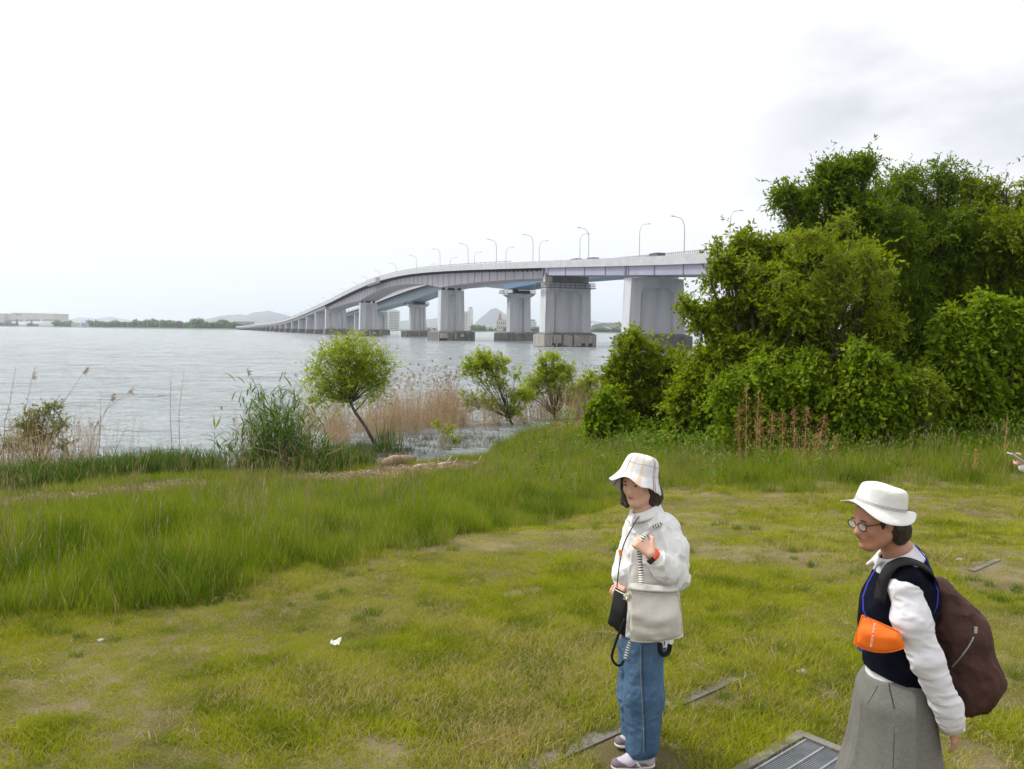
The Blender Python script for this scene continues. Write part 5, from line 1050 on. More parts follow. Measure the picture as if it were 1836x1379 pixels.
# rusty seed heads
m_dock = mat('rusty_seeds', (.40, .18, .08), .85, (.54, .31, .15), scale=10, coord='Position')
for k, (x, yb, yt, ln, lb) in enumerate([(1338, 745, 690, 0, 'highest rusty seed head against the dark bush'), (1355, 765, 704, .15, 'rusty seed head leaning right below the highest one'), (1325, 785, 728, 0, 'leftmost full rusty seed head by the tree foot'), (1362, 785, 752, 0, 'short rusty seed head beside the dark gap'), (1378, 780, 738, .3, 'greyish seed head leaning right'), (1403, 790, 738, 0, 'upright rusty seed head left of the broad pair'), (1424, 790, 732, 0, 'broad rusty seed head, left of the broad pair'), (1441, 782, 730, .2, 'broad rusty seed head, right of the broad pair'), (1462, 790, 745, .6, 'rusty seed head leaning strongly right'), (1455, 784, 778, 3.5, 'fallen rusty seed head lying flat, left one'), (1492, 786, 780, 2.2, 'fallen rusty seed head lying flat, right one'), (1798, 800, 742, .25, 'dry seed head standing alone near the right edge'), (1745, 822, 806, .6, 'small rusty seed head in the grass at the right'), (993, 812, 752, 0, 'pale rusty seed head in the shore grass left of the tree line'), (1005, 800, 765, .2, 'smaller seed head beside the pale one in the shore grass')]):
    b_ = on(x, max(yb+36, 832) if x > 1100 else yb+6); t_ = atY(x+ln*(yb-yt)*.6, yt, b_.y); mb = MB(); mb.tube([b_, b_.lerp(t_, .5), t_], [.008, .006, .003], 5); root = mb.build('dock_stem', m_dock); root.name = 'dock_plant'; props(root, lb, 'dried weed')
    q2 = np.random.default_rng(k+70); n = 330 if 1100 < x < 1700 else 110; u = .12+.88*q2.random(n); base_ = np.array(b_)[None]+(np.array(t_)-np.array(b_))[None]*u[:, None]; w = (.075 if x < 1700 else .045)*np.sin(np.pi*np.clip(u*.92, 0, 1))**.8; Pq = base_+q2.normal(size=(n, 3))*w[:, None]*np.array([1, 1, .8])
    V, F, vv = leaves_at(Pq, .028, q2, None, -.9, .4); o = link('seed_head', npmesh('seed_head', V, F), m_dock, root)
# ------------------------------------------------------------------ people: smooth bodies from blended volumes
def A3(v): return np.array(v, np.float32)
class Field:
    def __init__(s, lo, hi, h):
        s.lo = A3(lo); s.h = h; s.n = np.ceil((A3(hi)-s.lo)/h).astype(int)+1; s.F = np.full(s.n, .2, np.float32)
        s.ax = [s.lo[i]+h*np.arange(s.n[i], dtype=np.float32) for i in range(3)]
    def _blk(s, c0, c1, m):
        i0 = np.maximum(np.floor((A3(c0)-m-s.lo)/s.h).astype(int), 0); i1 = np.minimum(np.ceil((A3(c1)+m-s.lo)/s.h).astype(int)+1, s.n)
        if (i1 <= i0).any(): return None
        sl = tuple(slice(a, b) for a, b in zip(i0, i1)); X, Y, Z = np.meshgrid(*[s.ax[i][sl[i]] for i in range(3)], indexing='ij', sparse=True); return sl, X, Y, Z
    def put(s, sl, d, k, sub=False):
        A = s.F[sl]
        if sub: d = -d; hh = np.maximum(k-np.abs(A-d), 0)/max(k, 1e-6); s.F[sl] = np.maximum(A, d)+hh*hh*k*.25
        else: hh = np.maximum(k-np.abs(A-d), 0)/max(k, 1e-6); s.F[sl] = np.minimum(A, d)-hh*hh*k*.25
    def cone(s, a, b, ra, rb, k=.02, sub=False, sq=None):
        """rounded cone from a to b; sq = (axis, factor) squeezes it across one direction"""
        ra *= RS; rb *= RS; a, b = A3(a), A3(b); r_ = max(ra, rb)*(1.0 if sq is None else max(1, 1/sq[1])); q = s._blk(np.minimum(a, b)-r_, np.maximum(a, b)+r_, k+3*s.h)
        if q is None: return
        sl, X, Y, Z = q; ba = b-a; L2 = float(ba@ba)+1e-12
        px, py, pz = X-a[0], Y-a[1], Z-a[2]; t_ = np.clip((px*ba[0]+py*ba[1]+pz*ba[2])/L2, 0, 1)
        dx, dy, dz = px-ba[0]*t_, py-ba[1]*t_, pz-ba[2]*t_
        if sq is not None:
            u = A3(sq[0]); u /= np.linalg.norm(u); e = (dx*u[0]+dy*u[1]+dz*u[2])*(1/sq[1]-1); dx, dy, dz = dx+u[0]*e, dy+u[1]*e, dz+u[2]*e
        d = np.sqrt(dx*dx+dy*dy+dz*dz)-(ra+(rb-ra)*t_); s.put(sl, d.astype(np.float32), k, sub)
    def ell(s, c, r_, Rm=None, k=.015, sub=False):
        c = A3(c); r_ = A3(r_)*RS; Rm = np.eye(3) if Rm is None else np.array(Rm); m = float(r_.max()); q = s._blk(c-m, c+m, k+3*s.h)
        if q is None: return
        sl, X, Y, Z = q; p = [X-c[0], Y-c[1], Z-c[2]]; e = [(p[0]*Rm[0, i]+p[1]*Rm[1, i]+p[2]*Rm[2, i]) for i in range(3)]
        k0 = np.sqrt(sum((e[i]/r_[i])**2 for i in range(3))); k1 = np.sqrt(sum((e[i]/(r_[i]*r_[i]))**2 for i in range(3)))+1e-9
        s.put(sl, (k0*(k0-1)/k1).astype(np.float32), k, sub)
    def plane_cut(s, pt, nrm, k=.004, lo=None, hi=None):
        """keep the side the normal points away from"""
        q = s._blk(lo if lo is not None else s.lo, hi if hi is not None else s.lo+s.h*s.n, 0)
        if q is None: return
        sl, X, Y, Z = q; nrm = A3(nrm)/np.linalg.norm(nrm); pt = A3(pt); d = (X-pt[0])*nrm[0]+(Y-pt[1])*nrm[1]+(Z-pt[2])*nrm[2]; s.put(sl, (-d*np.ones_like(s.F[sl])).astype(np.float32), k, True)
    def warp(s, fn):
        X, Y, Z = np.meshgrid(*s.ax, indexing='ij'); near = np.abs(s.F) < .05; P = np.stack([X[near], Y[near], Z[near]], 1); s.F[near] += fn(P).astype(np.float32)
    def mesh(s, name, mt=None, parent=None, smooth_it=2):
        F = s.F.copy(); F[0], F[-1], F[:, 0], F[:, -1], F[:, :, 0], F[:, :, -1] = .1, .1, .1, .1, .1, .1
        S = F < 0; n = s.n; C = np.zeros(n-1, int); cr = [(i, j, k) for i in (0, 1) for j in (0, 1) for k in (0, 1)]
        sub = lambda A, o: A[o[0]:n[0]-1+o[0], o[1]:n[1]-1+o[1], o[2]:n[2]-1+o[2]]
        for o in cr: C += sub(S, o)
        act = np.argwhere((C > 0) & (C < 8)); ids = -np.ones(n-1, np.int64); ids[tuple(act.T)] = np.arange(len(act))
        pos = np.zeros((len(act), 3)); cnt = np.zeros(len(act)); vals = {o: F[act[:, 0]+o[0], act[:, 1]+o[1], act[:, 2]+o[2]] for o in cr}
        for o in cr:
            for a_ in range(3):
                if o[a_] == 0:
                    o2 = tuple(1 if i == a_ else o[i] for i in range(3)); v0, v1 = vals[o], vals[o2]; m_ = (v0 < 0) != (v1 < 0); t_ = np.where(m_, v0/(v0-v1+1e-12), 0)
                    p = np.array(o, float)[None, :].repeat(len(act), 0); p[:, a_] += t_; pos[m_] += p[m_]; cnt[m_] += 1
        V = s.lo+s.h*(act+pos/np.maximum(cnt, 1)[:, None]); Q = []
        for a_ in range(3):
            b_, c_ = (a_+1) % 3, (a_+2) % 3; A0 = S; sl0 = [slice(None)]*3; sl1 = [slice(None)]*3; sl0[a_] = slice(0, n[a_]-1); sl1[a_] = slice(1, n[a_])
            e = np.argwhere(A0[tuple(sl0)] != A0[tuple(sl1)]); ok = (e[:, b_] > 0) & (e[:, c_] > 0) & (e[:, b_] < n[b_]-1) & (e[:, c_] < n[c_]-1); e = e[ok]
            def cid(db, dc): q = e.copy(); q[:, b_] -= db; q[:, c_] -= dc; return ids[tuple(q.T)]
            f = np.stack([cid(0, 0), cid(1, 0), cid(1, 1), cid(0, 1)], 1); ins = S[tuple(e.T)]; f[~ins] = f[~ins][:, ::-1]; Q.append(f)
        Q = np.concatenate(Q); Q = Q[(Q >= 0).all(1)]
        for _ in range(smooth_it):
            acc = np.zeros_like(V); w = np.zeros(len(V))
            for i in range(4):
                a, b = Q[:, i], Q[:, (i+1) % 4]
                for c_ in range(3): acc[:, c_] += np.bincount(a, V[b, c_], len(V))+np.bincount(b, V[a, c_], len(V))
                w += np.bincount(a, minlength=len(V))+np.bincount(b, minlength=len(V))
            V = .5*V+.5*acc/np.maximum(w, 1)[:, None]
        me = npmesh(name, V, Q); return link(name, me, mt, parent, True)
def folds(P, amp, f, st, seed, warp_=.5):
    """directional cloth folds: noise stretched along an axis"""
    Q = P*np.array(st)*f; Q = Q+warp_*(vnoise3(Q*.5+3, seed+9)[:, None]-.5)*2
    v = vnoise3(Q, seed)*.65+vnoise3(Q*2.1+5, seed+1)*.35; return -amp*(1-np.abs(2*v-1))**2*1.6+amp*.4
skin = mat('skin', (.60, .35, .25), .55, (.67, .42, .31), scale=14, detail=3, spec=.35, coord='Object')
skin2 = mat('tanned_skin', (.40, .195, .12), .5, (.47, .245, .16), scale=14, detail=3, spec=.35)
hairm = mat('black_hair', (.018, .012, .010), .45, (.045, .03, .024), scale=60, bump=.5, bscale=160, stretch=(1, 1, .2), spec=.4)
m_shirt = mat('white_cotton', (.66, .66, .65), .85, (.72, .72, .71), scale=9, bump=.35, bscale=26)
m_shirt2 = mat('white_poplin', (.64, .63, .67), .85, (.69, .685, .72), scale=9, bump=.35, bscale=26)
m_lip = mat('lips', (.36, .10, .085), .4); m_lip2 = mat('pale_lips', (.40, .17, .15), .45); m_eyew = mat('eye_white', (.55, .52, .5), .3); m_iris = mat('iris', (.012, .008, .006), .15)
class Head:
    """local frame: f forward, l left, u up; unit = head height h"""
    def __init__(s, c, fwd, up, h):
        s.c = Vector(c); s.f = Vector(fwd).normalized(); u = Vector(up); s.u = (u-s.f*u.dot(s.f)).normalized(); s.l = s.u.cross(s.f); s.h = h
        s.M = np.array([[s.f[i], s.l[i], s.u[i]] for i in range(3)])
    def P(s, f, l, u): return s.c+(s.f*f+s.l*l+s.u*u)*s.h
    def build(s, F, open_mouth=0):
        h = s.h/RS; E = lambda f, l, u, rf, rl, ru, k=.012, sub=False: F.ell(s.P(f, l, u), (rf*h, rl*h, ru*h), s.M, k, sub)
        E(-.06, 0, .14, .43, .335, .36, .02); E(.05, 0, -.05, .30, .285, .36, .03)          # cranium, face mass
        F.cone(s.P(.14, 0, -.30), s.P(.22, 0, -.395), .17*h, .085*h, .04)                     # jaw and chin
        for l in (-1, 1):
            F.cone(s.P(.0, .22*l, -.22), s.P(.2, .09*l, -.37), .08*h, .07*h, .035); E(.23, .15*l, -.10, .10, .10, .09, .025)   # jaw line, cheek
            E(.325, .13*l, .035, .055, .085, .045, .015, True)                                  # eye socket
            F.cone(s.P(.335, .05*l, .085), s.P(.285, .21*l, .085), .022*h, .018*h, .02)         # brow
            E(.315, .125*l, .028, .045, .065, .034, .006)                                       # lid
            E(-.03, .335*l, -.02, .06, .03, .10, .006); E(.375, .045*l, -.125, .035, .035, .03, .01)  # ear, nostril wing
        F.cone(s.P(.33, 0, .05), s.P(.425, 0, -.105), .030*h, .050*h, .018); E(.41, 0, -.12, .05, .045, .035, .01)
        E(.335, 0, -.225, .055, .10, .055, .02); E(.365, 0, -.205, .03, .07, .018, .008); E(.355, 0, -.252, .03, .06, .02, .008)
        E(.36, 0, -.228, .035, .07, .008+.02*open_mouth, .004, True); E(.315, 0, -.38, .06, .07, .05, .02)
    def features(s, root, lipm, brow=True, openm=0):
        h = s.h
        def el(name, f, l, u, rf, rl, ru, m_, parent=None, tilt=0):
            bm = bmesh.new(); bmesh.ops.create_uvsphere(bm, u_segments=16, v_segments=10, radius=1)
            for v in bm.verts: x, y, z = v.co; v.co = s.P(f+x*rf, l+y*rl, u+z*ru+y*tilt*ru)
            me = bpy.data.meshes.new(name); bm.to_mesh(me); bm.free(); return link(name, me, m_, parent or root, True)
        for l in (-1, 1):
            e = el('eye', .338, .125*l, .025, .028, .050, .017, m_eyew); el('iris', .352, .128*l, .026, .02, .024, .0175, m_iris, e); 
            el('eyelid', .345, .125*l, .047, .026, .062, .010, mat('lash', (.05, .03, .025), .6)); 
            if brow: el('eyebrow', .365, .125*l, .115, .022, .085, .013, mat('brow', (.06, .04, .03), .8), tilt=-.2*l)
        el('upper_lip', .378, 0, -.213, .026, .085, .017, lipm); el('lower_lip', .372, 0, -.250-.01*openm, .026, .072, .020, lipm)
        if openm: el('mouth_opening', .378, 0, -.232, .02, .06, .011, mat('mouth_dark', (.08, .02, .02), .5))
def hand(F, wrist, kn, palm_n, spread, curl, L=.085, side=1, k=.006, thumb=True):
    """palm from wrist to knuckle centre, four fingers of different length, thumb from the side of the palm"""
    w, c = Vector(wrist), Vector(kn); d = (c-w).normalized(); n = Vector(palm_n).normalized(); n = (n-d*n.dot(d)).normalized(); sdv = d.cross(n)*side
    for i, o in enumerate((-.026, -.009, .009, .026)): F.cone(w+sdv*o*.6, c+sdv*o, .0135, .0115, .012)
    for i, (o, ln) in enumerate(zip((-.028, -.0095, .0095, .027), (.80, .95, 1.0, .9))):
        p = c+sdv*o; a = curl[i] if hasattr(curl, '__len__') else curl; dd = (d+sdv*(o*spread*10)).normalized(); q = p; l = L*ln; ang = 0
        for j, (fr, rr) in enumerate(((.45, .0092), (.31, .0085), (.24, .0075))):
            ang += a*(1.0 if j else .8); dn = dd*math.cos(ang)+n*math.sin(ang); q2 = q+dn*l*fr; F.cone(q, q2, rr, rr*.93, .0035); q = q2
    if thumb:
        b0 = w.lerp(c, .3)+sdv*.030; t1 = b0+(d*.65+sdv*.75+n*.2).normalized()*.036; t2 = t1+(d*.95+n*.55+sdv*.0).normalized()*.030; F.cone(w.lerp(c, .15)+sdv*.012, t1, .015, .012, .01); F.cone(t1, t2, .0115, .0085, .004)
def hat(name, c, fwd, up, rings, nseg, mt, parent, waves=None, thick=.0022, uvname='UVMap'):
    """rings: (radius_f, radius_l, height, forward shift); waves(ang, i) -> (dr, dz)"""
    rings = [tuple(q*RS for q in r_) for r_ in rings]; f = Vector(fwd).normalized(); u = Vector(up).normalized(); f = (f-u*f.dot(u)).normalized(); l = u.cross(f); c = Vector(c); V = []; n = len(rings)
    for i, (rf, rl, h, sh_) in enumerate(rings):
        for k in range(nseg):
            a = 2*math.pi*k/nseg; dr, dz = waves(a, i) if waves else (0, 0); V.append(c+f*((rf+dr)*math.cos(a)+sh_)+l*((rl+dr)*math.sin(a))+u*(h+dz))
    F = [(i*nseg+k, i*nseg+(k+1) % nseg, (i+1)*nseg+(k+1) % nseg, (i+1)*nseg+k) for i in range(n-1) for k in range(nseg)]; top = len(V)
    V.append(c+u*(rings[0][2]+.002)+f*rings[0][3]); F += [(top, (k+1) % nseg, k) for k in range(nseg)]
    me = bpy.data.meshes.new(name); me.from_pydata([tuple(v) for v in V], [], F); uv = me.uv_layers.new(name=uvname)
    for lp in me.loops:
        i = lp.vertex_index; k = i % nseg if i < top else 0; uv.data[lp.index].uv = (k/nseg, (i//nseg)/(n-1) if i < top else 0)
    for pl in me.polygons:   # close the seam in u
        us = [uv.data[li].uv[0] for li in pl.loop_indices]
        if max(us)-min(us) > .5:
            for li in pl.loop_indices:
                if uv.data[li].uv[0] < .5: uv.data[li].uv = (uv.data[li].uv[0]+1, uv.data[li].uv[1])
    me.update(); o = link(name, me, mt, parent, True); md = o.modifiers.new('thick', 'SOLIDIFY'); md.thickness = thick; md.offset = -1; md2 = o.modifiers.new('sub', 'SUBSURF'); md2.levels = 1; md2.render_levels = 2; return o
def ribbon(name, pts, width, mt, nrm, parent=None, thick=.0012, sub=4):
    """flat strap along points, lying with its face towards nrm"""
    width *= RS; P = [Vector(p) for p in pts]; Q = []
    for i in range(len(P)-1):
        p0, p1, p2, p3 = P[max(i-1, 0)], P[i], P[i+1], P[min(i+2, len(P)-1)]
        for j in range(sub):
            t_ = j/sub; Q.append(.5*((2*p1)+(-p0+p2)*t_+(2*p0-5*p1+4*p2-p3)*t_*t_+(-p0+3*p1-3*p2+p3)*t_**3))
    Q.append(P[-1]); V = []; L_ = [0]; 
    for i, p in enumerate(Q):
        t_ = (Q[min(i+1, len(Q)-1)]-Q[max(i-1, 0)]).normalized(); nn = Vector(nrm[i*(len(nrm)-1)//max(len(Q)-1, 1)] if isinstance(nrm, list) else nrm); s_ = t_.cross(nn).normalized(); V += [p-s_*width/2, p+s_*width/2]
        if i: L_.append(L_[-1]+(Q[i]-Q[i-1]).length)
    me = bpy.data.meshes.new(name); me.from_pydata([tuple(v) for v in V], [], [(2*i, 2*i+1, 2*i+3, 2*i+2) for i in range(len(Q)-1)]); uv = me.uv_layers.new(name='UVMap')
    for lp in me.loops: i = lp.vertex_index; uv.data[lp.index].uv = (i % 2, L_[i//2])
    me.update(); o = link(name, me, mt, parent, True); md = o.modifiers.new('thick', 'SOLIDIFY'); md.thickness = thick; md.offset = 0; return o
def stripes(name, base, lines, axis_=0, rough=.85, bump=True):
    """material with coloured bands at uv positions: lines = (pos, halfwidth, colour, axis)"""
    mt = bpy.data.materials.new(name); mt.use_nodes = True; t = mt.node_tree; p = t.nodes['Principled BSDF']; p.inputs['Roughness'].default_value = rough; p.inputs['Specular IOR Level'].default_value = .2
    uvn = N(t, 'ShaderNodeUVMap'); sp = N(t, 'ShaderNodeSeparateXYZ'); L(t, uvn.outputs[0], sp.inputs[0]); prev = None; base_c = (*base, 1)
    for pos, hw, col, ax, *rest in lines:
        fr = N(t, 'ShaderNodeMath', operation='FRACT'); L(t, sp.outputs[ax], fr.inputs[0]); sb = N(t, 'ShaderNodeMath', operation='SUBTRACT'); L(t, fr.outputs[0], sb.inputs[0]); sb.inputs[1].default_value = pos
        ab = N(t, 'ShaderNodeMath', operation='ABSOLUTE'); L(t, sb.outputs[0], ab.inputs[0]); lt = N(t, 'ShaderNodeMath', operation='LESS_THAN'); L(t, ab.outputs[0], lt.inputs[0]); lt.inputs[1].default_value = hw
        fac = lt.outputs[0]; m_ = N(t, 'ShaderNodeMath', operation='MULTIPLY'); L(t, fac, m_.inputs[0]); m_.inputs[1].default_value = rest[0] if rest else 1.0
        if len(rest) > 1:   # only above/below a v limit
            l2 = N(t, 'ShaderNodeMath', operation='LESS_THAN'); L(t, sp.outputs[1], l2.inputs[0]); l2.inputs[1].default_value = rest[1]; m3 = N(t, 'ShaderNodeMath', operation='MULTIPLY'); L(t, m_.outputs[0], m3.inputs[0]); L(t, l2.outputs[0], m3.inputs[1]); m_ = m3
        mx_ = N(t, 'ShaderNodeMix', data_type='RGBA'); L(t, m_.outputs[0], mx_.inputs[0])
        if prev is None: mx_.inputs[6].default_value = base_c
        else: L(t, prev, mx_.inputs[6])
        mx_.inputs[7].default_value = (*col, 1); prev = mx_.outputs[2]
    L(t, prev, p.inputs['Base Color']); tcn = N(t, 'ShaderNodeTexCoord'); n = N(t, 'ShaderNodeTexNoise'); n.inputs['Scale'].default_value = 30; L(t, tcn.outputs['Object'], n.inputs[0]); b = N(t, 'ShaderNodeBump'); b.inputs['Strength'].default_value = .4; b.inputs['Distance'].default_value = .01; L(t, n.outputs[0], b.inputs['Height']); L(t, b.outputs[0], p.inputs['Normal']); return mt
def softbag(name, corners, depth, mt, parent=None, bulge=.02, nx=14, ny=14, seed=1, sag=0, wr=.006):
    """cushioned four-cornered bag: corners tl,tr,br,bl (front side centre plane), thickness vector"""
    tl, tr, br, bl = [Vector(c) for c in corners]; dv = Vector(depth); n = dv.normalized(); V = []; q = random.Random(seed); P = []
    for s_ in (-1, 1):
        for j in range(ny+1):
            v = j/ny
            for i in range(nx+1):
                u = i/nx; p = tl.lerp(tr, u).lerp(bl.lerp(br, u), v); e = (max(0, 4*u*(1-u))*max(0, 4*v*(1-v)))**.35; lowe = min(1, v*1.6+.25)
                p = p+dv*.5*s_*e*lowe+n*s_*bulge*e*math.sin(math.pi*min(1, v*.9+.1)); p = p-Vector((0, 0, sag*4*u*(1-u)*v*v)); P.append(p)
    P = np.array([tuple(p) for p in P]); wv = folds(P, wr, 9, (1, 1, 1.3), seed, 1.0); m_ = (nx+1)*(ny+1)
    sgn = np.concatenate([-np.ones(m_), np.ones(m_)]); P += np.array(n)[None]*(sgn*wv)[:, None]
    F = []
    for s_ in (0, 1):
        for j in range(ny):
            for i in range(nx):
                a = s_*m_+j*(nx+1)+i; f = (a, a+1, a+nx+2, a+nx+1); F.append(f if s_ else f[::-1])
    bd = [i for i in range(nx)]+[j*(nx+1)+nx for j in range(ny)]+[ny*(nx+1)+i for i in range(nx, 0, -1)]+[j*(nx+1) for j in range(ny, 0, -1)]
    for a, b in zip(bd, bd[1:]+bd[:1]): F.append((a, b, m_+b, m_+a))
    me = bpy.data.meshes.new(name); me.from_pydata([tuple(p) for p in P], [], F); me.update(); bm = bmesh.new(); bm.from_mesh(me); bmesh.ops.remove_doubles(bm, verts=bm.verts, dist=.0008); bmesh.ops.recalc_face_normals(bm, faces=bm.faces); bm.to_mesh(me); bm.free()
    o = link(name, me, mt, parent, True); md = o.modifiers.new('sub', 'SUBSURF'); md.levels = 1; md.render_levels = 2; return o
# ---------------- woman standing by the kerb
YW = 4.19
def W(x, y, dy=0): return atY(x, y, YW+dy)
GZW = gz1(W(1140, 1368).x, YW)
root1 = empty('person', (W(1140, 1368).x, YW, GZW)); props(root1, 'person in plaid bucket hat, white shirt and blue jeans gripping a bag strap', 'person')
hc = W(1146, 867); hfw = Vector((-.64, -.76, -.10)); HD = Head(hc, hfw, (-.08, -.05, 1), .225)
sL = W(1197, 948, -.06); sR = W(1142, 948, .20)          # shoulders (left one is nearer)
elb = W(1218, 1036, -.13); wri = W(1169, 993, -.26); knu = W(1147, 972, -.235)
elbR = W(1122, 1030, .18); wriR = W(1124, 1050, -.02); knuR = W(1113, 1052, -.06)
lo = np.array([W(1085, 900).x-.1, YW-.42, GZW-.01]); hi = np.array([W(1240, 900).x+.05, YW+.42, W(1140, 800).z+.02])
F = Field(lo, hi, .0042)
HD.build(F)
neck0, neck1 = W(1158, 925, .02), W(1153, 890, .01); F.cone(neck0, neck1, .052, .050, .03)
chest = W(1166, 975, .04); belly = W(1160, 1060, .03); hip = W(1152, 1130, .03)
F.cone(chest, belly, .105, .098, .05, sq=((.95, .25, 0), .85)); F.cone(belly, hip, .10, .125, .05); F.cone(sL, sR, .045, .045, .05); F.cone(neck0, chest, .05, .09, .06)
F.cone(sL, elb, .042, .036, .02); F.cone(elb, wri, .036, .024, .02); F.cone(sR, elbR, .042, .036, .02); F.cone(elbR, wriR, .034, .024, .02)
ankN = W(1152, 1345, -.10); ankF = W(1146, 1318, .12); kneeN = W(1150, 1245, -.06); kneeF = W(1140, 1235, .12)
for hp, kn_, an in ((W(1155, 1140, -.05), kneeN, ankN), (W(1147, 1140, .11), kneeF, ankF)):
    F.cone(hp, kn_, .085, .055, .03); F.cone(kn_, an, .052, .032, .02)
hand(F, wri, knu, (-.45, .75, .2), .1, (1.25, 1.3, 1.35, 1.3), L=.075, side=-1)
hand(F, wriR, knuR, (.1, .3, -.9), .1, (.5, .45, .5, .6), L=.07, side=1)
F.mesh('body', skin, root1); HD.features(root1, m_lip)
# hair: dark bob around the head, curls at the far side
F = Field(np.array(hc)-.2, np.array(hc)+.2, .0045)
F.ell(HD.P(-.12, 0, .12), (.43*.225, .37*.225, .40*.225), HD.M, .01)
for l, s_ in ((.30, 1), (-.30, 1)):
    for f_, u_, r_ in ((-.06, -.08, .12), (-.14, -.26, .125), (-.16, -.38, .105), (-.05, -.36, .075), (-.20, -.26, .105)): F.ell(HD.P(f_, l, u_), (r_*.225*1.1, r_*.225, r_*.225*1.35), HD.M, .03)
F.ell(HD.P(-.30, 0, -.20), (.05, .06, .07), HD.M, .03); F.cone(HD.P(.22, .20, .24), HD.P(.20, -.22, .24), .022, .022, .01)
F.cone(HD.P(.1, -.31, -.1), HD.P(.12, -.33, -.42), .014, .020, .01); F.cone(HD.P(.2, -.30, .1), HD.P(.14, -.33, -.1), .01, .012, .01); F.cone(HD.P(.12, -.33, -.42), HD.P(.22, -.22, -.47), .018, .012, .01)
F.warp(lambda P: folds(P, .006, 55, (1, 1, .25), 4)); F.mesh('hair', hairm, root1, 1)
# plaid bucket hat
m_plaid = stripes('plaid_hat_cloth', (.66, .64, .62), [(.02, .012, (.66, .44, .28), 0, .7), (.05, .02, (.50, .58, .66), 0, .45), (.10, .012, (.68, .48, .30), 0, .75), (.17, .02, (.55, .62, .66), 0, .45), (.215, .006, (.20, .12, .13), 0, .85), (.235, .005, (.20, .12, .13), 0, .85), (.30, .02, (.62, .60, .68), 0, .5), (.36, .012, (.66, .52, .36), 0, .6), (.45, .02, (.5, .56, .65), 0, .5), (.55, .012, (.66, .44, .28), 0, .7), (.66, .02, (.5, .56, .65), 0, .5), (.73, .006, (.2, .12, .13), 0, .8), (.82, .012, (.66, .48, .3), 0, .7), (.90, .02, (.5, .58, .66), 0, .5), (.965, .006, (.2, .12, .13), 0, .7), (.30, .012, (.30, .27, .34), 1, .55), (.545, .014, (.42, .38, .42), 1, .5), (.42, .03, (.60, .62, .68), 1, .3)])
rng1 = random.Random(2)
def wav(a, i):
    k = max(0, i-6)/5; return (.008*k*math.sin(3*a+1.0)-.022*k*(1-max(math.cos(a), 0)), k*(.011*math.sin(4*a+.6)+.008*math.sin(7*a)+.006-.056*(1-max(math.cos(a-.25), 0)**.5))+(.003*math.sin(5*a+i) if i < 6 else 0))
hrg = [(.030, .028, .084, -.004), (.060, .056, .080, -.004), (.080, .075, .068, -.004), (.089, .084, .045, -.003), (.095, .089, .020, 0), (.100, .093, -.004, .002), (.103, .096, -.014, .003), (.117, .108, -.026, .005), (.132, .121, -.039, .008), (.147, .134, -.050, .011), (.160, .145, -.058, .013), (.164, .149, -.061, .014)]
hat('bucket_hat', HD.P(-.06, 0, .27), hfw+Vector((0, 0, .1)), Vector((.22, .10, 1)), hrg, 64, m_plaid, root1, wav)
# shirt
F = Field(lo, hi, .0045)
F.cone(chest+Vector((0, 0, .02)), belly, .118, .124, .05, sq=((.95, .25, 0), .9)); F.cone(belly, W(1153, 1146, .03), .124, .160, .05, sq=((.95, .25, 0), .9)); F.cone(sL+Vector((-.02, 0, -.004)), sR, .056, .056, .05); F.cone(W(1160, 922, .03), chest, .07, .11, .06)
F.cone(sL+Vector((-.015, 0, -.004)), W(1204, 985, -.10), .060, .066, .03); F.cone(W(1204, 985, -.10), W(1209, 1034, -.13), .066, .062, .03); F.cone(W(1207, 1036, -.13), W(1194, 1022, -.2), .060, .058, .03); F.cone(W(1196, 1022, -.2), W(1178, 1002, -.25), .060, .040, .02)
F.ell(W(1203, 1045, -.16), (.050, .046, .036), None, .03)
F.cone(sR, elbR, .06, .06, .03); F.cone(elbR, W(1123, 1043, .03), .056, .045, .02); F.cone(W(1117, 1030, -.02), W(1128, 1046, -.03), .045, .03, .02)
F.warp(lambda P: folds(P, .011, 10, (1.2, 1.0, .55), 21)+folds(P+1, .0065, 24, (1, 1, .6), 23))
nk = W(1154, 913, .0); F.ell(nk+Vector((-.012, -.01, .03)), (.066, .066, .060), None, .004, True)
F.plane_cut(W(1176, 1000, -.255), (wri-elb).normalized(), .004, lo=np.array(wri)-.075, hi=np.array(wri)+.062)
F.plane_cut(W(1150, 1141), (-.22, 0, -1), .004)
sho = F.mesh('shirt', m_shirt, root1, 1)
bpy.context.view_layer.update()
def snapc(o, x, y, off=.002):
    """point of an object's surface seen at a pixel"""
    d = ray(x, y).normalized(); mi = o.matrix_world.inverted(); ok, loc, nr, _ = o.ray_cast(mi @ Vector((0, 0, CAMZ)), mi.to_3x3() @ d)
    return (o.matrix_world @ loc)-d*off if ok else None
# collar, placket, cuff
F = Field(np.array(nk)-.15, np.array(nk)+.15, .0035)
for a in np.linspace(0, 2*math.pi, 61)[:-1]:
    c = nk+Vector((math.cos(a)*.062+.004, math.sin(a)*.060, -.002+.026*math.cos(a))); F.cone(c, c+Vector((math.cos(a)*.014, math.sin(a)*.014, -.030)), .008, .009, .003)
for s_ in (-1, 1): F.cone(nk+Vector((-.062, .030*s_-.028, -.022)), nk+Vector((-.078, .055*s_-.036, -.062)), .010, .006, .012)
F.mesh('collar', m_shirt, root1, 1)
mb = MB(); d = (wri-elb).normalized()
cc = W(1175, 999, -.255); mb.tube([cc-d*.022, cc+d*.012], [.041, .037], 20); mb.build('cuff', m_shirt, root1, True)
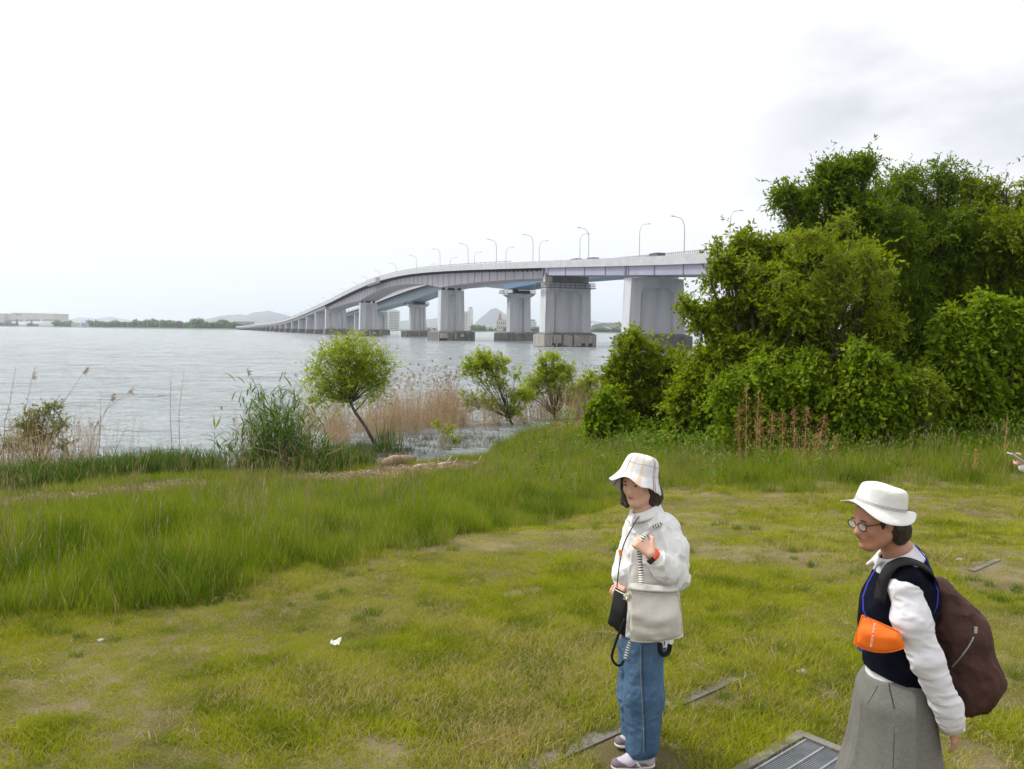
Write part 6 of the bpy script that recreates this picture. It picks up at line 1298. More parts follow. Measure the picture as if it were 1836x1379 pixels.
# wristwatch: orange band, black case
mb = MB(); cc = W(1170, 994, -.262); mb.tube([cc-d*.012, cc+d*.012], [.0315, .0305], 20, cap=False); wt = mb.build('watch_band', mat('orange_silicone', (.85, .10, .04), .45), root1, True); wt.name = 'wristwatch'; md = wt.modifiers.new('t', 'SOLIDIFY'); md.thickness = .003; md.offset = 1
mb = MB(); Mx = Matrix((d, Vector((0, -1, 0)).cross(d).normalized(), d.cross(Vector((0, -1, 0)).cross(d)).normalized())).transposed(); cp_ = cc+Vector((-.012, -.028, -.022)); mb.box(cp_, (.034, .036, .012), M=Mx); o = mb.build('watch_case', mat('black_glass', (.012, .012, .015), .2, spec=.6), wt); md = o.modifiers.new('b', 'BEVEL'); md.width = .004; md.segments = 3
# jeans
F = Field(lo, hi, .0045)
F.cone(W(1152, 1105, .03), W(1152, 1145, .03),   .118, .125, .05, sq=((.95, .25, 0), .88))
for top, kn_, bot, r0, r1, r2 in ((W(1156, 1150, -.04), W(1154, 1245, -.07), W(1151, 1336, -.09), .098, .088, .082), (W(1141, 1150, .12), W(1139, 1240, .12), W(1139, 1312, .13), .090, .078, .070)):
    F.cone(top, kn_, r0, r1, .05); F.cone(kn_, bot, r1, r2, .05)
F.warp(lambda P: folds(P, .009, 8, (1.2, 1.2, .45), 41)+folds(P+2, .0035, 18, (1, 1, 1.3), 43))
F.plane_cut(W(1150, 1352, -.1), (.05, 0, -1), .003, lo=[lo[0], lo[1], GZW-.02], hi=[hi[0], YW+.04, GZW+.25]); F.plane_cut(W(1140, 1322, .12), (.05, 0, -1), .003, lo=[lo[0], YW+.04, GZW-.02], hi=[hi[0], hi[1], GZW+.25])
m_denim = mat('blue_denim', (.035, .078, .15), .85, (.095, .17, .27), scale=5, detail=7, bump=.5, bscale=60, stretch=(1, 1, .5), contrast=(.38, .7))
jn = F.mesh('jeans', m_denim, root1, 1)
mb = MB(); P = [W(1157, y, -.09) for y in np.linspace(1160, 1350, 16)]
bpy.context.view_layer.update()
def snap(o, p, d, off=.002):
    """closest surface hit along d"""
    ok, loc, nr, _ = o.ray_cast(o.matrix_world.inverted() @ Vector(p), Vector(d).normalized()); return (o.matrix_world @ loc)-Vector(d).normalized()*off if ok else Vector(p)
P = [q for q in (snapc(jn, 1155+3*math.sin(y*.02), y, .0012) for y in np.linspace(1158, 1350, 26)) if q]; mb.tube(P, .0022, 4)
P2 = [q for q in (snapc(jn, 1151+3*math.sin(y*.02), y, .0008) for y in np.linspace(1158, 1350, 26)) if q]; mb.build('side_seam', mat('seam_dark', (.03, .05, .09), .9), jn); mb = MB(); mb.tube(P2, .0011, 4); mb.build('stitching', mat('stitch', (.40, .36, .26), .8), jn)
# trainers
m_sh1 = mat('mauve_suede', (.155, .115, .14), .9, (.20, .155, .185), scale=20); m_sh2 = mat('lilac_mesh', (.47, .43, .49), .9, (.40, .36, .42), scale=60); m_sole = mat('cream_sole', (.62, .59, .54), .7); m_lace = mat('white_lace', (.72, .70, .68), .8)
def trainer(heel, toe, name='trainer'):
    heel, toe = Vector(heel), Vector(toe); d = (toe-heel); L_ = d.length; d.normalize(); s_ = Vector((0, 0, 1)).cross(d).normalized(); up = Vector((0, 0, 1))
    Rm = np.array([[d[i], s_[i], up[i]] for i in range(3)]); pt = lambda a, b, c: heel+d*a*L_+s_*b+up*c; lo_, hi_ = np.minimum(heel, toe)-.08, np.maximum(heel, toe)+.08; hi_[2] += .09
    F = Field(lo_, hi_, .0032); F.cone(pt(.14, 0, .022), pt(.84, 0, .020), .041, .044, .01, sq=((0, 0, 1), .42)); F.plane_cut(pt(.5, 0, .030), up, .003); F.plane_cut(pt(.5, 0, .001), -up, .003); sole = F.mesh('sole', m_sole, None, 1)
    F = Field(lo_, hi_, .0032); F.cone(pt(.16, 0, .045), pt(.55, 0, .045), .040, .040, .02); F.cone(pt(.55, 0, .042), pt(.86, 0, .034), .042, .034, .02, sq=(up, .8)); F.cone(pt(.14, 0, .05), pt(.12, 0, .085), .034, .032, .02); F.cone(pt(.32, 0, .07), pt(.28, 0, .10), .034, .036, .02); F.ell(pt(.2, 0, .125), (.045, .028, .03), Rm, .006, True); F.plane_cut(pt(.5, 0, .026), -up, .003)
    r_ = F.mesh(name, m_sh2, root1, 1); sole.parent = r_
    F = Field(lo_, hi_, .0032); F.cone(pt(.16, 0, .043), pt(.5, 0, .041), .0415, .0415, .02); F.cone(pt(.55, 0, .038), pt(.88, 0, .034), .0425, .0355, .02, sq=(up, .8)); F.ell(pt(.66, 0, .08), (.06, .06, .032), Rm, .01, True); F.ell(pt(.30, 0, .10), (.06, .06, .045), Rm, .01, True); F.plane_cut(pt(.5, 0, .026), -up, .003); o = F.mesh('suede_panel', m_sh1, r_, 1)
    mb = MB()
    for t_ in (.46, .53, .60, .67): mb.tube([pt(t_, -.033, .062-.02*(t_-.45)), pt(t_+.01, 0, .092-.12*(t_-.45)), pt(t_, .033, .062-.02*(t_-.45))], .0035, 5)
    for b in (-1, 1): mb.prism([pt(.36, .0435*b, .032), pt(.40, .0435*b, .032), pt(.50, .041*b, .064), pt(.46, .041*b, .064)], s_*.002*b); mb.prism([pt(.46, .0435*b, .032), pt(.42, .0435*b, .045), pt(.47, .041*b, .064), pt(.50, .042*b, .05)], s_*.002*b)
    mb.build('lace', m_lace, r_); return r_
trainer((W(1170, 1376, -.10).x, YW-.10, GZW+.004), (W(1098, 1376, -.10).x, YW-.13, GZW+.004))
trainer((W(1172, 1340, .13).x, YW+.13, GZW+.004), (W(1104, 1340, .13).x, YW+.10, GZW+.004))
# straps and bags
m_strap = stripes('striped_webbing', (.70, .68, .64), [(.25, .20, (.02, .02, .022), 1)])
for nd in m_strap.node_tree.nodes:
    if nd.type == 'UVMAP': src_ = nd
mpn = N(m_strap.node_tree, 'ShaderNodeMapping'); mpn.inputs['Scale'].default_value = (1, 75, 1)
for lk in list(m_strap.node_tree.links):
    if lk.from_node == src_: to = lk.to_socket; m_strap.node_tree.links.remove(lk); L(m_strap.node_tree, mpn.outputs[0], to)
L(m_strap.node_tree, src_.outputs[0], mpn.inputs[0])
m_canvas = mat('natural_canvas', (.58, .555, .505), .9, (.63, .605, .56), scale=7, bump=.4, bscale=40)
tb = empty('tote_bag', W(1172, 1150, -.2)); props(tb, 'off white canvas tote with a zip hanging at the hip from a striped strap', 'bag')
o = softbag('bag_body', [W(1123, 1052, -.27), W(1218, 1060, -.20), W(1226, 1142, -.20), W(1130, 1150, -.28)], (.02, .11, 0), m_canvas, tb, .018, 18, 18, 5, .016, .015)
bpy.context.view_layer.update()
mb = MB(); mb.tube([W(1124, 1060, -.325), W(1172, 1066, -.33), W(1216, 1068, -.26)], .0022, 5); mb.build('zip', mat('zip_grey', (.38, .36, .33), .7), tb)
softbag('top_band', [W(1124, 1044, -.285), W(1217, 1053, -.22), W(1218, 1062, -.215), W(1124, 1060, -.285)], (.02, .09, 0), m_canvas, tb, .004, 10, 3, 6, 0, .003)
softbag('bag_lining_panel', [W(1128, 1012, -.20), W(1176, 1008, -.20), W(1198, 1050, -.20), W(1124, 1050, -.245)], (.0, .025, 0), m_canvas, tb, .004, 8, 8, 7, 0, .005)
ribbon('shoulder_strap', [W(1186, 932, .05)]+[q for q in (snapc(sho, x, y, .009) for x, y in ((1184, 938), (1170, 947))) if q]+[W(1157, 958, -.222), W(1149, 970, -.243)], .021, m_strap, (-.35, -1, .55), tb)
ribbon('front_strap', [W(1146, 984, -.235), W(1147, 1000, -.225), W(1149, 1025, -.245), W(1150, 1048, -.30)], .024, m_strap, (-.1, -1, 0), tb)
ribbon('hanging_strap', [W(1130, 1150, -.26), W(1125, 1165, -.25), W(1121, 1182, -.25)], .016, m_strap, (-.4, -1, 0), tb)
ribbon('rear_strap', [W(1183, 1152, -.14), W(1184, 1168, -.14), W(1191, 1174, -.13), W(1199, 1168, -.12), W(1201, 1155, -.12)], .024, mat('black_webbing', (.015, .015, .017), .8), (-.5, -1, .3), tb)
q2 = np.random.default_rng(3); P = np.array(W(1126, 1070, -.34))[None]+q2.normal(size=(160, 3))*np.array([.007, .006, .008]); V, Fq, vv = leaves_at(P, .012, q2, None, .4, .8); link('flower_charm', npmesh('charm', V, Fq), mat('cream_charm', (.62, .57, .42), .8), tb)
mb = MB(); mb.tube([W(1126, 1046, -.325), W(1127, 1056, -.335), W(1126, 1066, -.335)], .0025, 5); mb.build('charm_chain', mat('silver', (.6, .6, .6), .3, metal=.8), tb)
m_black = mat('black_leather', (.007, .007, .009), .6, (.010, .010, .013), scale=20, bump=.2, spec=.2)
bb = empty('shoulder_bag', W(1105, 1100, -.15)); props(bb, 'flat black shoulder bag hanging in front of the jeans with a looping strap', 'bag')
softbag('bag_body', [W(1103, 1052, -.10), W(1127, 1066, -.22), W(1121, 1144, -.22), W(1089, 1118, -.10)], (.03, .035, 0), m_black, bb, .004, 10, 10, 9, 0, .003)
ribbon('carry_strap', [W(1146, 925, -.06), W(1134, 945, -.11), W(1119, 975, -.13), W(1111, 1010, -.15), W(1106, 1052, -.12)], .007, m_black, (-.8, -.6, 0), bb)
ribbon('loop_strap', [W(1120, 1110, -.23), W(1112, 1130, -.235), W(1102, 1158, -.23), W(1097, 1178, -.23), W(1103, 1190, -.235), W(1112, 1193, -.24), W(1119, 1184, -.245)], .013, m_black, (-.5, -1, 0), bb)
mb = MB(); mb.tube([W(1103, 1057, -.135), W(1114, 1063, -.19), W(1123, 1067, -.235)], .0022, 5); mb.build('zip', m_lace, bb)
mb = MB(); mb.tube([W(1112, 986, -.148), W(1113, 997, -.152)], [.009, .008], 8); tg = mb.build('lanyard_tag', mat('orange_tag', (.85, .22, .03), .5)); props(tg, 'small orange tag hanging on the strap at the front of the white shirt', 'tag')
mb = MB(); cc = wriR; mb.tube([cc+Vector((-.004, 0, -.004)), cc+Vector((.010, 0, .010))], .030, 16, cap=False); mb.build('bracelet', mat('wine_bracelet', (.20, .03, .05), .6), root1)

# ---------------- woman walking in front, at the right
YM = 3.10; RS = YM/3.42; HH = .232*RS
def M_(x, y, dy=0): return atY(x, y, YM+dy*RS)
GZM = gz1(M_(1600, 1379).x, YM)
root2 = empty('person', (M_(1600, 1379).x, YM, GZM)); props(root2, 'person in a white hat, glasses and navy vest walking left with a brown backpack', 'person')
hc2 = M_(1572, 935); f2 = Vector((-.97, -.22, -.17)); H2 = Head(hc2, f2, (-.30, -.05, 1), HH)
sh2 = M_(1626, 1048, -.12); sh2r = M_(1612, 1045, .22); el2 = M_(1660, 1180, -.19); wr2 = M_(1706, 1296, -.17); kn2 = M_(1713, 1322, -.165)
el2r = M_(1600, 1150, .30); wr2r = M_(1592, 1230, .28)
lo2 = np.array([M_(1480, 900).x-.06, YM-.45, GZM-.01]); hi2 = np.array([M_(1740, 900).x+.12, YM+.5, M_(1560, 850).z])
F = Field(lo2, hi2, .0045); H2.build(F, .4)
F.cone(M_(1618, 1000, .03), M_(1588, 955, .02), .056, .052, .03); ch2 = M_(1612, 1085, .04); be2 = M_(1606, 1170, .04); hp2 = M_(1606, 1235, .04)
F.cone(ch2, be2, .105, .095, .05); F.cone(be2, hp2, .095, .11, .05); F.cone(sh2, sh2r, .05, .05, .05); F.cone(M_(1618, 1000, .03), ch2, .055, .1, .06)
F.cone(sh2, el2, .046, .038, .02); F.cone(el2, wr2, .038, .024, .02); F.cone(sh2r, el2r, .046, .038, .02); F.cone(el2r, wr2r, .038, .024, .02)
hand(F, wr2, kn2, (-.55, .5, -.2), .12, (.35, .3, .28, .3), L=.066, side=1); hand(F, wr2r, wr2r+Vector((-.05, .0, -.05)), (.3, -.8, -.1), .1, .5, side=-1)
leg = []
for sy, kx, ax in ((-.07, .0, .10), (.11, -.06, -.20)):
    h_ = hp2+Vector((0, sy, 0)); k_ = Vector((h_.x+kx, YM+sy, GZM+.46)); a_ = Vector((h_.x+ax, YM+sy, GZM+.085)); leg.append((h_, k_, a_)); F.cone(h_, k_, .085, .055, .03); F.cone(k_, a_, .052, .034, .02); F.cone(a_, a_+Vector((-.15, 0, -.045)), .034, .028, .02)
F.mesh('body', skin2, root2); H2.features(root2, m_lip2, True, 1)
F = Field(np.array(hc2)-.2, np.array(hc2)+.2, .0045); F.ell(H2.P(-.10, 0, .08), (.375*.232, .35*.232, .33*.232), H2.M, .01); F.ell(H2.P(-.34, 0, -.12), (.05, .068, .075), H2.M, .03)
for l in (-.27, .27):
    F.ell(H2.P(-.22, l, -.10), (.040, .022, .060), H2.M, .02); F.ell(H2.P(-.30, l*.8, -.22), (.034, .026, .05), H2.M, .02); F.cone(H2.P(.07, l*1.18, .16), H2.P(.055, l*1.2, -.02), .017, .008, .012)
F.ell(H2.P(.02, .35, -.02), (.020, .03, .032), H2.M, .006, True)
F.warp(lambda P: folds(P, .006, 55, (1, 1, .25), 14)); F.mesh('hair', hairm, root2, 1)
m_hat2 = stripes('white_hat_cloth', (.66, .66, .63), [(.478, .007, (.05, .05, .09), 1, .9), (.512, .010, (.16, .16, .22), 1, .9), (.546, .007, (.05, .05, .09), 1, .9)])
def wav2(a, i):
    k = max(0, i-7)/4; return (.004*k*math.sin(2*a), k*(.018*math.cos(2*a)+.007*math.sin(3*a+.5)+.004*math.sin(5*a)-.004)+(.0022*math.sin(3*a+i*.7) if i < 5 else 0))
hr2 = [(.035, .03, .084, .004), (.072, .064, .084, .003), (.090, .081, .078, .001), (.097, .087, .060, 0), (.101, .090, .034, 0), (.104, .093, .016, 0), (.106, .094, .004, 0), (.108, .095, -.008, 0), (.122, .108, -.012, .004), (.140, .122, -.016, .006), (.158, .134, -.019, .007), (.161, .137, -.019, .007)]
hat('sun_hat', H2.P(-.115, 0, .275), f2, Vector((.20, -.05, 1)), hr2, 64, m_hat2, root2, wav2)
# glasses
m_frame = mat('glasses_frame', (.02, .025, .035), .3, spec=.5); g3 = bpy.data.materials.new('lens'); g3.use_nodes = True; gp = g3.node_tree.nodes['Principled BSDF']; gp.inputs['Base Color'].default_value = (.8, .85, .88, 1); gp.inputs['Roughness'].default_value = .05; gp.inputs['Alpha'].default_value = .25
fr = MB(); ln_ = MB()
for l in (-.145, .145):
    ring = [H2.P(.405, l+.115*math.cos(a), .02+.082*math.sin(a)*(1 if math.sin(a) < 0 else .8)) for a in np.linspace(0, 2*math.pi, 25)]; fr.tube(ring, .0024, 6, cap=False); ln_.add(ring[:-1], [tuple(range(24))])
    fr.tube([H2.P(.40, l*1.75, .05), H2.P(.22, l*2.25, .055), H2.P(-.02, l*2.42, .05), H2.P(-.07, l*2.4, -.01)], .0022, 6)
fr.tube([H2.P(.41, -.035, .04), H2.P(.425, 0, .05), H2.P(.41, .035, .04)], .0022, 6)
gl = fr.build('glasses', m_frame, root2); ln_.build('lens', g3, gl)
# shirt: sleeve, collar, tail
F = Field(lo2, hi2, .0047)
F.cone(M_(1620, 1058, -.13), M_(1634, 1110, -.165), .056, .062, .03); F.cone(M_(1634, 1110, -.165), el2, .062, .056, .03); F.cone(el2, M_(1696, 1262, -.18), .056, .051, .03); F.cone(M_(1696, 1262, -.18), M_(1707, 1298, -.17), .050, .042, .02)
F.cone(sh2r, el2r, .062, .055, .03); F.cone(el2r, wr2r, .053, .045, .03)
F.warp(lambda P: folds(P, .006, 9, (.6, .6, 1.5), 61)+folds(P+4, .0042, 22, (.5, .6, 1.5), 63))
d2 = (wr2-el2).normalized(); F.plane_cut(M_(1710, 1304, -.17), d2, .003, lo=np.array(wr2)-.11, hi=np.array(wr2)+.11)
F.mesh('shirt_sleeves', m_shirt2, root2, 1)
cf = MB(); cc = M_(1705, 1296, -.17); cf.tube([cc-d2*.034, cc+d2*.022], [.050, .049], 24); o = cf.build('cuff', m_shirt2, root2, True); cb_ = MB(); bp_ = cc+Vector((.022, -.046, -.004)); cb_.tube([bp_, bp_+Vector((.001, -.003, 0))], .0055, 12); cb_.build('button', m_lace, o)
nk2 = M_(1600, 985, .02); F = Field(np.array(nk2)-.17, np.array(nk2)+.17, .0036); ax2 = Vector((-.42, 0, .9)).normalized(); e1 = ax2.orthogonal().normalized(); e2 = ax2.cross(e1)
for a in np.linspace(0, 2*math.pi, 73)[:-1]:
    o_ = e1*math.cos(a)+e2*math.sin(a); c = nk2+Vector((.012, 0, -.012))+o_*.068; c2 = c+o_*.018-ax2*.044; F.cone(c, c2, .0085, .009, .003)
for s_ in (-1, 1): F.cone(M_(1580, 1002, .0).lerp(M_(1580, 1002, .06), (s_+1)/2)+Vector((-.01, .02*s_, 0)), M_(1567, 1020, .0)+Vector((.0, .03+.03*s_, 0)), .010, .006, .014)
F.mesh('collar', m_shirt2, root2, 1)
F = Field(lo2, hi2, .005); F.cone(M_(1606, 1180, .04), M_(1603, 1250, .04),   .129, .134, .03, sq=((1, 0, 0), .86)); F.warp(lambda P: folds(P, .002, 14, (1, 1, .5), 71)); F.plane_cut(M_(1556, 1226, .0), (.42, 0, -1), .003); F.plane_cut(M_(1575, 1160, .03), (0, 0, 1), .003); F.mesh('shirt_tail', m_shirt2, root2, 1)
# vest
m_navy = mat('navy_knit', (.004, .005, .011), .95, (.007, .008, .016), spec=.08, scale=12, bump=.4, bscale=120)
F = Field(lo2, hi2, .0047)
F.cone(M_(1618, 1062, .04), M_(1608, 1130, .04), .148, .148, .05, sq=((1, 0, 0), .86)); F.cone(M_(1608, 1130, .04), M_(1608, 1212, .04), .148, .146, .05, sq=((1, 0, 0), .86)); F.cone(sh2+Vector((-.005, .01, .005)), sh2r, .068, .064, .05); F.cone(M_(1620, 1010, .04), M_(1618, 1062, .04), .085, .13, .05)
F.ell(M_(1572, 1100, .02), (.05, .09, .09), None, .06)
F.warp(lambda P: folds(P, .007, 9, (1, 1, .8), 81))
F.ell(nk2+Vector((-.005, 0, .02)), (.082, .080, .080), None, .004, True); F.cone(M_(1628, 1076, -.17), M_(1652, 1180, -.30), .060, .085, .004, True); F.plane_cut(M_(1600, 1213, .0), (-.26, 0, -1), .003)
F.mesh('vest', m_navy, root2, 1)
# wide trousers
m_grey = mat('grey_linen', (.150, .145, .128), .95, (.175, .17, .152), scale=60, bump=.4, bscale=200)
F = Field(lo2, hi2, .005)
F.cone(M_(1606, 1222, .04), M_(1606, 1250, .04), .130, .136, .04, sq=((1, 0, 0), .90))
for i, (h_, k_, a_) in enumerate(leg):
    F.cone(h_+Vector((0, 0, -.05)), k_+Vector((.02, 0, 0)), .115, .130, .05); F.cone(k_+Vector((.02, 0, 0)), a_+Vector((.02, 0, .10)), .130, .125, .05)
F.cone(M_(1609, 1262, .04), M_(1613, 1390, .03), .138, .160, .05, sq=((0, 1, 0), .9))
F.warp(lambda P: folds(P, .009, 7, (1.2, 1.2, .25), 91)); F.plane_cut(M_(1600, 1208, .0), (-.25, 0, 1), .003); F.plane_cut((0, 0, GZM+.16), (0, 0, -1), .003)
tr2 = F.mesh('trousers', m_grey, root2, 1); bpy.context.view_layer.update()
mb = MB(); mb.tube([snapc(tr2, x, y, .0005) for x, y in ((1594, 1226), (1596, 1240), (1600, 1255), (1603, 1270))], .0026, 5); mb.tube([snapc(tr2, x, y, .0003) for x, y in ((1603, 1270), (1603, 1320), (1601, 1378))], .0012, 4); mb.tube([snapc(tr2, x, y, .0003) for x, y in ((1574, 1230), (1564, 1248), (1556, 1262))], .0018, 4)
mb.build('pocket_edge', mat('dark_seam', (.05, .048, .045), .9), tr2)
for i, (h_, k_, a_) in enumerate(leg):
    F = Field(np.array(a_)-np.array([.24, .1, .1]), np.array(a_)+np.array([.1, .1, .12]), .004); F.cone(a_+Vector((.02, 0, -.03)), a_+Vector((-.17, 0, -.05)), .045, .036, .03); F.plane_cut((0, 0, GZM+.005), (0, 0, -1), .003); F.mesh('shoe', mat('dark_shoe', (.03, .03, .032), .6), root2, 1)
# backpack
m_brown = mat('brown_nylon', (.050, .022, .017), .8, (.068, .030, .022), scale=8, bump=.5, bscale=16)
F = Field([M_(1640, 1100).x, YM-.32, M_(1700, 1300).z-.05], [M_(1830, 1100).x, YM+.42, M_(1680, 1000).z], .005)
F.cone(M_(1682, 1066, .07), M_(1712, 1130, .07), .052, .100, .06, sq=((0, 1, 0), 1.25)); F.cone(M_(1712, 1130, .07), M_(1725, 1205, .06), .098, .110, .06, sq=((0, 1, 0), 1.2)); F.cone(M_(1725, 1205, .06), M_(1721, 1230, .06), .110, .102, .05, sq=((0, 1, 0), 1.2)); F.ell(M_(1762, 1208, .04), (.045, .10, .05), None, .04)
F.warp(lambda P: folds(P, .018, 7, (1, .7, .6), 97)+folds(P+3, .006, 22, (1, 1, .8), 98))
bp = F.mesh('bag_body', m_brown, None, 1); bpk = empty('backpack', M_(1730, 1280, .05)); props(bpk, 'large brown nylon backpack on the back of the walking person', 'backpack'); bp.parent = bpk; bp.matrix_parent_inverse = bpk.matrix_basis.inverted(); bpy.context.view_layer.update()
zp = MB(); zp.tube([snapc(bp, x, y, .002) for x, y in ((1748, 1130), (1744, 1146), (1736, 1160), (1726, 1174), (1716, 1186), (1707, 1196))], .0036, 6); zp.build('zip', mat('zip_metal', (.35, .37, .38), .4, metal=.7), bpk)
zp = MB(); c_ = snapc(bp, 1749, 1132, .006); zp.box(c_, (.011, .006, .034)); zp.build('zip_pull', mat('pull_metal', (.62, .62, .6), .3, metal=.6), bpk)
m_web = mat('black_strap', (.013, .013, .013), .85, (.02, .02, .02), scale=30)
ribbon('shoulder_strap', [M_(1682, 1062, -.03), M_(1672, 1030, -.085), M_(1650, 1012, -.115), M_(1622, 1006, -.135), M_(1598, 1016, -.125), M_(1584, 1040, -.115), M_(1576, 1078, -.11)], .046, m_web, [(.3, -.5, 1), (0, -.45, 1), (-.5, -.5, .7), (-1, -.6, .2)], bpk, .005)
ribbon('shoulder_strap', [M_(1676, 1045, .2), M_(1650, 1012, .235), M_(1612, 1010, .245), M_(1580, 1040, .2)], .055, m_web, [(.3, .3, 1), (0, .3, 1), (-1, .2, .3)], bpk, .008)
# orange sling pouch with white lettering and a blue cord
m_or = mat('orange_nylon', (.90, .16, .012), .6, (.95, .20, .02), scale=9, bump=.3, bscale=20)
pc = empty('sling_pouch', M_(1575, 1140, -.19)); props(pc, 'bright orange pouch with white lettering hanging at the waist from a blue cord', 'pouch')
pb = softbag('pouch_body', [M_(1545, 1101, -.155), M_(1612, 1131, -.235), M_(1624, 1162, -.235), M_(1529, 1155, -.155)], (.012, .030, 0), m_or, pc, .010, 14, 10, 13, .026, .006)
bpy.context.view_layer.update()
for i, ch in enumerate('BEAMS VISION'):
    if ch == ' ': continue
    u = i/11; x, y = 1568.2-6.5*u, 1119+39*u; p0 = snapc(pb, x, y, .0014)
    tc_ = bpy.data.curves.new('letter', 'FONT'); tc_.body = ch; tc_.size = .0118*RS; tc_.extrude = .0004; tc_.offset = .0003; tc_.align_x = 'CENTER'; tc_.align_y = 'CENTER'; to_ = bpy.data.objects.new('letter', tc_); COL.objects.link(to_)
    dn = (M_(1561.7, 1158, -.2)-M_(1568.2, 1118, -.2)).normalized(); nrm_ = Vector((-.1, -1, 0)).normalized(); upv = nrm_.cross(dn).normalized()*1; Mx = Matrix.Identity(4)
    for r__ in range(3): Mx[r__][0] = dn[r__]; Mx[r__][1] = -upv[r__]*-1; Mx[r__][2] = nrm_[r__]; Mx[r__][3] = p0[r__]
    dg = bpy.context.evaluated_depsgraph_get(); mt_ = bpy.data.meshes.new_from_object(to_.evaluated_get(dg)); bpy.data.objects.remove(to_); mt_.transform(Mx); lo_ = link('letter', mt_, mat('white_print', (.78, .74, .68), .7), pb)
m_cord = mat('blue_cord', (.03, .04, .38), .6)
vest_o = [c for c in root2.children if c.name.startswith('vest')][0]
cd_ = MB(); cd_.tube([M_(1554, 1108, -.175), M_(1548, 1095, -.165), M_(1547, 1070, -.14), M_(1556, 1045, -.11), M_(1570, 1020, -.085)], .0028, 6); cd_.build('front_cord', m_cord, pc)
cd_ = MB(); cd_.tube([M_(1640, 977, -.03), M_(1660, 1000, -.065), M_(1671, 1030, -.05), M_(1682, 1060, -.09), M_(1680, 1085, -.10), M_(1674, 1100, -.10)], .0028, 6); cd_.build('back_cord', m_cord, pc)
cd_ = MB(); cd_.tube([M_(1538, 1160, -.17), M_(1543, 1166, -.172), M_(1550, 1165, -.172)], .004, 6); cd_.build('cord_end', m_cord, pc)

RS = 1.0
# ---------------- third person, just entering at the right edge with a phone
YT = 6.35
def T_(x, y, dy=0): return atY(x, y, YT+dy)
bx_ = T_(1925, 1100).x; GZT = gz1(bx_, YT); root3 = empty('person', (bx_, YT, GZT)); props(root3, 'person mostly outside the right edge, only a hand and white sleeve showing', 'person')
hT = Vector((bx_-.02, YT, GZT+1.47)); H3 = Head(hT, (-.9, -.1, -.35), (-.3, 0, 1), .225); kT = T_(1823, 826, 0); wT = T_(1836, 836, 0)
F = Field([bx_-.5, YT-.32, GZT-.01], [bx_+.32, YT+.32, GZT+1.62], .0062); H3.build(F); F.cone(hT+Vector((.03, 0, -.2)), hT+Vector((0, 0, -.08)), .05, .05, .03)
sT = [Vector((bx_+.02, YT+s_*.17, GZT+1.27)) for s_ in (-1, 1)]; F.cone(sT[0], sT[1], .05, .05, .04); F.cone((bx_+.02, YT, GZT+1.2), (bx_+.02, YT, GZT+.85), .11, .12, .05)
eT = [Vector((bx_-.06, YT-.2, GZT+1.0)), Vector((bx_-.06, YT+.2, GZT+1.0))]; F.cone(sT[0], eT[0], .045, .036); F.cone(eT[0], wT, .036, .025); F.cone(sT[1], eT[1], .045, .036); F.cone(eT[1], (bx_-.2, YT+.12, GZT+.95), .036, .03)
for s_ in (-1, 1): F.cone((bx_+.02, YT+s_*.09, GZT+.85), (bx_-.0+.04*s_, YT+s_*.1, GZT+.45), .085, .055, .03); F.cone((bx_+.04*s_, YT+s_*.1, GZT+.45), (bx_+.06*s_, YT+s_*.1, GZT+.08), .052, .034, .02)
hand(F, wT, kT, (-.3, .2, .9), .1, (.9, .9, .9, .9), side=1); F.mesh('body', skin, root3); H3.features(root3, m_lip)
F = Field(np.array(hT)-.2, np.array(hT)+.2, .006); F.ell(H3.P(-.10, 0, .14), (.105, .088, .095), H3.M, .01); F.ell(H3.P(-.3, 0, -.12), (.05, .07, .08), H3.M, .03); F.mesh('hair', hairm, root3, 1)
F = Field([bx_-.5, YT-.36, GZT+.7], [bx_+.34, YT+.36, GZT+1.5], .0065); F.cone((bx_+.02, YT, GZT+1.22), (bx_+.02, YT, GZT+.8), .14, .155, .05); F.cone(sT[0], sT[1], .065, .065, .04); F.cone(sT[0], eT[0], .062, .055); F.cone(eT[0], wT+(wT-kT)*.1, .055, .042); F.cone(sT[1], eT[1], .062, .055); F.cone(eT[1], (bx_-.2, YT+.12, GZT+.95), .055, .045)
F.warp(lambda P: folds(P, .01, 12, (1, 1, .7), 31)); F.mesh('white_jacket', m_shirt, root3, 1)
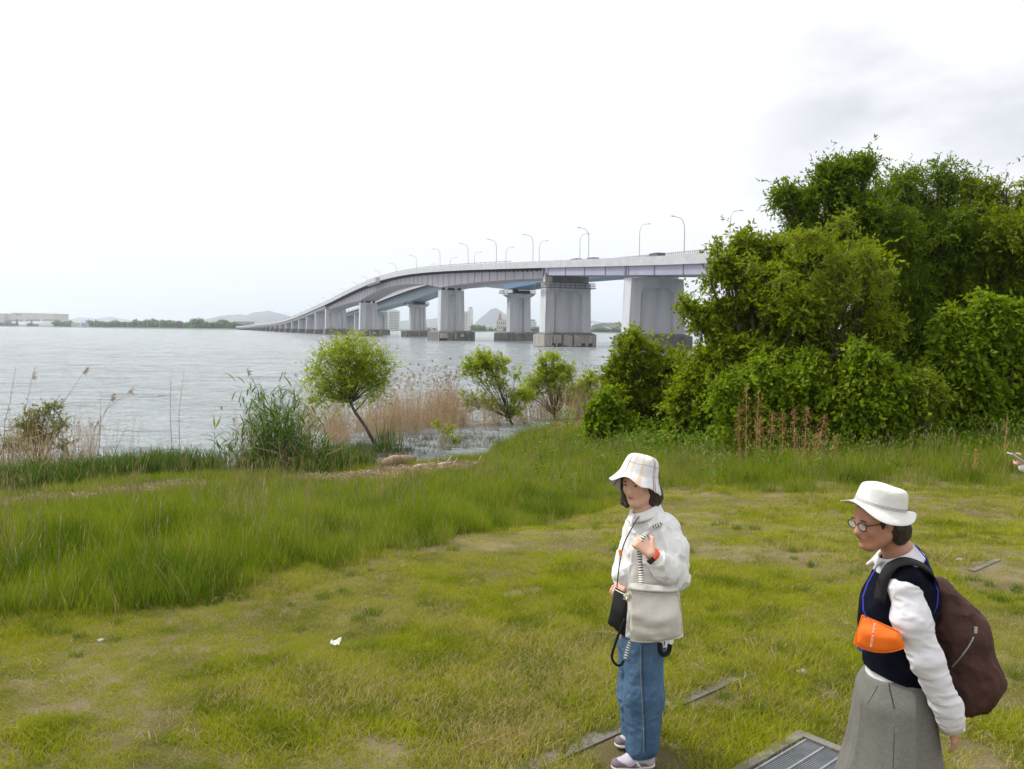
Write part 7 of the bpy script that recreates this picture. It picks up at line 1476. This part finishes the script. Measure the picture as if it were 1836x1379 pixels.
F = Field([bx_-.3, YT-.3, GZT-.01], [bx_+.34, YT+.3, GZT+.95], .0065); F.cone((bx_+.02, YT, GZT+.86), (bx_+.02, YT, GZT+.78), .13, .14, .04)
for s_ in (-1, 1): F.cone((bx_+.02, YT+s_*.09, GZT+.82), (bx_+.06*s_, YT+s_*.1, GZT+.08), .10, .065, .03)
F.mesh('trousers', mat('black_trousers', (.02, .02, .024), .9), root3, 1)
for s_ in (-1, 1): F = Field([bx_-.32, YT-.25, GZT-.01], [bx_+.25, YT+.25, GZT+.16], .005); F.cone((bx_+.06*s_+.03, YT+s_*.1, GZT+.04), (bx_+.06*s_-.17, YT+s_*.1, GZT+.035), .045, .036, .03); F.plane_cut((0, 0, GZT+.003), (0, 0, -1), .003); F.mesh('shoe', mat('black_shoe', (.015, .015, .017), .5), root3, 1)
ph = MB(); a_ = T_(1812, 815, -.01); b_ = T_(1833, 829, -.01); dd = (b_-a_).normalized(); nn = Vector((dd.z, 0, -dd.x)).normalized(); ph.box(a_.lerp(b_, .5)+nn*-.004, ((b_-a_).length*1.25, .074, .009), M=Matrix((dd, Vector((0, 1, 0)), dd.cross(Vector((0, 1, 0))))).transposed()); o = ph.build('phone', mat('phone_case', (.42, .46, .54), .35, spec=.5)); md = o.modifiers.new('b', 'BEVEL'); md.width = .003; md.segments = 2; props(o, 'pale blue grey phone held up at the right edge', 'phone')
# ------------------------------------------------------------------ air
hz = MB(); hz.box((-500, 5500, 104), (11000, 15000, 228))
hzo = hz.build('haze', None); me = hzo.data
hm = bpy.data.materials.new('haze'); hm.use_nodes = True; t = hm.node_tree; t.nodes.clear()
o_ = N(t, 'ShaderNodeOutputMaterial'); v_ = N(t, 'ShaderNodeVolumePrincipled'); v_.inputs['Color'].default_value = (.83, .895, 1, 1); v_.inputs['Density'].default_value = .00013; v_.inputs['Anisotropy'].default_value = .6
L(t, v_.outputs[0], o_.inputs['Volume']); me.materials.append(hm)
props(hzo, 'pale haze over the lake', kind='stuff')
